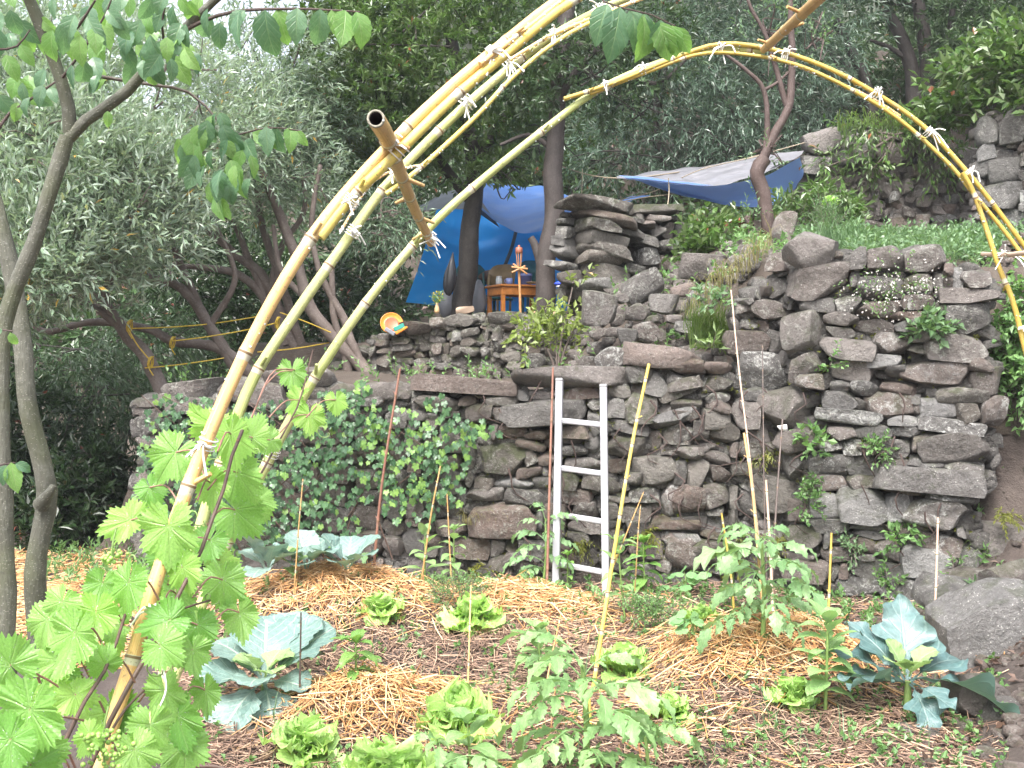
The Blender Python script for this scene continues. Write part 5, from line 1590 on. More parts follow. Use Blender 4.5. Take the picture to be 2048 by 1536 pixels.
rope("guy_rope", "lower tan rope below the awning towards the pillar top", [(1200, 412, 10.6), (1290, 395, 10.2), (1390, 384, 10.0)], 0.005, 'rope_tan', 0.0, GR)
rope("guy_rope", "short upright cord between the pillar cap and the awning edge", [(1337, 356, 9.4), (1338, 385, 9.4), (1335, 412, 9.3)], 0.005, 'rope_tan', 0.0, GR)
rope("guy_rope", "thin upright cord left of the awning above the pillar", [(1165, 338, 11.2), (1164, 370, 11.1), (1163, 400, 11.0)], 0.005, 'rope_tan', 0.0, GR)
GY = "yellow rope between the olive limbs"
rope("yellow_rope", "upper yellow rope from the low limb to the right", [(256, 657, 8.0), (400, 645, 8.5), (520, 632, 9.0)], 0.0052, 'rope_y', 0.02, GY, [(256, 652, 8.05)])
rope("yellow_rope", "middle yellow rope tied round the limb end with a loop", [(345, 682, 8.3), (450, 663, 8.5), (555, 645, 8.9)], 0.0052, 'rope_y', 0.02, GY, [(342, 685, 8.3), (552, 645, 8.9)])
rope("yellow_rope", "slanting yellow rope from the limb down to the leaning trunk", [(256, 657, 7.98), (275, 690, 7.95), (298, 718, 7.95)], 0.0052, 'rope_y', 0.0, GY)
rope("yellow_rope", "lowest yellow rope from the leaning trunk towards the wall", [(290, 736, 7.95), (380, 724, 8.3), (448, 716, 8.5)], 0.0052, 'rope_y', 0.01, GY, [(298, 725, 8.0)])
rope("yellow_rope", "yellow rope going behind the green bamboo towards the terrace wall", [(515, 704, 8.8), (580, 696, 9.0), (660, 685, 9.3)], 0.0052, 'rope_y', 0.01, GY)
rope("yellow_rope", "yellow rope slanting down between the middle bamboo and the last trunk", [(560, 625, 8.9), (610, 643, 9.0), (662, 665, 9.1)], 0.0052, 'rope_y', 0.0, GY)

# table
TD = 11.3
t = thing("table", "small orange varnished wooden table on the camp terrace", "table", P(1030, 640, TD))
c = P(1035, 576, TD); w, d = 0.60, 0.46
Rt = rotz(0.42)
def tl(x, y, z): return c + Rt @ np.array((x, y, z))
mb = MB(); box(mb, c + (0, 0, 0.012), (w, d, 0.025), Rt, 0.005); part("table_top", mb.mesh("table_top", M['table']), t)
for sx, sy, wx, wy in ((0, -1, w - .06, .02), (0, 1, w - .06, .02), (-1, 0, .02, d - .08), (1, 0, .02, d - .08)):
    mb = MB(); box(mb, tl(sx * (w / 2 - .03), sy * (d / 2 - .03), -0.045), (wx, wy, 0.085), Rt, 0.003); part("apron", mb.mesh("apron", M['table']), t)
for sx in (-1, 1):
    for sy in (-1, 1):
        mb = MB(); box(mb, tl(sx * (w / 2 - .045), sy * (d / 2 - .045), -0.31), (0.042, 0.042, 0.60), Rt, 0.004); part("leg", mb.mesh("leg", M['table']), t)

def on_table(px, D, dy=0):
    p = P(px, 570, D); p[2] = c[2] + 0.025; return p
p = on_table(998, 11.12)
t = thing("glass_jar", "clear glass jar at the left end of the orange table", "jar", p)
mb = MB(); lathe(mb, p, [(0, 0), (.035, 0), (.037, .01), (.037, .06), (.028, .075), (.028, .08)]); part("jar", mb.mesh("jar", M['glass']), t)
mb = MB(); lathe(mb, p, [(.031, .078), (.031, .092), (0, .093)]); part("lid", mb.mesh("lid", M['alu_cap']), t)
p = on_table(1019, 11.05)
t = thing("mug", "pale blue enamel mug on the orange table", "mug", p)
mb = MB(); lathe(mb, p, [(0, .002), (.03, 0), (.033, .005), (.035, .065), (.032, .065), (.03, .01), (0, .008)]); part("body", mb.mesh("body", M['cup_blue']), t)
mb = MB(); a = np.linspace(-1.5, 1.5, 10); tube(mb, p + np.stack([-0.034 - .018 * np.cos(a), 0 * a, .035 + .02 * np.sin(a)], -1), .004, 6); part("handle", mb.mesh("handle", M['cup_blue']), t)
p = on_table(1050, 11.25)
t = thing("cooking_pot", "tall dark blue pot with a light band on the orange table", "pot", p)
mb = MB(); lathe(mb, p, [(0, 0), (.072, 0), (.076, .008), (.076, .13), (.08, .135), (.074, .135), (.07, .01), (0, .008)]); part("body", mb.mesh("body", M['pot_blue']), t)
mb = MB(); lathe(mb, p, [(.078, .10), (.079, .101), (.079, .125), (.078, .126)]); part("band", mb.mesh("band", M['cup_blue']), t)
p = on_table(1066, 11.0)
tagged = MB(); lathe(tagged, p, [(0, 0), (.055, .003), (.075, .015), (.077, .02), (.073, .019), (.05, .008), (0, .006)])
tag(part("plate", tagged.mesh("plate", M['tan'])), "shallow brown plate at the right end of the orange table", "plate")

# torch
t = thing("garden_torch", "bamboo garden torch with a woven head and cross ties in front of the table", "torch", P(1039, 650, 9.35))
mb = MB(); tube(mb, smooth_path([P(1041, 640, 9.35), P(1040, 590, 9.35), P(1038, 545, 9.35)], 10), 0.012, 8); part("pole", mb.mesh("pole", M['torch']), t)
for k in range(7):
    a = k / 7 * 6.28
    mb = MB(); tb = P(1038, 545, 9.35); tt = P(1038, 506, 9.35)
    tube(mb, np.array([tb + (0.011 * math.cos(a), 0.011 * math.sin(a), 0), (tb + tt) / 2 + (0.019 * math.cos(a), 0.019 * math.sin(a), 0), tt + (0.028 * math.cos(a), 0.028 * math.sin(a), 0)]), 0.004, 5)
    part("splint", mb.mesh("splint", M['torch']), t)
mb = MB(); lathe(mb, P(1038, 507, 9.35), [(0, 0), (.03, 0), (.033, .01), (.033, .05), (.027, .055), (.012, .057), (.01, .075), (0, .076)], 14); part("oil_cup", mb.mesh("oil_cup", M['torch_cup']), t)
for a, b in (((1023, 534), (1055, 538)), ((1026, 528), (1054, 548)), ((1024, 545), (1050, 532))):
    mb = MB(); tube(mb, np.array([P(*a, 9.32), P((a[0] + b[0]) / 2, (a[1] + b[1]) / 2, 9.31), P(*b, 9.34)]), 0.009, 6); part("cross_stick", mb.mesh("cross_stick", M['torch']), t)

# chairs
def chair(label, px, py, D, az, mat_b, mat_s, w=0.42):
    c = P(px, py, D); R_ = rotz(az)
    t = thing("chair", label, "chair", c - (0, 0, 0.45), "chairs at the camp table")
    L = lambda x, y, z: c + R_ @ np.array((x, y, z))
    mb = MB(); box(mb, L(0, 0, 0), (w, w, 0.03), R_, 0.01); part("seat", mb.mesh("seat", M[mat_s]), t)
    mb = MB()
    us = np.linspace(-1, 1, 9); V = []
    for y in (0, 0.02):
        for z0, zf in ((0.16, lambda u: 0), (0.42, lambda u: -0.08 * u ** 4)):
            V += [L(u * w / 2, w / 2 - 0.02 + y + 0.05 * (1 - u * u) + (z0 - .1) * .2, z0 + zf(u)) for u in us]
    idx = np.arange(36).reshape(4, 9); F = []
    for i in range(8):
        for a, b in ((0, 1), (1, 3), (3, 2), (2, 0)): F.append((idx[a, i], idx[a, i + 1], idx[b, i + 1], idx[b, i]))
    F += [(idx[0, 0], idx[1, 0], idx[3, 0], idx[2, 0]), (idx[0, 8], idx[2, 8], idx[3, 8], idx[1, 8])]
    mb.add(np.array(V), np.array(F)); part("backrest", mb.mesh("backrest", M[mat_b]), t)
    for sx in (-1, 1):
        for sy in (-1, 1):
            mb = MB(); top = 0.3 if sy > 0 else 0
            tube(mb, np.array([L(sx * (w / 2 - .03), sy * (w / 2 - .03), -0.45), L(sx * (w / 2 - .03), sy * (w / 2 - .03), 0), L(sx * (w / 2 - .03), sy * (w / 2 - .03) + top * .15, top)]), 0.015, 7)
            part("leg", mb.mesh("leg", M[mat_b]), t)
chair("tan wooden chair with rounded back left of the camp table", 985, 598, 11.9, -0.5, 'tan', 'teal', 0.36)
chair("dark teal chair half hidden behind the oak trunk by the table", 955, 594, 12.1, 0.4, 'teal', 'teal', 0.36)
chair("shaded green chair behind the right oak trunk", 1072, 590, 11.9, 0.2, 'teal', 'teal', 0.32)


def sack(name, label, cat, px, py, D, w, h, mat, top=0.5, depth=0.12, group=None, rot=0, seed=1):
    """A soft bag: closed lathe-like body squeezed flat, with creases."""
    n, m = 14, 16
    v = np.linspace(0, 1, n); a = np.linspace(0, 6.2832, m, endpoint=False)
    r = np.sin(np.clip(v, 0.02, 0.98) * math.pi) ** 0.55 * (1 - (1 - top) * v)
    nz = SinNoise(seed, (2, 5))
    W, H = mm(w, D) / 2, mm(h, D)
    p = np.stack([r[:, None] * np.cos(a) * W, r[:, None] * np.sin(a) * depth, np.repeat(v[:, None] * H - H / 2, m, 1)], -1)
    p = p * (1 + 0.12 * nz(p * 8))[..., None]
    p = p @ roty(rot).T + P(px, py, D)
    idx = np.arange(n * m).reshape(n, m); nx = np.roll(idx, -1, 1)
    mb = MB(); mb.add(p.reshape(-1, 3), np.stack([idx[:-1], nx[:-1], nx[1:], idx[1:]], -1).reshape(-1, 4))
    mb.add(np.vstack([p[0], p[0].mean(0)]), np.array([[i, m, (i + 1) % m] for i in range(m)])); mb.add(np.vstack([p[-1], p[-1].mean(0)]), np.array([[i, (i + 1) % m, m] for i in range(m)]))
    return tag(part(name, mb.mesh(name, M[mat])), label, cat, group)


sack("plastic_bag", "shiny black plastic bag hanging from the left oak trunk", "bag", 901, 548, 10.8, 38, 84, 'black_bag', 0.25, 0.09, rot=0.12, seed=3)
sack("grey_sack", "pale grey covered bundle left of the black oak trunk", "bundle", 893, 606, 11.5, 44, 62, 'grey_sheet', 0.55, 0.14, "covered bundles by the oak", seed=4)
sack("grey_sack", "rounded grey bundle just right of the black oak trunk", "bundle", 958, 598, 11.4, 34, 76, 'grey_sheet', 0.8, 0.12, "covered bundles by the oak", seed=5)
sack("dark_bedding", "dark brown rolled bedding against the blue tarp behind the chairs", "bedding", 985, 556, 12.4, 80, 30, 'stem_brown', 0.8, 0.1, rot=0.1, seed=6)
sack("cloth_bundle", "small bright blue and white cloth on the ledge right of the oak", "cloth", 1119, 567, 9.4, 24, 10, 'bright_blue', 0.8, 0.05, seed=7)
sack("folded_cloth", "white cloth under the bright blue one by the oak", "cloth", 1122, 573, 9.4, 22, 7, 'white', 0.9, 0.05, seed=8)
# vase with yellow flowers, pale rock
p = P(874, 627, 9.6)
t = thing("vase", "small cream vase with yellow flowers at the edge of the terrace", "vase", p)
mb = MB(); lathe(mb, p, [(0, 0), (.018, 0), (.026, .02), (.022, .05), (.011, .085), (.014, .10), (.010, .099), (.008, .07)], 14); part("body", mb.mesh("body", M['vase']), t)
rng = np.random.default_rng(15)
mb = MB()
C = np.repeat((p + (0, 0, .09))[None], 12, 0); leaf_cloud(mb, rng, C, rng.normal(0, .45, (12, 3)) + (0, 0, 1), 6, .11, .035, .014, .9, 0, twig=.0015)
part("stalks", mb.mesh("stalks", [M['herb'], M['stem_green']], smooth=False), t, kind="stuff")
mb = MB(); C = p + (0, 0, .17) + rng.normal(0, .5, (16, 3)) * (.06, .05, .05); leaf_cloud(mb, rng, C, rng.normal(0, .5, (16, 3)) + (0, -.4, .6), 7, .006, .016, .010, 1.3, 0, tuft=True)
part("flowers", mb.mesh("flowers", M['petal'], smooth=False), t, kind="stuff")
o = put_stone(None, "pale_rock", 930, 621, 34, 14, 9.35, 0, -6, 0.06, 'stone_pale', 5, np.random.default_rng(2), 0)
o.data = o.data.copy(); o.data.materials[0] = M['pale_rock']
tag(o, "pale pinkish rock lying on the terrace edge below the oak", "rock")
# orange dish and sponges on the left end of the terrace wall
D0 = 9.15
p = P(783, 648, D0)
Rd = rotx(-1.25) @ rotz(0.2); Rd = rotz(0.25) @ rotx(1.2)
t = thing("orange_dish", "round orange plastic dish with a coral centre leaning on the terrace wall end", "dish", p)
mb = MB(); lathe(mb, p, [(.062, .006), (.070, .0), (.095, .018), (.102, .022), (.104, .018), (.098, .008), (.075, -.012), (.05, -.016)], 26, Rd); part("rim", mb.mesh("rim", M['dish_orange']), t)
mb = MB(); lathe(mb, p, [(0, .004), (.055, .004), (.064, .008), (.064, -.004), (0, -.008)], 24, Rd); part("centre", mb.mesh("centre", M['dish_red']), t)
mb = MB(); box(mb, P(798, 655, D0 - .07), (.10, .022, .042), roty(-.42) @ rotz(.2), .005); tag(part("teal_sponge", mb.mesh("teal_sponge", M['teal_bright'])), "teal sponge slab leaning in front of the orange dish", "sponge")
mb = MB(); box(mb, P(803, 661, D0 - .055), (.12, .05, .022), roty(-.55) @ rotz(.1), .005); tag(part("orange_board", mb.mesh("orange_board", M['dish_orange'])), "narrow orange board under the teal sponge", "board")
mb = MB(); box(mb, P(780, 663, D0 - .09), (.10, .03, .036), roty(.55), .006); tag(part("grey_sponge", mb.mesh("grey_sponge", M['grey_sheet'])), "pale grey sponge block at the lower left of the orange dish", "sponge")
# terracotta pot and leaning plank behind the pruned tree
p = P(1478, 478, 9.4)
t = thing("terracotta_pot", "dark terracotta pot half hidden by plants left of the pruned tree", "plant pot", p)
mb = MB(); lathe(mb, p, [(0, 0), (.07, 0), (.10, .14), (.112, .14), (.115, .18), (.10, .18), (.09, .15), (0, .14)], 18); part("pot", mb.mesh("pot", M['terracotta']), t)
o = put_stone(None, "leaning_slab", 1572, 452, 46, 62, 8.1, 0, 35, 0.05, 'stone_warm', 5, np.random.default_rng(8), 0)
tag(o, "brown slab leaning beside the foot of the pruned tree", "slab")
# ------------------------------------------------------------------ ladder
t = thing("ladder", "short aluminium ladder leaning against the low stone wall", "ladder", P(1163, 1190, 6.2))
LB, LT = (P(1112, 1172, 6.22), P(1212, 1197, 6.16)), (P(1119, 762, 6.40), P(1207, 774, 6.34))
for k in (0, 1):
    a, b = LB[k], LT[k]; ax = norm(b - a); x = norm(LB[1] - LB[0]); x = norm(x - ax * np.dot(x, ax)); y = np.cross(ax, x)
    Rl = np.stack([x, y, ax], 1)
    mb = MB(); box(mb, (a + b) / 2, (0.043, 0.062, np.linalg.norm(b - a)), Rl, 0.004); rail = part("rail", mb.mesh("rail", M['alu']), t)
    mb = MB(); box(mb, b + ax * 0.006, (0.047, 0.066, 0.02), Rl, 0.005); part("end_cap", mb.mesh("end_cap", M['alu_cap']), rail)
    mb = MB(); box(mb, a - ax * 0.006, (0.049, 0.068, 0.03), Rl, 0.005); part("foot", mb.mesh("foot", M['alu_cap']), rail)
    if k == 0:
        for zf in (0.66, 0.43, 0.21):
            mb = MB(); box(mb, a + (b - a) * zf - x * 0.018, (0.012, 0.03, 0.03), Rl, 0.003); part("clip", mb.mesh("clip", M['alu_cap']), rail)
for f0 in (0.805, 0.572, 0.345, 0.108):
    p0 = LB[0] + (LT[0] - LB[0]) * f0; p1 = LB[1] + (LT[1] - LB[1]) * (f0 + 0.012)
    ax = norm(p1 - p0); z = norm(np.cross(ax, (0, 1.0, 0.1))); Rl = np.stack([ax, np.cross(z, ax), z], 1)
    mb = MB(); box(mb, (p0 + p1) / 2, (np.linalg.norm(p1 - p0) - 0.034, 0.034, 0.032), Rl, 0.006); part("rung", mb.mesh("rung", M['alu']), t)

# ------------------------------------------------------------------ bamboo
def culm(mb, path, r0, r1, inter=0.26, seed=0, stubs=True, seg=12, first=0.1, hollow=False, ridge=0.14):
    """A cane with swollen nodes every inter metres."""
    rng = np.random.default_rng(seed)
    L = np.concatenate([[0], np.cumsum(np.linalg.norm(np.diff(path, axis=0), axis=1))])
    nodes = np.arange(first, L[-1], inter) + rng.uniform(-0.03, 0.03, len(np.arange(first, L[-1], inter)))
    s = np.unique(np.concatenate([np.linspace(0, L[-1], max(8, int(L[-1] / 0.05)))] + [[n - .014, n - .006, n - .002, n + .002, n + .006, n + .02] for n in nodes]).clip(0, L[-1]))
    pts = np.stack([np.interp(s, L, path[:, i]) for i in range(3)], -1)
    # keep the bend smooth
    r = np.interp(s, [0, L[-1]], [r0, r1]); tint = np.zeros(len(s)) + 0.2
    for n in nodes:
        d = np.abs(s - n)
        r = r * (1 + ridge * np.exp(-(d / 0.006) ** 2))
        tint = np.maximum(tint, np.where(d < 0.004, 1.0, np.where((s < n) & (d < 0.016), 0.78, 0.2)))
    tube(mb, pts, r, seg, tint, cap=not hollow)
    if stubs:
        T = norm(np.gradient(pts, axis=0))
        for k, n in enumerate(nodes):
            i = int(np.searchsorted(s, n)); i = min(i, len(s) - 1)
            v = norm(np.cross(T[i], norm((0.25 * (-1) ** k, 0.15, 1.0)))) * (-1) ** k
            v = norm(v + T[i] * 0.8)
            c = pts[i] + v * r[i] * 0.5
            tube(mb, np.array([c, c + v * r[i] * 1.6, c + v * r[i] * rng.uniform(2.2, 3.4)]), np.array([.42, .36, .3]) * r[i] * 0.9, 6, 0.3)
    return pts


def tie(root, c, ax, r, seed=0, ends=4, long=1.0, name="string_tie", drop=0.6):
    rng = np.random.default_rng(seed)
    ax = norm(ax); x = norm(np.cross(ax, (0.3, 0.8, 0.5))); y = np.cross(ax, x)
    mb = MB()
    a = np.linspace(0, 6.283 * 3.2, 46)
    off = (a / a[-1] - .5) * r * 1.1 * rng.uniform(.6, 1.6)
    tube(mb, c + np.cos(a)[:, None] * x * (r * .86 + .001) + np.sin(a)[:, None] * y * (r * .86 + .001) + off[:, None] * ax, .0015, 5)
    k0 = c + np.array((0, -1, 0)) * (r + .004)
    for e in range(ends):
        d = norm(rng.normal(size=3) * (1, .5, 1) + (0, -.3, -drop * .5)); l = rng.uniform(.012, .042) * long
        q = smooth_path([k0, k0 + d * l * .5 + rng.normal(0, .004, 3), k0 + d * l + np.array((0, 0, -drop * l * .6))], 6)
        tube(mb, q, [.0018, .0024], 5)
    for e in range(2):
        d = norm(rng.normal(size=3)); q = smooth_path([k0, k0 + d * .012 + (0, -.006, 0), k0 + d * .02], 5)
        tube(mb, q, .003, 6)
    return part(name, mb.mesh(name, M['string']), root)


def drops(root, path, r, n, seed, name="water_drops"):
    rng = np.random.default_rng(seed)
    L = np.concatenate([[0], np.cumsum(np.linalg.norm(np.diff(path, axis=0), axis=1))])
    mb = MB()
    ico = norm(np.array([(0, 0, 1), (.9, 0, .45), (.28, .85, .45), (-.72, .53, .45), (-.72, -.53, .45), (.28, -.85, .45), (.72, .53, -.45), (-.28, .85, -.45), (-.9, 0, -.45), (-.28, -.85, -.45), (.72, -.53, -.45), (0, 0, -1)], float))
    F = np.array([(0, 1, 2), (0, 2, 3), (0, 3, 4), (0, 4, 5), (0, 5, 1), (1, 6, 2), (2, 7, 3), (3, 8, 4), (4, 9, 5), (5, 10, 1), (6, 7, 2), (7, 8, 3), (8, 9, 4), (9, 10, 5), (10, 6, 1), (11, 7, 6), (11, 8, 7), (11, 9, 8), (11, 10, 9), (11, 6, 10)])
    for _ in range(n):
        s = rng.uniform(0, L[-1])
        c = np.array([np.interp(s, L, path[:, i]) for i in range(3)])
        under = rng.uniform() < .55
        v = norm(np.array((rng.normal(0, .5), -rng.uniform(.1, 1), -1.2 if under else rng.uniform(-.4, .8))))
        mb.add(c + v * r * 1.02 + ico * rng.uniform(.0016, .0036), F)
    return part(name, mb.mesh(name, M['drop']), root, kind="stuff")


def arch(label, culms, cat="bamboo arch", ties=(), base=None, ndrop=60, group="bamboo arches over the bed"):
    """culms: (points (px, py, D), r0, r1, material, internode, seed, name)."""
    root = thing("bamboo_arch", label, cat, P(*(base or culms[0][0][0])), group)
    paths = []
    for pts, r0, r1, mat, inter, seed, nm in culms:
        q = smooth_path([P(*p) for p in pts], step=0.03)
        mb = MB(); culm(mb, q, r0, r1, inter, seed, True, 12)
        part(nm, mb.mesh(nm, M[mat]), root); paths.append(q)
        drops(root, q, (r0 + r1) / 2, ndrop, seed + 5)
    for k, (px, py, D, px2, py2, r, ends, lg) in enumerate(ties):
        tie(root, P(px, py, D), P(px2, py2, D) - P(px, py, D), r, 40 + k + int(px), ends, lg)
    return root


A1 = [(130, 1760, 1.75), (180, 1610, 1.8), (215, 1480, 1.85), (262, 1330, 1.9), (312, 1160, 1.95), (372, 985, 2.0), (465, 760, 2.06), (560, 575, 2.1), (660, 425, 2.14), (785, 285, 2.18), (900, 175, 2.22), (1000, 92, 2.27), (1125, -5, 2.34), (1300, -105, 2.45), (1500, -170, 2.55)]
arch("nearest bamboo arch, orange yellow cane doubled with a second cane", [
    (A1, .0152, .0110, 'bamboo_orange', .30, 3, "cane"),
    ([(640, 475, 2.13), (700, 398, 2.15), (795, 306, 2.17), (905, 198, 2.21), (1010, 110, 2.25), (1130, 12, 2.32), (1300, -85, 2.45)], .0115, .0095, 'bamboo_yellow', .34, 4, "cane"),
    ([(960, 128, 2.22), (1000, 98, 2.24), (1080, 36, 2.29), (1150, -20, 2.34)], .006, .005, 'bamboo_orange', .3, 5, "thin_cane")], base=(130, 1760, 1.75),
     ties=[(795, 295, 2.175, 830, 262, .026, 2, .6), (702, 402, 2.15, 735, 365, .020, 1, .8), (985, 108, 2.25, 1020, 82, .02, 5, 1.0), (312, 1215, 1.94, 318, 1190, .021, 6, 1.2), (415, 885, 2.03, 425, 862, .02, 4, 1.6)])
A2 = [(250, 1700, 2.25), (300, 1480, 2.35), (355, 1240, 2.42), (405, 1040, 2.5), (455, 890, 2.55), (505, 760, 2.6), (590, 628, 2.64), (680, 500, 2.68), (772, 372, 2.74), (900, 240, 2.8), (1020, 135, 2.86), (1100, 75, 2.9), (1200, 20, 2.96), (1320, -30, 3.0), (1500, -80, 3.0)]
arch("second bamboo arch, smooth green cane bound to thin splints", [
    (A2, .0162, .0105, 'bamboo_green', .27, 13, "cane"),
    ([(772, 388, 2.72), (830, 345, 2.73), (950, 235, 2.78), (1030, 150, 2.82), (1120, 78, 2.87), (1230, 20, 2.92)], .007, .006, 'bamboo_yellow', .35, 14, "thin_cane"),
    ([(1020, 120, 2.84), (1100, 72, 2.87), (1200, 30, 2.92), (1330, -20, 2.96)], .0055, .005, 'bamboo_orange', .35, 15, "thin_cane"),
    ([(680, 465, 2.66), (735, 375, 2.7), (775, 345, 2.71), (840, 330, 2.73)], .0035, .003, 'bamboo_tan', .5, 16, "splint")], base=(250, 1700, 2.25), ndrop=90,
     ties=[(706, 464, 2.68, 726, 437, .020, 5, 1.2), (795, 345, 2.74, 820, 322, .026, 4, 1.2), (935, 207, 2.81, 965, 180, .024, 9, 1.1), (1018, 132, 2.86, 1042, 116, .024, 6, 1.5), (1108, 70, 2.9, 1130, 58, .02, 5, 1.3), (1200, 20, 2.95, 1225, 10, .02, 6, 1.9), (350, 1270, 2.4, 358, 1240, .02, 4, 1.3)])
A3 = [(300, 1480, 3.2), (380, 1270, 3.3), (450, 1095, 3.36), (540, 915, 3.4), (630, 755, 3.42), (740, 595, 3.45), (862, 452, 3.5), (970, 355, 3.55), (1090, 258, 3.6), (1200, 178, 3.65), (1330, 122, 3.68), (1440, 98, 3.7), (1530, 102, 3.7)]
arch("third and whole bamboo arch, green on the left and golden down the right", [
    (A3, .0205, .0110, 'bamboo_green', .29, 23, "cane"),
    ([(1128, 198, 3.6), (1230, 165, 3.63), (1340, 120, 3.66), (1440, 88, 3.68), (1550, 100, 3.68), (1660, 138, 3.66), (1760, 192, 3.64), (1850, 255, 3.62), (1935, 345, 3.6), (2010, 440, 3.58), (2080, 540, 3.56), (2180, 720, 3.5), (2270, 1000, 3.45), (2320, 1250, 3.4), (2350, 1500, 3.4)], .0080, .0088, 'bamboo_golden', .33, 24, "cane"),
    ([(1180, 188, 3.62), (1290, 146, 3.65), (1400, 108, 3.67), (1500, 110, 3.67), (1600, 132, 3.65), (1700, 178, 3.63), (1800, 240, 3.61), (1900, 330, 3.58), (1945, 385, 3.57), (2030, 490, 3.55), (2100, 600, 3.5), (2200, 800, 3.45), (2270, 1050, 3.42), (2310, 1300, 3.4), (2330, 1500, 3.4)], .0066, .008, 'bamboo_golden', .3, 25, "cane"),
    ([(1925, 345, 3.56), (1945, 380, 3.56), (1970, 450, 3.55), (2000, 540, 3.53), (2025, 600, 3.52), (2048, 690, 3.5), (2100, 900, 3.45), (2160, 1200, 3.4), (2190, 1500, 3.4)], .0080, .0110, 'bamboo_golden', .33, 26, "cane"),
    ([(1540, 112, 3.66), (1640, 150, 3.65), (1740, 195, 3.63), (1800, 232, 3.62)], .006, .005, 'bamboo_tan', .3, 27, "thin_cane")], base=(300, 1480, 3.2), ndrop=110,
     ties=[(868, 480, 3.5, 890, 458, .028, 6, 1.6), (1286, 140, 3.66, 1310, 132, .02, 4, .9), (1212, 172, 3.64, 1230, 166, .018, 4, .9), (1440, 97, 3.69, 1460, 97, .02, 6, 1.4), (1570, 108, 3.68, 1590, 114, .02, 5, 1.3), (1752, 188, 3.64, 1770, 198, .02, 6, 1.3),
           (1858, 265, 3.61, 1870, 278, .02, 5, 1.6), (2004, 510, 3.53, 2006, 520, .018, 5, 2.0), (545, 905, 3.4, 556, 885, .026, 2, .8), (1935, 345, 3.58, 1950, 365, .02, 3, 1.0), (2046, 655, 3.5, 2050, 670, .016, 3, .8)])


def crosspiece(label, pts, r0, r1, mat, seed, hollow=False, nd=25, inter=0.3):
    root = thing("bamboo_crosspiece", label, "bamboo crosspiece", P(*pts[0]), "bamboo crosspieces tied to the arches")
    q = smooth_path([P(*p) for p in pts], step=0.03)
    mb = MB(); culm(mb, q, r0, r1, inter, seed, True, 14, 0.16, hollow)
    part("cane", mb.mesh("cane", M[mat]), root)
    if hollow:
        ax = norm(q[1] - q[0]); x = norm(np.cross(ax, (0, 0, 1))); y = np.cross(ax, x)
        R_ = np.stack([x, y, ax], 1)
        mb = MB(); lathe(mb, q[0], [(r0 * .72, .001), (r0 * .74, -.004), (r0 * .98, -.004), (r0 * 1.0, .001)], 18, R_); part("cut_rim", mb.mesh("cut_rim", M['bamboo_cut']), root)
        mb = MB(); lathe(mb, q[0], [(r0 * .73, -.003), (r0 * .70, .05), (0, .055)], 16, R_); part("hollow", mb.mesh("hollow", M['bamboo_inside']), root)
    drops(root, q, (r0 + r1) / 2, nd, seed)
    return root


crosspiece("short open ended bamboo tying the three arches together", [(752, 238, 1.95), (775, 278, 2.12), (800, 345, 2.6), (830, 420, 3.1), (856, 472, 3.48), (862, 486, 3.56)], .0175, .015, 'bamboo_tan', 31, True, 40, .27)
crosspiece("speckled bamboo running up to the right from the top of the third arch", [(1528, 98, 3.66), (1570, 60, 3.2), (1640, -5, 2.7), (1720, -80, 2.35)], .014, .0165, 'bamboo_tan', 32, False, 30)
crosspiece("thin pale bamboo tied across the right leg of the arch", [(1965, 508, 3.62), (2010, 510, 3.5), (2060, 505, 3.3), (2140, 500, 3.1)], .008, .009, 'cane_pale', 33, False, 8)

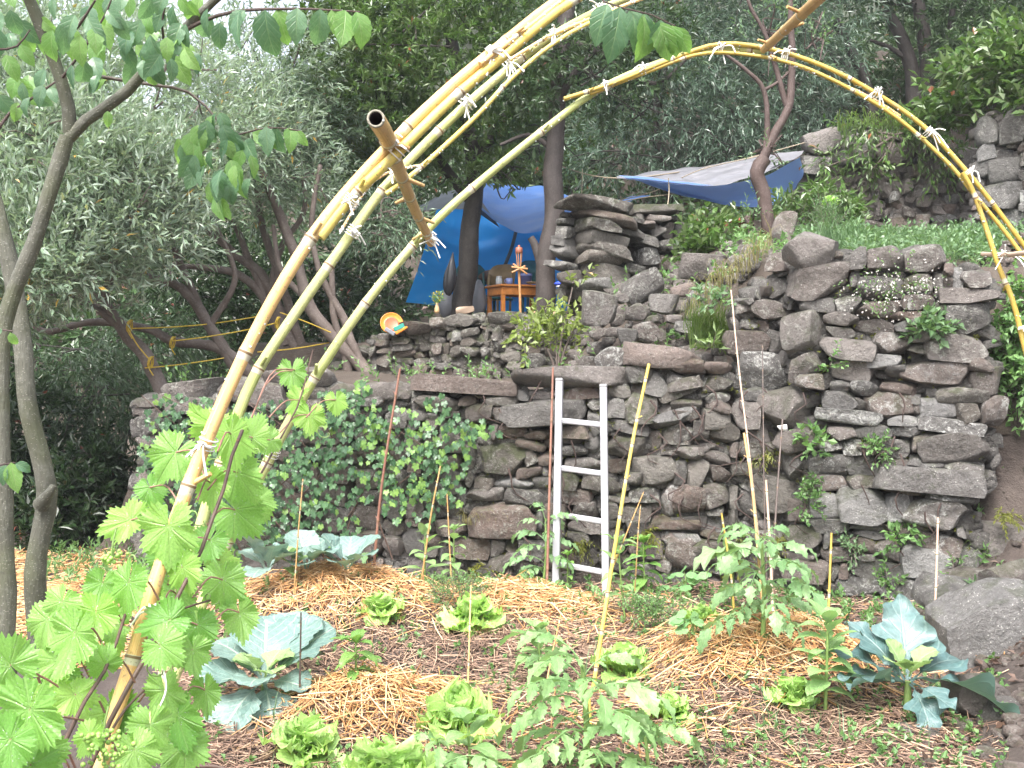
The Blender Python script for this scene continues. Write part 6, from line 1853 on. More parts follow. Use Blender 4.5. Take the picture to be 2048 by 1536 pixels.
GC = "thin garden canes"
for k, (pts, r, mat, lab) in enumerate([
    ([(748, 1128, 5.9), (765, 960, 5.9), (800, 738, 5.9)], .0085, 'cane_red', "reddish brown cane standing among the ivy"),
    ([(1184, 1392, 4.55), (1232, 1080, 4.7), (1266, 880, 4.8), (1298, 728, 4.9)], .0100, 'bamboo_yellow', "tall yellow bamboo cane right of the ladder"),
    ([(1530, 1200, 5.6), (1500, 920, 5.9), (1478, 740, 6.1), (1462, 580, 6.3)], .0062, 'cane_pale', "thin whippy pale cane reaching up past the bank grass"),
    ([(1524, 1190, 5.65), (1505, 980, 5.8), (1488, 866, 5.9)], .0100, 'bamboo_tan', "stout tan cane in the wall recess"),
    ([(1534, 1200, 5.6), (1528, 960, 5.8), (1525, 690, 6.1)], .0042, 'cane_dark', "very thin dark cane in the wall recess"),
    ([(1542, 1200, 5.6), (1552, 1020, 5.8), (1565, 838, 6.0)], .0070, 'cane_dark', "dark brown cane with a paper scrap near its tip"),
    ([(1545, 1210, 5.5), (1540, 1090, 5.6), (1532, 960, 5.7)], .0085, 'cane_pale', "short pinkish pale cane among the dark canes"),
    ([(1470, 1250, 4.95), (1462, 1150, 5.0), (1443, 1026, 5.05)], .0060, 'bamboo_golden', "small golden cane with a bent tip by the drooping tomato"),
    ([(1654, 1400, 4.4), (1657, 1230, 4.5), (1663, 1066, 4.6)], .0068, 'bamboo_golden', "orange yellow cane supporting the tall bean plant"),
    ([(1866, 1300, 4.9), (1872, 1170, 5.0), (1876, 1035, 5.1)], .0070, 'cane_pale', "tan knobbly cane behind the right broccoli"),
    ([(846, 1140, 5.9), (862, 1030, 5.9), (881, 932, 5.9)], .0055, 'bamboo_tan', "thin tan cane beside the left leafy plant at the wall foot"),
    ([(902, 1150, 5.95), (898, 1070, 5.95), (894, 988, 5.95)], .0045, 'bamboo_tan', "shorter thin cane of the neighbouring leafy plant"),
    ([(1094, 1165, 6.05), (1100, 940, 6.15), (1106, 735, 6.25)], .0085, 'cane_red', "reddish cane standing close against the ladder"),
    ([(1236, 1110, 5.6), (1260, 1050, 5.6), (1287, 985, 5.6)], .0042, 'bamboo_tan', "short slanting cane between the tall cane and the wall"),
    ([(1272, 1140, 5.7), (1276, 1070, 5.7), (1281, 1012, 5.7)], .0040, 'bamboo_tan', "thin upright stick right of the slanting one"),
    ([(590, 1160, 5.4), (597, 1060, 5.4), (606, 958, 5.4)], .0040, 'bamboo_tan', "thin stick between the back cabbages"),
    ([(934, 1445, 3.95), (938, 1300, 4.0), (942, 1170, 4.1)], .0042, 'bamboo_orange', "thin orange stick through the middle lettuces"),
    ([(600, 1348, 4.1), (601, 1290, 4.1), (602, 1225, 4.1)], .0042, 'cane_dark', "thin dark stick in the big left cabbage"),
    ([(1082, 1420, 4.1), (1102, 1320, 4.2), (1122, 1228, 4.3)], .0042, 'bamboo_tan', "pale stick leaning behind the front tomato"),
    ([(1190, 1540, 3.9), (1180, 1440, 3.9), (1178, 1390, 3.9)], .0085, 'bamboo_yellow', "short yellow stake behind the front tomato stem"),
]):
    q = smooth_path([P(*p) for p in pts], step=0.03)
    q = np.vstack([q[0] + (q[0] - q[3]) * (0.12 / max(.01, np.linalg.norm(q[0] - q[3]))), q])
    root = thing("garden_cane", lab, "garden cane", q[0], GC)
    mb = MB(); culm(mb, q, r, r * .75, .17 if r > .006 else .14, 60 + k, True, 8, .06, ridge=0.22)
    part("cane", mb.mesh("cane", M[mat]), root)
    if "paper" in lab:
        mb = MB(); c0 = q[-1] + (0.0, -.01, -.06); V = np.array([c0 + (-.035, 0, .02), c0 + (.02, -.01, .03), c0 + (.03, 0, -.01), c0 + (-.01, .006, -.012)])
        mb.add(np.vstack([V, V + (0, .002, 0)]), np.array([(0, 1, 2, 3), (7, 6, 5, 4), (0, 4, 5, 1), (1, 5, 6, 2), (2, 6, 7, 3), (3, 7, 4, 0)])); part("paper_scrap", mb.mesh("paper_scrap", M['string']), root)
# ------------------------------------------------------------------ straw mulch
def straws(mb, rng, X, Y, L, w, lift=0.02, tilt=0.12, az=None):
    N = len(X)
    z = gz(X, Y)
    az = rng.uniform(0, 6.283, N) if az is None else az
    l = L * rng.uniform(0.35, 1.3, N)
    # lie along the slope of the ground, tilted a little
    e = 0.05
    hx = (gz(X + e, Y) - gz(X - e, Y)) / (2 * e); hy = (gz(X, Y + e) - gz(X, Y - e)) / (2 * e)
    dz = hx * np.cos(az) + hy * np.sin(az) + rng.normal(0, tilt, N)
    d = norm(np.stack([np.cos(az), np.sin(az), dz], -1))
    c = np.stack([X, Y, z + rng.uniform(0.002, 1, N) ** 1.5 * lift + 0.5 * np.abs(dz - hx * np.cos(az) - hy * np.sin(az)) * l * .6], -1)
    x = norm(np.cross(d, (0, 0, 1.0))); u = np.cross(x, d)
    ww = (w * rng.uniform(0.6, 1.4, N))[:, None]
    bend = (rng.normal(0, .05, N) * l)[:, None]
    rings = []
    for s, b in ((-.5, 0), (0, 1), (.5, 0)):
        p = c + d * (l * s)[:, None] + x * bend * b
        rings += [p - x * ww / 2, p + x * ww / 2, p + u * ww * .55]
    V = np.stack(rings, 1).reshape(-1, 3)
    i = np.arange(N)[:, None] * 9
    F = np.concatenate([i + np.array([[a + k, a + (k + 1) % 3, a + 3 + (k + 1) % 3, a + 3 + k]]) for a in (0, 3) for k in range(3)])
    mb.add(V, F, np.repeat(rng.uniform(0, 1, N), 9))


rng = np.random.default_rng(42)
N = 38000
Y = 3.0 + 3.6 * rng.uniform(0, 1, N) ** 0.9
X = (rng.uniform(330, 2010, N) - 1024) / 2048 * Y
cl = SinNoise(12, (1.5, 3.5))(np.stack([X, Y, 0 * X], -1))
keep = (X < 0.30 * Y + 0.62 + rng.normal(0, .08, N)) & (Y < ywall(X) - 0.12) & (cl + rng.uniform(-.7, .7, N) > -0.35) & (rng.uniform(0, 1, N) < 1 - 0.55 * sstep(.6, 1.6, X - .12 * Y))
mb = MB(); straws(mb, rng, X[keep], Y[keep], 0.13, 0.0048, 0.03)
n = 14000
y = 3.0 + 3.5 * rng.uniform(0, 1, n) ** .9; x = (rng.uniform(330, 2030, n) - 1024) / 2048 * y; k = (x < .3 * y + .75) & (y < ywall(x) - .1)
straws(mb, rng, x[k], y[k], 0.045, 0.0034, 0.012)      # chaff
tag(part("straw_mulch", mb.mesh("straw_mulch", M['straw_old']), None, kind="stuff"), "old brown straw mulch covering the garden beds", "straw mulch")
mb = MB()
X, Y, Z = [], [], []
for (cx, cy, h, rx, ry), n in zip(BEDC, (2700, 2200, 3000, 1500)):
    X.append(cx + rng.normal(0, .50, n) * rx * 1.08); Y.append(cy + rng.normal(0, .50, n) * ry * 1.08)
n = 2100
y = 3.0 + 3.2 * rng.uniform(0, 1, n); x = (rng.uniform(450, 1800, n) - 1024) / 2048 * y
cl = SinNoise(17, (1.2, 3))(np.stack([x, y, 0 * x], -1)); k = (cl > -0.05) & (x < .3 * y + .5)
X.append(x[k]); Y.append(y[k])
X = np.concatenate(X); Y = np.concatenate(Y)
k = Y < ywall(X) - .18
straws(mb, rng, X[k], Y[k], 0.17, 0.0052, 0.05, 0.16)
n = 2600
y = rng.uniform(4.8, 7.6, n); x = (rng.uniform(-60, 260, n) - 1024) / 2048 * y - 0.0
straws(mb, rng, x, y, 0.15, 0.0055, 0.03, 0.1)
tag(part("fresh_straw", mb.mesh("fresh_straw", M['straw_new']), None, kind="stuff"), "golden fresh straw heaped on the mounds and the path", "straw")

# seedlings and small weeds between the straw
mb = MB(); n = 2600
y = 3.0 + 3.3 * rng.uniform(0, 1, n); x = (rng.uniform(400, 2020, n) - 1024) / 2048 * y
cl = SinNoise(19, (1.2, 3))(np.stack([x, y, 0 * x], -1)); k = (cl + rng.uniform(-.8, .8, n) + .5 * sstep(.2, 1.6, x) > 0.05) & (y < ywall(x) - .1)
x, y = x[k], y[k]
C = np.stack([x, y, gz(x, y) + .008], -1)
leaf_cloud(mb, rng, C, rng.normal(0, .2, C.shape) + (0, 0, 1), 5, 0.035, 0.026, 0.020, 1.25, 0.0, tuft=True)
n = 420
y = 5.0 + 1.5 * rng.uniform(0, 1, n); x = (rng.uniform(760, 2000, n) - 1024) / 2048 * y; k = (y < ywall(x) - .06) & (y > ywall(x) - .9)
x, y = x[k], y[k]; C = np.stack([x, y, gz(x, y) + .01], -1)
leaf_cloud(mb, rng, C, rng.normal(0, .35, C.shape) + (0, 0, 1), 7, 0.07, 0.035, 0.024, 1.1, 0.0, tuft=True)
n = 120
y = rng.uniform(6.4, 7.6, n); x = (rng.uniform(60, 300, n) - 1024) / 2048 * y
C = np.stack([x, y, gz(x, y) + .01], -1)
leaf_cloud(mb, rng, C, rng.normal(0, .3, C.shape) + (0, 0, 1), 7, 0.10, 0.05, 0.016, 0.9, 0.1, tuft=True)
tag(part("seedlings", mb.mesh("seedlings", M['herb'], smooth=False), None, kind="stuff"), "small round leaved seedlings scattered between the straw", "seedlings")
mb = MB(); n = 60
y = 3.2 + 2 * rng.uniform(0, 1, n); x = (rng.uniform(480, 2000, n) - 1024) / 2048 * y
C = np.stack([x, y, gz(x, y)], -1); blades(mb, rng, C, 4, 0.16, .004, .4, .5)
tag(part("onion_grass", mb.mesh("onion_grass", M['herb_cool'], smooth=False), None, kind="stuff"), "thin bluish grass blades among the mulch", "grass")

# twigs and a dropped stick
for k, (a, b, D1, D2, r, lab) in enumerate([((385, 1430), (480, 1462), 3.55, 3.5, .008, "brown stick lying below the big left cabbage"), ((560, 1520), (470, 1495), 3.35, 3.4, .005, "thin brown twig in the mulch at the lower left"),
                                          ((1150, 1330), (1240, 1345), 4.2, 4.2, .004, "straight tan twig lying behind the front tomato")]):
    pa, pb = P(*a, D1), P(*b, D2)
    for p in (pa, pb): p[2] = gz(p[0], p[1]) + .03
    mb = MB(); tube(mb, smooth_path([pa, (pa + pb) / 2 + (0, .01, .01), pb], 10), [r, r * .7], 7, rough=.1)
    tag(part("stick", mb.mesh("stick", M['stem_brown'])), lab, "stick", "sticks in the mulch")

# ------------------------------------------------------------------ vegetables
def meshes(lst, mat, nm): return [m.mesh("%s_%d" % (nm, i), M[mat]) for i, m in enumerate(lst)]


LET = [grid_leaf(1.2, FAN, 14, 8, 0.05, (.2, .5, .9, 1.3, 1.7)[s], 0.25, 4.6 + s * .5, 0.24, 9, s, blister=.05, cup=.4) for s in range(5)]
LETM = meshes(LET, 'lettuce', "lettuce_leaf")
CAB = [grid_leaf(0.86, BROAD, 24, 7, 0.06, 0.55 + .2 * s, 0.035, 3.5, 0.14, 11, 20 + s, blister=.032, cup=.16, lobes=.05, lfreq=3.4) for s in range(4)]
CABM = meshes(CAB, 'cabbage', "cabbage_leaf"); CABY = meshes(CAB, 'cabbage_young', "cabbage_heart_leaf")
BRO = [grid_leaf(0.62, ([0, .2, .27, .3, .4, .5, .62, .8, .93, 1], [.07, .07, .3, .2, .78, 1.0, .8, .5, .24, .04]), 26, 6, 0.10, 0.35 + .3 * s, 0.075, 2.6, 0.14, 9, 30 + s, blister=.022, cup=.1, lobes=.16, lfreq=3.1) for s in range(4)]
BROM = meshes(BRO, 'broccoli', "broccoli_leaf")
PEP = [grid_leaf(0.50, OVATE, 9, 3, 0.22, 0.8 + .4 * s, 0.03, 2, 0, 1, 40 + s) for s in range(3)]
PEPM = meshes(PEP, 'pepper', "pepper_leaf")
BEA = [grid_leaf(0.58, OVATE, 8, 3, 0.2, 0.5 + .5 * s, 0.02, 2, 0, 1, 50 + s) for s in range(3)]
BEAM = meshes(BEA, 'bean', "bean_leaf")
PALE = [grid_leaf(0.44, LANCE, 12, 4, 0.2, 1.6 + .5 * s, 0.05, 2.5, .03, 8, 60 + s, twist=.3) for s in range(3)]
PALM = meshes(PALE, 'pale_leaf', "pale_leaf")
NAS = [polar_leaf(disc_r, 24, 2, 179, .06, .10, s, .05) for s in range(2)]
NASM = meshes(NAS, 'nasturtium', "nasturtium_leaf")


def tomato_leaf(seed):
    """A compound leaf: a drooping rachis with toothed leaflets."""
    r = np.random.default_rng(seed)
    mb = MB()
    s = np.linspace(0, 1, 9)
    a = 0.25 - 1.5 * s
    rach = np.stack([0.04 * np.sin(s * 3 + seed), np.concatenate([[0], np.cumsum(np.cos(a[:-1]) / 8)]), np.concatenate([[0], np.cumsum(np.sin(a[:-1]) / 8)])], -1)
    tube(mb, rach, [.014, .007], 5, .5)
    lf = grid_leaf(0.50, OVATE, 12, 3, .18, 1.0, .04, 2.5, .7, 4, seed)
    for t, sd, L in [(.30, -1, .26), (.34, 1, .28), (.55, -1, .38), (.60, 1, .38), (.78, -1, .36), (.80, 1, .38), (.97, 0, .46), (.45, 1, .12), (.68, -1, .11)]:
        i = t * 8; p = np.array([np.interp(t, s, rach[:, k]) for k in range(3)])
        tg = norm(rach[min(8, int(i) + 1)] - rach[max(0, int(i) - 1)])
        side = np.array((sd * 1.0, 0, 0))
        d = norm(tg * (.55 if sd else 1) + side * .9 + (0, 0, -.28) + r.normal(0, .12, 3))
        n = norm(np.array((0, .15, 1.0)) + r.normal(0, .25, 3))
        mb.merge(lf, frame(p, d, n, L * r.uniform(.85, 1.15)))
    return mb


TOM = [tomato_leaf(70 + s) for s in range(4)]
TOMM = meshes(TOM, 'tomato', "tomato_leaf"); TOMD = meshes(TOM, 'tomato_dark', "tomato_dark_leaf")


def ground_pt(px, py):
    """The ground point seen at a pixel."""
    D = 4.0
    for _ in range(40):
        p = P(px, py, D); D = D + np.clip((p[2] - float(gz(p[0], p[1]))) * D / 1.5, -.5, .5) * .8
        D = float(np.clip(D, 1.5, 9))
    return P(px, py, D)


def lettuce(label, px, py, wpx, seed):
    rng = np.random.default_rng(seed)
    b = ground_pt(px, py + wpx * .30); D = b[1]
    R_ = mm(wpx, D) / 2
    root = thing("lettuce", label, "lettuce", b, "lettuces in the mulch")
    n = 25
    tl_ = rng.normal(0, .16, 3)
    for i in range(n):
        f = i / (n - 1)
        az = i * 2.4 + rng.normal(0, .3); el = 0.30 + 1.1 * f ** .8 + rng.normal(0, .16)
        out = np.array((math.cos(az), math.sin(az), 0))
        d = out * math.cos(el) + np.array((0, 0, 1)) * math.sin(el)
        nn = -out * math.sin(el) + np.array((0, 0, 1)) * math.cos(el)
        d = norm(d + tl_ + rng.normal(0, .1, 3))
        s = R_ * np.array((rng.uniform(.8, 1.25), 1, 1)) * (1.10 - .30 * f) * rng.uniform(.75, 1.15)
        part("leaf", LETM[int(np.clip(4.2 - 4.4 * f + rng.normal(0, .9), 0, 4))], root, frame(b + out * R_ * .10 * (1 - f) + (0, 0, .01 + .03 * f), d, nn, s))
    return root


for k, (px, py, w, lab) in enumerate([
    (645, 1203, 74, "small lettuce at the left below the big straw mound"), (765, 1213, 76, "small lettuce in the back row in front of the straw mound"), (945, 1222, 100, "frilly lettuce with a pale bent leaf in the back row"),
    (915, 1420, 142, "broad frilly lettuce left of the front tomato plant"), (1250, 1325, 112, "tall lettuce right of the yellow bamboo cane"), (1335, 1418, 96, "frilly lettuce between the front tomato and the right straw mound"),
    (1588, 1388, 88, "smooth round lettuce next to the tall bean plant"), (1408, 1238, 80, "lettuce behind the right straw mound beside nasturtium leaves"), (610, 1482, 132, "big lettuce directly below the large left cabbage"),
    (780, 1530, 190, "largest lettuce, cut by the bottom edge of the picture")]):
    lettuce(lab, px, py, w, 500 + k)


def leafset(root, b, lst, data, rng, young=None):
    for (az, el, L, roll) in lst:
        az, el, roll = math.radians(az), math.radians(el), math.radians(roll)
        out = np.array((math.cos(az), math.sin(az), 0)); up = np.array((0, 0, 1.0))
        d = out * math.cos(el) + up * math.sin(el)
        nn = -out * math.sin(el) + up * math.cos(el)
        x = np.cross(d, nn); nn = nn * math.cos(roll) + x * math.sin(roll)
        src = young if (young is not None and L < .16) else data
        part("leaf", src[int(rng.integers(0, len(src)))], root, frame(b + out * .015 + (0, 0, .03 + .02 * rng.uniform()), d, nn, L))


def stalk(root, a, b, r, mat='stem_green', bend=(0, 0, 0)):
    mb = MB(); a = np.asarray(a, float); b = np.asarray(b, float)
    tube(mb, smooth_path([a, (a + b) / 2 + np.asarray(bend), b], 10), [r, r * .6], 7); return part("stem", mb.mesh("stem", M[mat]), root)


GB = "cabbages in the beds"
rng = np.random.default_rng(90)
b = ground_pt(528, 1418)
t = thing("cabbage", "big blue green cabbage wet with drops behind the vine", "cabbage", b, GB)
stalk(t, b, b + (0, 0, .10), .018)
leafset(t, b + (0, 0, .07), [(-68, -10, .27, 0), (-115, -8, .28, 0), (-25, 18, .20, 10), (195, 30, .27, -10), (150, 45, .30, 0), (100, 66, .34, 0), (60, 60, .36, 0), (20, 48, .34, 15), (-150, 28, .22, 0), (-92, 40, .2, 0), (35, 30, .26, -20), (125, 35, .24, 10)], CABM, rng)
leafset(t, b + (0, 0, .10), [(-60, 55, .15, 0), (60, 70, .15, 0), (180, 62, .14, 0), (-130, 70, .13, 0), (0, 65, .14, 0)], CABM, rng, CABY)
for k, (px, py, lst, lab) in enumerate([
    (535, 1188, [(-140, 62, .30, 0), (150, 40, .22, 0), (-60, 60, .24, 0), (-20, 25, .26, 0), (60, 40, .26, 0), (-100, 10, .2, 0), (200, 70, .2, 0)], "back cabbage with one upright round leaf left of the straw mound"),
    (612, 1186, [(-150, 40, .24, 0), (-30, 45, .25, 0), (60, 55, .24, 0), (120, 65, .26, 0), (-90, 20, .2, 0)], "middle back cabbage beside the thin stick"),
    (695, 1186, [(-160, 35, .26, 0), (-40, 40, .24, 0), (20, 48, .26, 0), (90, 60, .24, 0), (-100, 30, .22, 0), (170, 55, .25, 0)], "back cabbage against the ivy right of the others")]):
    b = ground_pt(px, py)
    t = thing("cabbage", lab, "cabbage", b, GB); stalk(t, b, b + (0, 0, .10), .014)
    leafset(t, b + (0, 0, .10), [(a_, e_ + 14, l_ * .92, r_) for a_, e_, l_, r_ in lst], CABM, rng)
b = ground_pt(1815, 1432)
t = thing("broccoli", "large blue green broccoli plant with lobed leaves at the lower right", "broccoli plant", b)
stalk(t, b, b + (0, 0, .14), .02)
leafset(t, b + (0, 0, .10), [(78, 60, .38, 0), (25, 32, .34, 10), (-8, 10, .46, -25), (-85, -14, .25, 0), (-160, 20, .32, 30), (165, 36, .34, 0), (135, 52, .33, -10), (-60, -5, .22, 0), (120, 45, .30, 0), (50, 52, .30, 0), (185, 15, .28, 0)], BROM, rng)
leafset(t, b + (0, 0, .13), [(-90, 60, .15, 0), (10, 70, .15, 0), (140, 75, .15, 0), (220, 60, .14, 0)], CABM, rng, CABY)


def leafy(label, px, py, top, cat, data, L, n, seed, mat='stem_green', lean=0, r=.006, whorl=2, name="bean_plant", group=None, droop=0.0, spread_=1.0, topn=4):
    """An upright plant: a stem from the ground to pixel height top, with leaves in pairs."""
    rng = np.random.default_rng(seed)
    b = ground_pt(px, py); D = b[1]
    H = mm(py - top, D)
    root = thing(name, label, cat, b, group)
    tp = b + (mm(lean, D), 0, H)
    stalk(root, b, tp, r, mat, (mm(lean, D) * .1, 0, 0))
    for i in range(n):
        f = .18 + .82 * (i + 1) / n
        for q in range(whorl):
            az = i * 1.9 + q * 6.283 / whorl + rng.normal(0, .3); el = .15 + .7 * f ** 2 - droop + rng.normal(0, .15)
            out = np.array((math.cos(az), math.sin(az), 0)); d = out * math.cos(el) + np.array((0, 0, 1)) * math.sin(el)
            nn = -out * math.sin(el) + np.array((0, 0, 1)) * math.cos(el)
            part("leaf", data[int(rng.integers(0, len(data)))], root, frame(b + (tp - b) * f + out * r, d, nn, L * (1.5 if data is BEAM else 1.25) * rng.uniform(.75, 1.2) * (1.05 - .35 * f)))
    for q in range(topn):
        az = q * 1.6 + .3; out = np.array((math.cos(az), math.sin(az), 0)); d = out * .5 + np.array((0, 0, 1))
        part("leaf", data[q % len(data)], root, frame(tp, d, -out + np.array((0, 0, .5)), L * .7))
    return root


GL = "upright leafy plants in the beds"
leafy("broad leaved plant on the left of the pair at the wall foot", 850, 1175, 1070, "bean plant", BEAM, .10, 5, 1, group=GL)
leafy("slimmer broad leaved plant on the right of the pair at the wall foot", 908, 1180, 1060, "bean plant", BEAM, .085, 6, 2, group=GL)
leafy("tall leafy plant climbing beside the lower part of the yellow cane", 1250, 1240, 1085, "bean plant", BEAM, .10, 6, 3, lean=-14, group=GL)
leafy("bushy pepper plant right of the ladder foot", 1290, 1190, 1085, "pepper plant", PEPM, .12, 6, 4, lean=-4, name="pepper_plant", whorl=3)
leafy("tall bean plant tied to the orange yellow cane in the right bed", 1650, 1432, 1240, "bean plant", BEAM, .105, 8, 5, lean=4, r=.008, group=GL, whorl=3)
leafy("pepper plant with glossy drooping leaves in the middle of the bed", 712, 1372, 1285, "pepper plant", PEPM, .105, 4, 6, name="pepper_plant", droop=.35, whorl=3)
leafy("light green bean plant behind the front tomato", 1078, 1370, 1262, "bean plant", BEAM, .115, 5, 7, group=GL, whorl=3)
leafy("bean seedling next to the stick between back cabbages", 585, 1198, 1110, "bean plant", BEAM, .10, 4, 8, group=GL)
leafy("small bean plant with a straw tie at the bottom edge", 945, 1560, 1445, "bean plant", BEAM, .10, 4, 9, lean=-10, group=GL)
leafy("young bean plant by the dark stick over the big cabbage", 597, 1345, 1235, "bean plant", BEAM, .075, 4, 10, group=GL)
leafy("small pepper plant at the back of the bed near the ladder foot", 1135, 1195, 1110, "pepper plant", PEPM, .08, 5, 11, name="pepper_plant")
leafy("short weed like pepper plant behind the right broccoli", 1890, 1330, 1285, "pepper plant", PEPM, .09, 3, 12, name="pepper_plant")


def tomato(label, px, py, top, n, L, data, seed, r=.009, lean=0, azs=None, group="tomato plants"):
    rng = np.random.default_rng(seed)
    b = ground_pt(px, py); D = b[1]
    tp = b + (mm(lean, D), 0, mm(py - top, D))
    root = thing("tomato_plant", label, "tomato plant", b, group)
    stalk(root, b, tp, r, 'stem_green', (.01, 0, 0))
    for i in range(n):
        f = .22 + .78 * (i / (n - 1)); az = i * 2.4 + seed + rng.normal(0, .2); el = .35 + .5 * f ** 3
        if azs: az = math.radians(azs[i % len(azs)])
        out = np.array((math.cos(az), math.sin(az), 0)); d = out * math.cos(el) + np.array((0, 0, 1)) * math.sin(el)
        nn = -out * math.sin(el) + np.array((0, 0, 1)) * math.cos(el)
        part("leaf", data[int(rng.integers(0, len(data)))], root, frame(b + (tp - b) * f, d, nn, L * rng.uniform(.8, 1.15) * (1.1 - .35 * f)))
    return root


tomato("large tomato plant in front, its leaves spreading over the bottom edge", 1170, 1580, 1325, 18, .30, TOMM, 1, .014, -6, azs=[-20, 200, -80, 150, 20, -130, 170, 0, -40, 110, -150])
tomato("drooping tomato plant by the left side of the ladder", 1085, 1185, 1035, 14, .24, TOMD, 2, lean=6)
tomato("big drooping tomato plant on the right straw mound", 1525, 1290, 1078, 22, .26, TOMD, 3, .012, -4)
tomato("tomato plant against the ivy behind the back cabbages", 752, 1135, 1020, 13, .27, TOMD, 4, lean=6)
tomato("tomato tops at the bottom edge right of the largest lettuce", 880, 1610, 1500, 6, .22, TOMM, 5)
tomato("sprawling tomato shoot at the bottom right of the front tomato", 1290, 1610, 1470, 6, .26, TOMM, 6)
# drooping broad pale leaves
b = ground_pt(1465, 1225)
t = thing("broad_leaf_plant", "plant with long pale drooping leaves behind the right tomato", "leafy plant", b)
stalk(t, b, b + (0.0, 0, .30), .012)
leafset(t, b + (0, 0, .26), [(-150, 50, .34, 20), (-110, 55, .34, 0), (-70, 55, .32, 0), (-35, 50, .34, 0), (0, 40, .34, -10), (200, 45, .30, 0), (-90, 70, .36, 0)], PALM, rng)


def nasturtium(label, px, py, w, n, seed):
    rng = np.random.default_rng(seed)
    b = ground_pt(px, py); D = b[1]
    root = thing("nasturtium", label, "nasturtium", b, "nasturtium clumps")
    for i in range(n):
        a = rng.uniform(0, 6.28); rr = mm(w / 2, D) * rng.uniform(.2, 1)
        p = b + np.array((rr * math.cos(a), rr * math.sin(a) * .6, rng.uniform(.03, .15)))
        part("leaf", NASM[i % 2], root, frame(p, (math.cos(a), math.sin(a), -.3), np.array((0, -.5, 1)) + rng.normal(0, .25, 3), rng.uniform(.025, .042)))
        mb = MB(); tube(mb, smooth_path([b, (b + p) / 2 + (0, 0, .02), p - (0, 0, .002)], 6), .0022, 5); part("stalk", mb.mesh("stalk", M['stem_green']), root)


nasturtium("nasturtium clump at the wall foot right of the ladder", 1375, 1190, 100, 16, 1)
nasturtium("nasturtium leaves beside the lettuce behind the right straw mound", 1385, 1292, 70, 12, 2)
nasturtium("few nasturtium leaves at the tall wall foot by the drooping tomato", 1600, 1200, 70, 8, 3)
herb("feathery_herb", "low feathery carrot tops between the two back straw mounds", "herb", [(915, 1182, 5.55, 60, 16, .12)], 120, 'herb', 10, 0.09, 0.018, 0.007, seed=90)
herb("feathery_herb", "feathery herb in front of the wall right of the yellow cane", "herb", [(1305, 1225, 5.3, 60, 18, .12)], 110, 'herb', 9, 0.09, 0.022, 0.011, seed=91)

# grit and pebbles on the right bank, with leaf litter
mb = MB(); rng = np.random.default_rng(96); lit = MB()
n = 1500
y = rng.uniform(3.2, 6.9, n); x = .3 * y + .62 + rng.uniform(-.35, 1.6, n)
for a, b in zip(x, y):
    V, F = ROCKS[3][int(rng.integers(0, 14))]; s_ = .006 + .03 * rng.uniform() ** 3.5
    mb.add(V * (s_ * 1.3, s_, s_ * .8) @ rotz(rng.uniform(0, 6)).T + (a, b, float(gz(a, b)) + s_ * .3), F)
tag(part("pebbles", mb.mesh("pebbles", M['stone_warm']), None, kind="stuff"), "grit and pebbles on the right earth bank", "pebbles")
C = np.stack([x, y, gz(x, y) + .006], -1)[:700]
leaf_cloud(lit, rng, C, rng.normal(0, 1, C.shape) * (1, 1, .2), 3, .04, .045, .022, .8, .0, tuft=True)
tag(part("leaf_litter", lit.mesh("leaf_litter", M['litter'], smooth=False), None, kind="stuff"), "brown leaf litter lying on the right bank", "leaf litter")
X = rng.uniform(2.55, 4.2, 90); Y = rng.uniform(5.9, 6.7, 90); C = np.stack([X, Y, gz(X, Y) + .01], -1); mb = MB()
leaf_cloud(mb, rng, C, rng.normal(0, .4, C.shape) + (0, -.4, .7), 6, .09, .045, .024, 1.1, .1, tuft=True); blades(mb, rng, C[:40], 6, .2, .005, .9, .9)
tag(part("bank_weeds", mb.mesh("bank_weeds", M['herb'], smooth=False), None, kind="stuff"), "weeds and grass rooted in the right earth face", "weeds")
# ------------------------------------------------------------------ grape vine on the nearest arch
GRP = [polar_leaf(grape_r(s), 150, 7, 172, 0.09 + .02 * s, (0.12, .3, -.08, .2)[s], s, (0.05, .22, .0, .3)[s]) for s in range(4)]


def with_drops(mb, seed, n, rmax=.8, up=1):
    o = MB(); o.V, o.F, o.T, o.UV, o.MI, o.n = list(mb.V), list(mb.F), list(mb.T), list(mb.UV), list(mb.MI), mb.n
    r = np.random.default_rng(seed)
    V = mb.V[0]
    oc = np.array([(1, 0, 0), (0, 1, 0), (-1, 0, 0), (0, -1, 0), (0, 0, .7)], float)
    F = np.array([(0, 1, 4), (1, 2, 4), (2, 3, 4), (3, 0, 4)])
    for i in r.choice(len(V), n):
        o.add(V[i] + oc * r.uniform(.006, .016), F, .5, None, 1)
    return o


GRM = [with_drops(m, 5 + i, 42).mesh("grape_leaf_%d" % i, [M['grape'], M['drop']]) for i, m in enumerate(GRP)]
GRY = [with_drops(m, 15 + i, 24).mesh("young_grape_leaf_%d" % i, [M['grape_young'], M['drop']]) for i, m in enumerate(GRP)]
rng = np.random.default_rng(200)
vine = thing("grape_vine", "bright green grape vine with serrated wet leaves climbing the left end of the arches", "grape vine", P(170, 1560, 1.75))
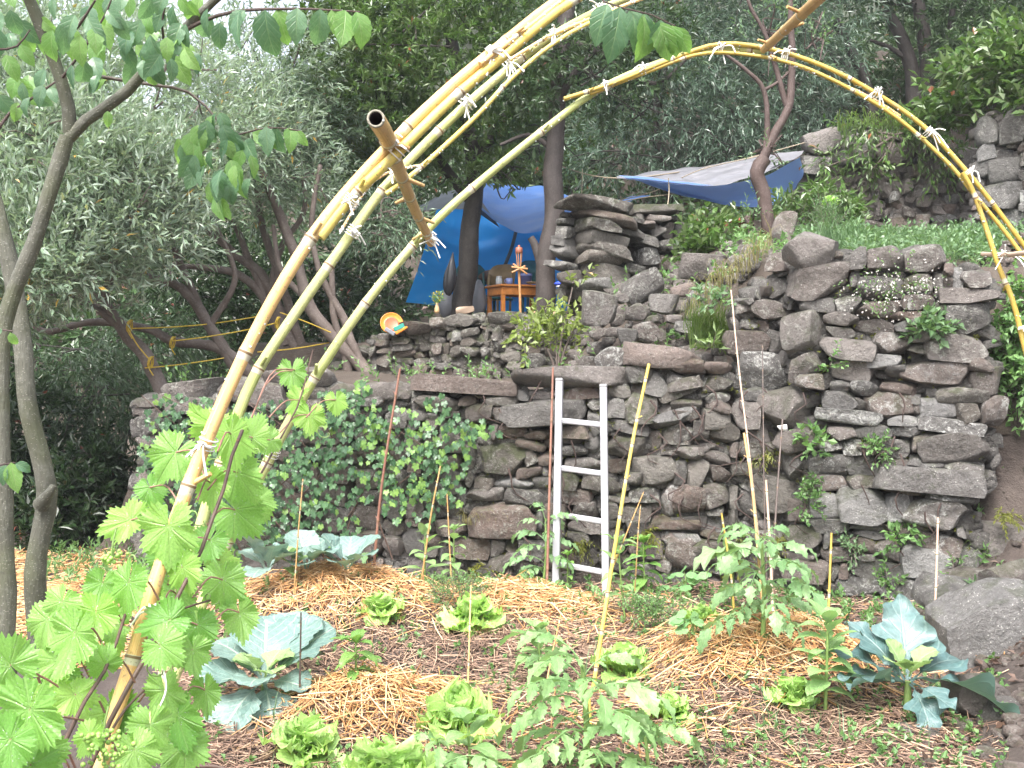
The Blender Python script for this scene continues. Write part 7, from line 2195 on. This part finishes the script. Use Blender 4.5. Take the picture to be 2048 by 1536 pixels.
# (stalk point px, py, D, width px, direction the tip points to in the picture (deg, 270 = down), turn away from the viewer, young)
GL_ = [
    (430, 852, 2.25, 92, 250, .2, 1), (395, 830, 2.3, 40, 120, .4, 1), (462, 868, 2.2, 110, 285, .35, 1), (352, 905, 2.1, 110, 235, .45, 0), (505, 875, 2.4, 80, 70, .3, 0), (375, 925, 2.15, 80, 330, .5, 1),
    (475, 945, 2.25, 120, 300, .2, 0), (420, 965, 2.2, 90, 285, .3, 1), (338, 1052, 1.95, 128, 272, .15, 0), (262, 1040, 2.1, 105, 200, .4, 1), (470, 1020, 2.3, 110, 320, .4, 0), (515, 1000, 2.4, 80, 300, .3, 0),
    (585, 742, 3.0, 75, 280, .5, 0), (598, 800, 2.95, 80, 262, .2, 1), (620, 830, 2.9, 66, 275, .3, 1), (672, 800, 2.95, 56, 280, .35, 1), (540, 880, 2.6, 60, 200, .3, 0),
    (365, 1135, 1.95, 95, 285, .2, 1), (258, 1165, 1.85, 115, 260, .15, 0), (205, 1165, 1.9, 80, 255, .5, 0), (445, 1160, 2.1, 108, 275, .2, 0), (300, 1180, 1.95, 70, 200, .5, 1), (478, 1225, 2.1, 90, 285, .4, 0),
    (340, 1240, 1.85, 105, 200, .8, 0), (150, 1265, 1.7, 125, 255, .25, 0), (95, 1240, 1.8, 100, 250, .4, 0), (395, 1250, 2.0, 100, 280, .4, 0), (320, 1290, 1.8, 95, 330, .5, 0),
    (60, 1420, 1.45, 190, 260, .2, 0), (20, 1330, 1.5, 130, 120, .6, 0), (150, 1390, 1.7, 90, 300, .5, 1), (330, 1380, 1.85, 110, 285, .3, 0), (385, 1300, 1.95, 90, 275, .4, 0), (300, 1450, 1.75, 110, 270, .3, 0),
    (355, 1430, 1.85, 110, 290, .45, 0), (180, 1470, 1.6, 80, 240, .4, 1), (90, 1500, 1.5, 120, 250, .5, 0), (270, 1500, 1.7, 100, 290, .4, 0), (20, 1480, 1.4, 140, 230, .5, 0), (210, 1330, 1.75, 80, 110, .6, 0), (120, 1320, 1.8, 90, 170, .6, 0),
    (230, 1250, 1.9, 80, 180, .7, 0), (410, 1380, 1.95, 80, 285, .6, 0), (60, 1530, 1.45, 120, 280, .4, 0), (370, 1490, 1.85, 100, 275, .5, 0), (330, 1115, 2.05, 80, 140, .5, 0), (420, 1080, 2.15, 80, 240, .5, 0), (300, 975, 2.15, 70, 300, .5, 0), (440, 1120, 2.2, 70, 320, .6, 1),
]
for _ in range(14):
    px = rng.uniform(-40, 400); py = rng.uniform(1180, 1560)
    cx = np.interp(py, [1160, 1560], [300, 130])
    if abs(px - cx) < 22 or px < np.interp(py, [1180, 1300], [150, -40]): continue
    GL_.append((px, py, float(np.interp(px, [0, 400], [1.55, 2.0]) + rng.uniform(.05, .2)), rng.uniform(80, 120), rng.uniform(230, 310), rng.uniform(.2, .7), int(rng.uniform() < .3)))
for k, (px, py, D, w, ang, back, yg) in enumerate(GL_):
    a = math.radians(ang)
    d = np.array((math.cos(a), -back * .5, math.sin(a)))
    nn = np.array((rng.normal(0, .5), -1.0, .45 + .5 * back + rng.normal(0, .35)))
    s = mm(w, D) * .60
    pos = P(px, py, D)
    part("leaf", (GRY if yg else GRM)[int(rng.integers(0, 4))], vine, frame(pos, d, nn, s * np.array((rng.uniform(.82, 1.08), rng.uniform(.92, 1.12), 1))))
    # leaf stalk back towards the nearest cane
    cx = np.interp(py, [760, 985, 1160, 1330, 1480], [465, 372, 312, 262, 215]); cD = np.interp(py, [760, 985, 1160, 1330, 1480], [2.06, 2.0, 1.95, 1.9, 1.85]) + .03
    e = P(px + np.clip(cx + 15 - px, -60, 60), py + 35, D + np.clip(cD - D, -.08, .08))
    mb = MB(); tube(mb, smooth_path([pos, (pos + e) / 2 + (0, .01, .02), e], 7), [.0016, .0022], 5)
    part("leaf_stalk", mb.mesh("leaf_stalk", M['stem_pink']), vine)
for pts, r0, r1, mat in [
    ([(150, 1600, 1.75), (230, 1420, 1.8), (300, 1300, 1.88), (395, 1120, 1.97), (425, 1040, 2.02), (455, 955, 2.07), (470, 880, 2.1), (485, 860, 2.12)], 5.5, 3.5, 'stem_brown'),
    ([(95, 1560, 1.6), (160, 1420, 1.68), (215, 1330, 1.75), (250, 1230, 1.85)], 5, 3, 'stem_brown'),
    ([(55, 1415, 1.5), (120, 1432, 1.62), (190, 1445, 1.72)], 2.6, 2.2, 'stem_pink'), ([(0, 1318, 1.6), (80, 1350, 1.68), (160, 1400, 1.74)], 2.6, 2.2, 'stem_pink'),
    ([(475, 880, 2.1), (500, 840, 2.5), (545, 745, 2.85), (590, 740, 3.0)], 2.4, 1.6, 'stem_pink'), ([(520, 950, 2.5), (570, 860, 2.8), (600, 800, 2.9), (625, 700, 3.1)], 2.4, 1.4, 'stem_brown'),
    ([(300, 1270, 1.85), (330, 1230, 1.9), (420, 1200, 2.0)], 3, 2, 'stem_brown'), ([(200, 1500, 1.75), (250, 1420, 1.8), (290, 1380, 1.85)], 3, 2.4, 'stem_brown')]:
    limb(vine, "stem", pts, r0, r1, mat, seg=7, seed=int(pts[0][0]))
for k, (px, py, D, s) in enumerate([(385, 1030, 1.98, 30), (415, 900, 2.1, 24), (265, 1115, 1.9, 26), (510, 905, 2.4, 26), (640, 860, 2.9, 24), (300, 1330, 1.82, 26), (415, 1190, 2.05, 22)]):
    a = np.linspace(0, 9.5, 40); rr = mm(s, D) * (1 - a / 13) * .5
    c = P(px, py, D)
    q = np.stack([c[0] + rr * np.cos(a) + a * .003, c[1] + a * .002 - .02, c[2] + rr * np.sin(a) - a * .002], -1)
    mb = MB(); tube(mb, q, [.0016, .0009], 5); part("tendril", mb.mesh("tendril", M['stem_green']), vine)
q = smooth_path([P(325, 1330, 1.8), P(332, 1380, 1.78), P(312, 1430, 1.76), P(283, 1510, 1.74)], 16); mb = MB(); tube(mb, q, .0018, 5); part("tendril", mb.mesh("tendril", M['string']), vine)
ico = norm(np.array([(x, y, z) for x in (-1, 0, 1) for y in (-1, 0, 1) for z in (-1, 0, 1) if (x, y, z) != (0, 0, 0)], float))
mb = MB(); lathe(mb, (0, 0, 0), [(0, -1), (.5, -.87), (.87, -.5), (1, 0), (.87, .5), (.5, .87), (0, 1)], 10); BER = mb.mesh("grape_berry", M['berry'])
for (px, py, D, w, h, n) in [(208, 1495, 1.6, 85, 60, 60), (225, 1110, 1.9, 40, 30, 26)]:
    g0 = P(px, py - h * .6, D)
    mb = MB(); tube(mb, smooth_path([g0 + (0, .02, .03), g0, P(px, py + h * .5, D)], 8), .002, 5)
    bunch = part("grape_bunch", mb.mesh("bunch_stalk", M['stem_green']), vine)
    for _ in range(n):
        p = P(px + rng.normal(0, w * .28), py + rng.normal(0, h * .3), D + rng.normal(0, .015))
        r_ = rng.uniform(.0028, .0048)
        Mx = np.eye(4) * r_; Mx[:3, 3] = p; Mx[3, 3] = 1
        part("berry", BER, bunch, Mx)

# ------------------------------------------------------------------ hackberry saplings at the left
CEL = [grid_leaf(0.56, OVATE, 20, 4, 0.16 + .08 * s, 0.5 + .25 * s, 0.02, 2, .16, 13, 110 + s, twist=(-.3, .2, .35, -.1)[s]) for s in range(4)]
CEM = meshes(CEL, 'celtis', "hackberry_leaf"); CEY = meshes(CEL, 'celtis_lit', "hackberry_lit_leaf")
sap = thing("hackberry_sapling", "forked grey sapling at the left whose boughs cross the top corner", "tree", P(10, 1560, 2.9), "saplings at the left edge")
sap2 = thing("hackberry_sapling", "straight grey sapling with a knot, just right of the left edge", "tree", P(80, 1480, 3.1), "saplings at the left edge")
limb(sap, "trunk", [(15, 1700, 2.9), (10, 1250, 2.9), (3, 900, 2.9), (5, 700, 2.9), (28, 590, 2.9), (70, 480, 2.9), (100, 380, 2.9), (135, 270, 2.9)], 20, 14, 'bark_sapling', seed=1, seg=14)
limb(sap, "branch", [(135, 272, 2.9), (128, 200, 2.88), (100, 110, 2.85), (60, 10, 2.8), (30, -60, 2.75)], 14, 10, 'bark_sapling', seed=2, seg=12)
limb(sap, "branch", [(133, 275, 2.9), (175, 235, 2.9), (240, 195, 2.9), (300, 130, 2.88), (360, 65, 2.85), (430, 0, 2.8), (500, -60, 2.75)], 12.5, 7, 'bark_sapling', seed=3, seg=12)
limb(sap2, "trunk", [(85, 1520, 3.1), (78, 1270, 3.1), (80, 1100, 3.1), (92, 985, 3.1), (72, 880, 3.1), (55, 760, 3.1), (40, 640, 3.1), (12, 500, 3.1), (-10, 420, 3.1), (-60, 250, 3.1)], 22, 15, 'bark_sapling', seed=4, seg=14)
limb(sap2, "knot", [(84, 1010, 3.08), (100, 985, 3.05), (108, 970, 3.05)], 15, 6, 'bark_sapling', seed=5, seg=10)
TW = [([(362, 66, 2.85), (420, 38, 2.8), (480, 22, 2.75), (600, 18, 2.7), (720, 24, 2.65)], 4.5, 1.5), ([(100, 110, 2.85), (150, 60, 2.8), (190, 0, 2.75)], 4, 2), ([(-20, 290, 2.7), (10, 235, 2.7), (60, 200, 2.7), (110, 165, 2.7)], 4, 2),
      ([(125, 155, 2.85), (180, 80, 2.75), (215, 20, 2.7), (230, -20, 2.7)], 3, 1.5), ([(180, 150, 2.9), (270, 165, 3.0), (370, 180, 3.05), (380, 190, 3.1), (430, 230, 3.1), (470, 300, 3.1)], 4, 2), ([(470, 270, 3.1), (540, 255, 3.0), (600, 262, 3.0)], 2, 1.2),
      ([(-30, 100, 2.6), (30, 95, 2.6), (60, 60, 2.6)], 3, 1.5), ([(330, 100, 2.87), (325, 40, 2.8), (340, -20, 2.8)], 3, 1.5), ([(0, 930, 2.8), (30, 925, 2.7)], 2, 1.2), ([(5, 660, 2.85), (25, 662, 2.8)], 2, 1)]
for k, (pts, a, b) in enumerate(TW): limb(sap, "twig", pts, a, b, 'bark_red' if k != 4 else 'bark_olive', seg=6, seed=k)
rng = np.random.default_rng(210)
# (stalk px, py, D, length px, direction deg in the picture, lit)
CL = [(478, 22, 2.72, 85, 265, 0), (490, 20, 2.74, 60, 230, 0), (530, 20, 2.7, 105, 272, 0), (555, 18, 2.72, 80, 285, 1), (595, 16, 2.68, 78, 268, 0), (640, 18, 2.66, 82, 270, 0), (662, 20, 2.67, 60, 290, 1), (690, 20, 2.64, 90, 275, 1), (712, 24, 2.63, 80, 292, 1),
      (440, 45, 2.75, 60, 265, 0), (150, 30, 2.6, 66, 250, 0), (175, 35, 2.6, 70, 300, 0), (105, 60, 2.65, 70, 255, 1), (120, 45, 2.65, 72, 285, 0), (190, 55, 2.6, 60, 280, 1), (160, 70, 2.6, 66, 265, 1),
      (85, 170, 2.7, 50, 260, 0), (60, 195, 2.7, 46, 245, 0), (100, 175, 2.7, 40, 300, 0), (35, 205, 2.7, 44, 270, 1), (215, 20, 2.7, 55, 310, 0), (235, 30, 2.7, 60, 280, 0), (260, 60, 2.8, 60, 260, 0), (245, 90, 2.8, 55, 300, 0), (280, 40, 2.8, 60, 255, 0), (300, 70, 2.8, 56, 280, 0),
      (305, 110, 2.8, 50, 250, 0), (285, 120, 2.8, 48, 280, 0), (350, 80, 2.8, 36, 290, 0), (355, 78, 2.8, 30, 240, 1), (340, 115, 2.8, 55, 285, 0), (300, 120, 2.8, 60, 300, 0), (370, 100, 2.8, 34, 270, 1), (325, 20, 2.8, 50, 250, 0), (380, 0, 2.8, 60, 270, 1), (360, -10, 2.8, 55, 290, 1),
      (20, 20, 2.6, 60, 280, 0), (0, 60, 2.6, 60, 260, 0), (40, 90, 2.6, 50, 300, 1), (10, 110, 2.6, 60, 300, 1), (45, 165, 2.7, 50, 270, 0), (215, 222, 2.8, 36, 275, 1), (195, 150, 2.8, 36, 255, 0), (200, 165, 2.8, 46, 200, 0)]
for (px, py, D) in [(395, 250, 3.05), (380, 265, 3.05), (415, 240, 3.05), (440, 225, 3.05), (400, 290, 3.0), (425, 300, 3.0), (390, 310, 3.0), (450, 280, 3.05), (470, 285, 3.05), (485, 300, 3.0), (370, 280, 3.05), (460, 320, 3.0), (440, 345, 2.95), (470, 350, 2.95), (425, 360, 3.0), (480, 340, 3.0), (500, 310, 3.05), (410, 330, 3.0), (455, 370, 2.95), (360, 290, 3.05), (490, 280, 3.1), (445, 250, 3.05), (430, 390, 3.0), (470, 330, 2.9)]:
    CL.append((px, py, D, rng.uniform(44, 72), rng.uniform(245, 300), int(rng.uniform() < .5)))
    CL.append((px + rng.normal(0, 18), py + rng.normal(0, 20), D + .03, rng.uniform(40, 66), rng.uniform(235, 310), int(rng.uniform() < .4)))
for (px, py, l, a) in [(532, 253, 64, 275), (552, 252, 66, 268), (580, 255, 58, 280), (594, 262, 40, 300), (505, 265, 60, 330)]:
    CL.append((px, py, 3.0, l, a, int(a > 275)))
for _ in range(60):
    px = rng.uniform(-20, 420); py = rng.uniform(-40, 190) * (1 - .4 * px / 420)
    CL.append((px, py, rng.uniform(2.75, 3.1), rng.uniform(44, 74), rng.uniform(235, 310), int(rng.uniform() < .4)))
CL += [(22, 925, 2.7, 70, 280, 1), (12, 930, 2.7, 50, 250, 0), (30, 928, 2.7, 40, 340, 0), (20, 665, 2.8, 34, 290, 1), (5, 660, 2.8, 26, 200, 0)]
for (px, py, D, L, ang, lit) in CL:
    a = math.radians(ang)
    d = np.array((math.cos(a), rng.normal(-.15, .25), math.sin(a)))
    nn = np.array((rng.normal(0, .6), -1.0, .5 + rng.normal(0, .2)))
    part("leaf", (CEY if lit else CEM)[int(rng.integers(0, 4))], sap, frame(P(px, py, D), d, nn, mm(L, D) * .95))
# a bough of the same kind hanging in from above, over the arch
sprig = thing("hackberry_bough", "hackberry twig hanging in front of the arches at the top centre", "twig", P(1230, 20, 2.7))
limb(sprig, "twig", [(1150, -160, 2.9), (1190, -30, 2.75), (1215, 8, 2.7), (1290, 25, 2.66), (1350, 52, 2.64)], 3, 1.3, 'bark_red', seg=6, seed=9)
for (px, py, L, ang, lit) in [(1215, 8, 80, 250, 0), (1240, 14, 105, 262, 0), (1262, 18, 80, 285, 0), (1290, 26, 76, 268, 0), (1285, 30, 90, 282, 1), (1322, 40, 66, 262, 0), (1318, 44, 78, 285, 1), (1345, 50, 62, 275, 1), (1352, 54, 58, 295, 1)]:
    a = math.radians(ang)
    part("leaf", (CEY if lit else CEM)[int(rng.integers(0, 4))], sprig, frame(P(px, py, 2.68), np.array((math.cos(a), rng.normal(-.1, .2), math.sin(a))), np.array((rng.normal(0, .4), -1, .5)), mm(L, 2.68) * 1.08))
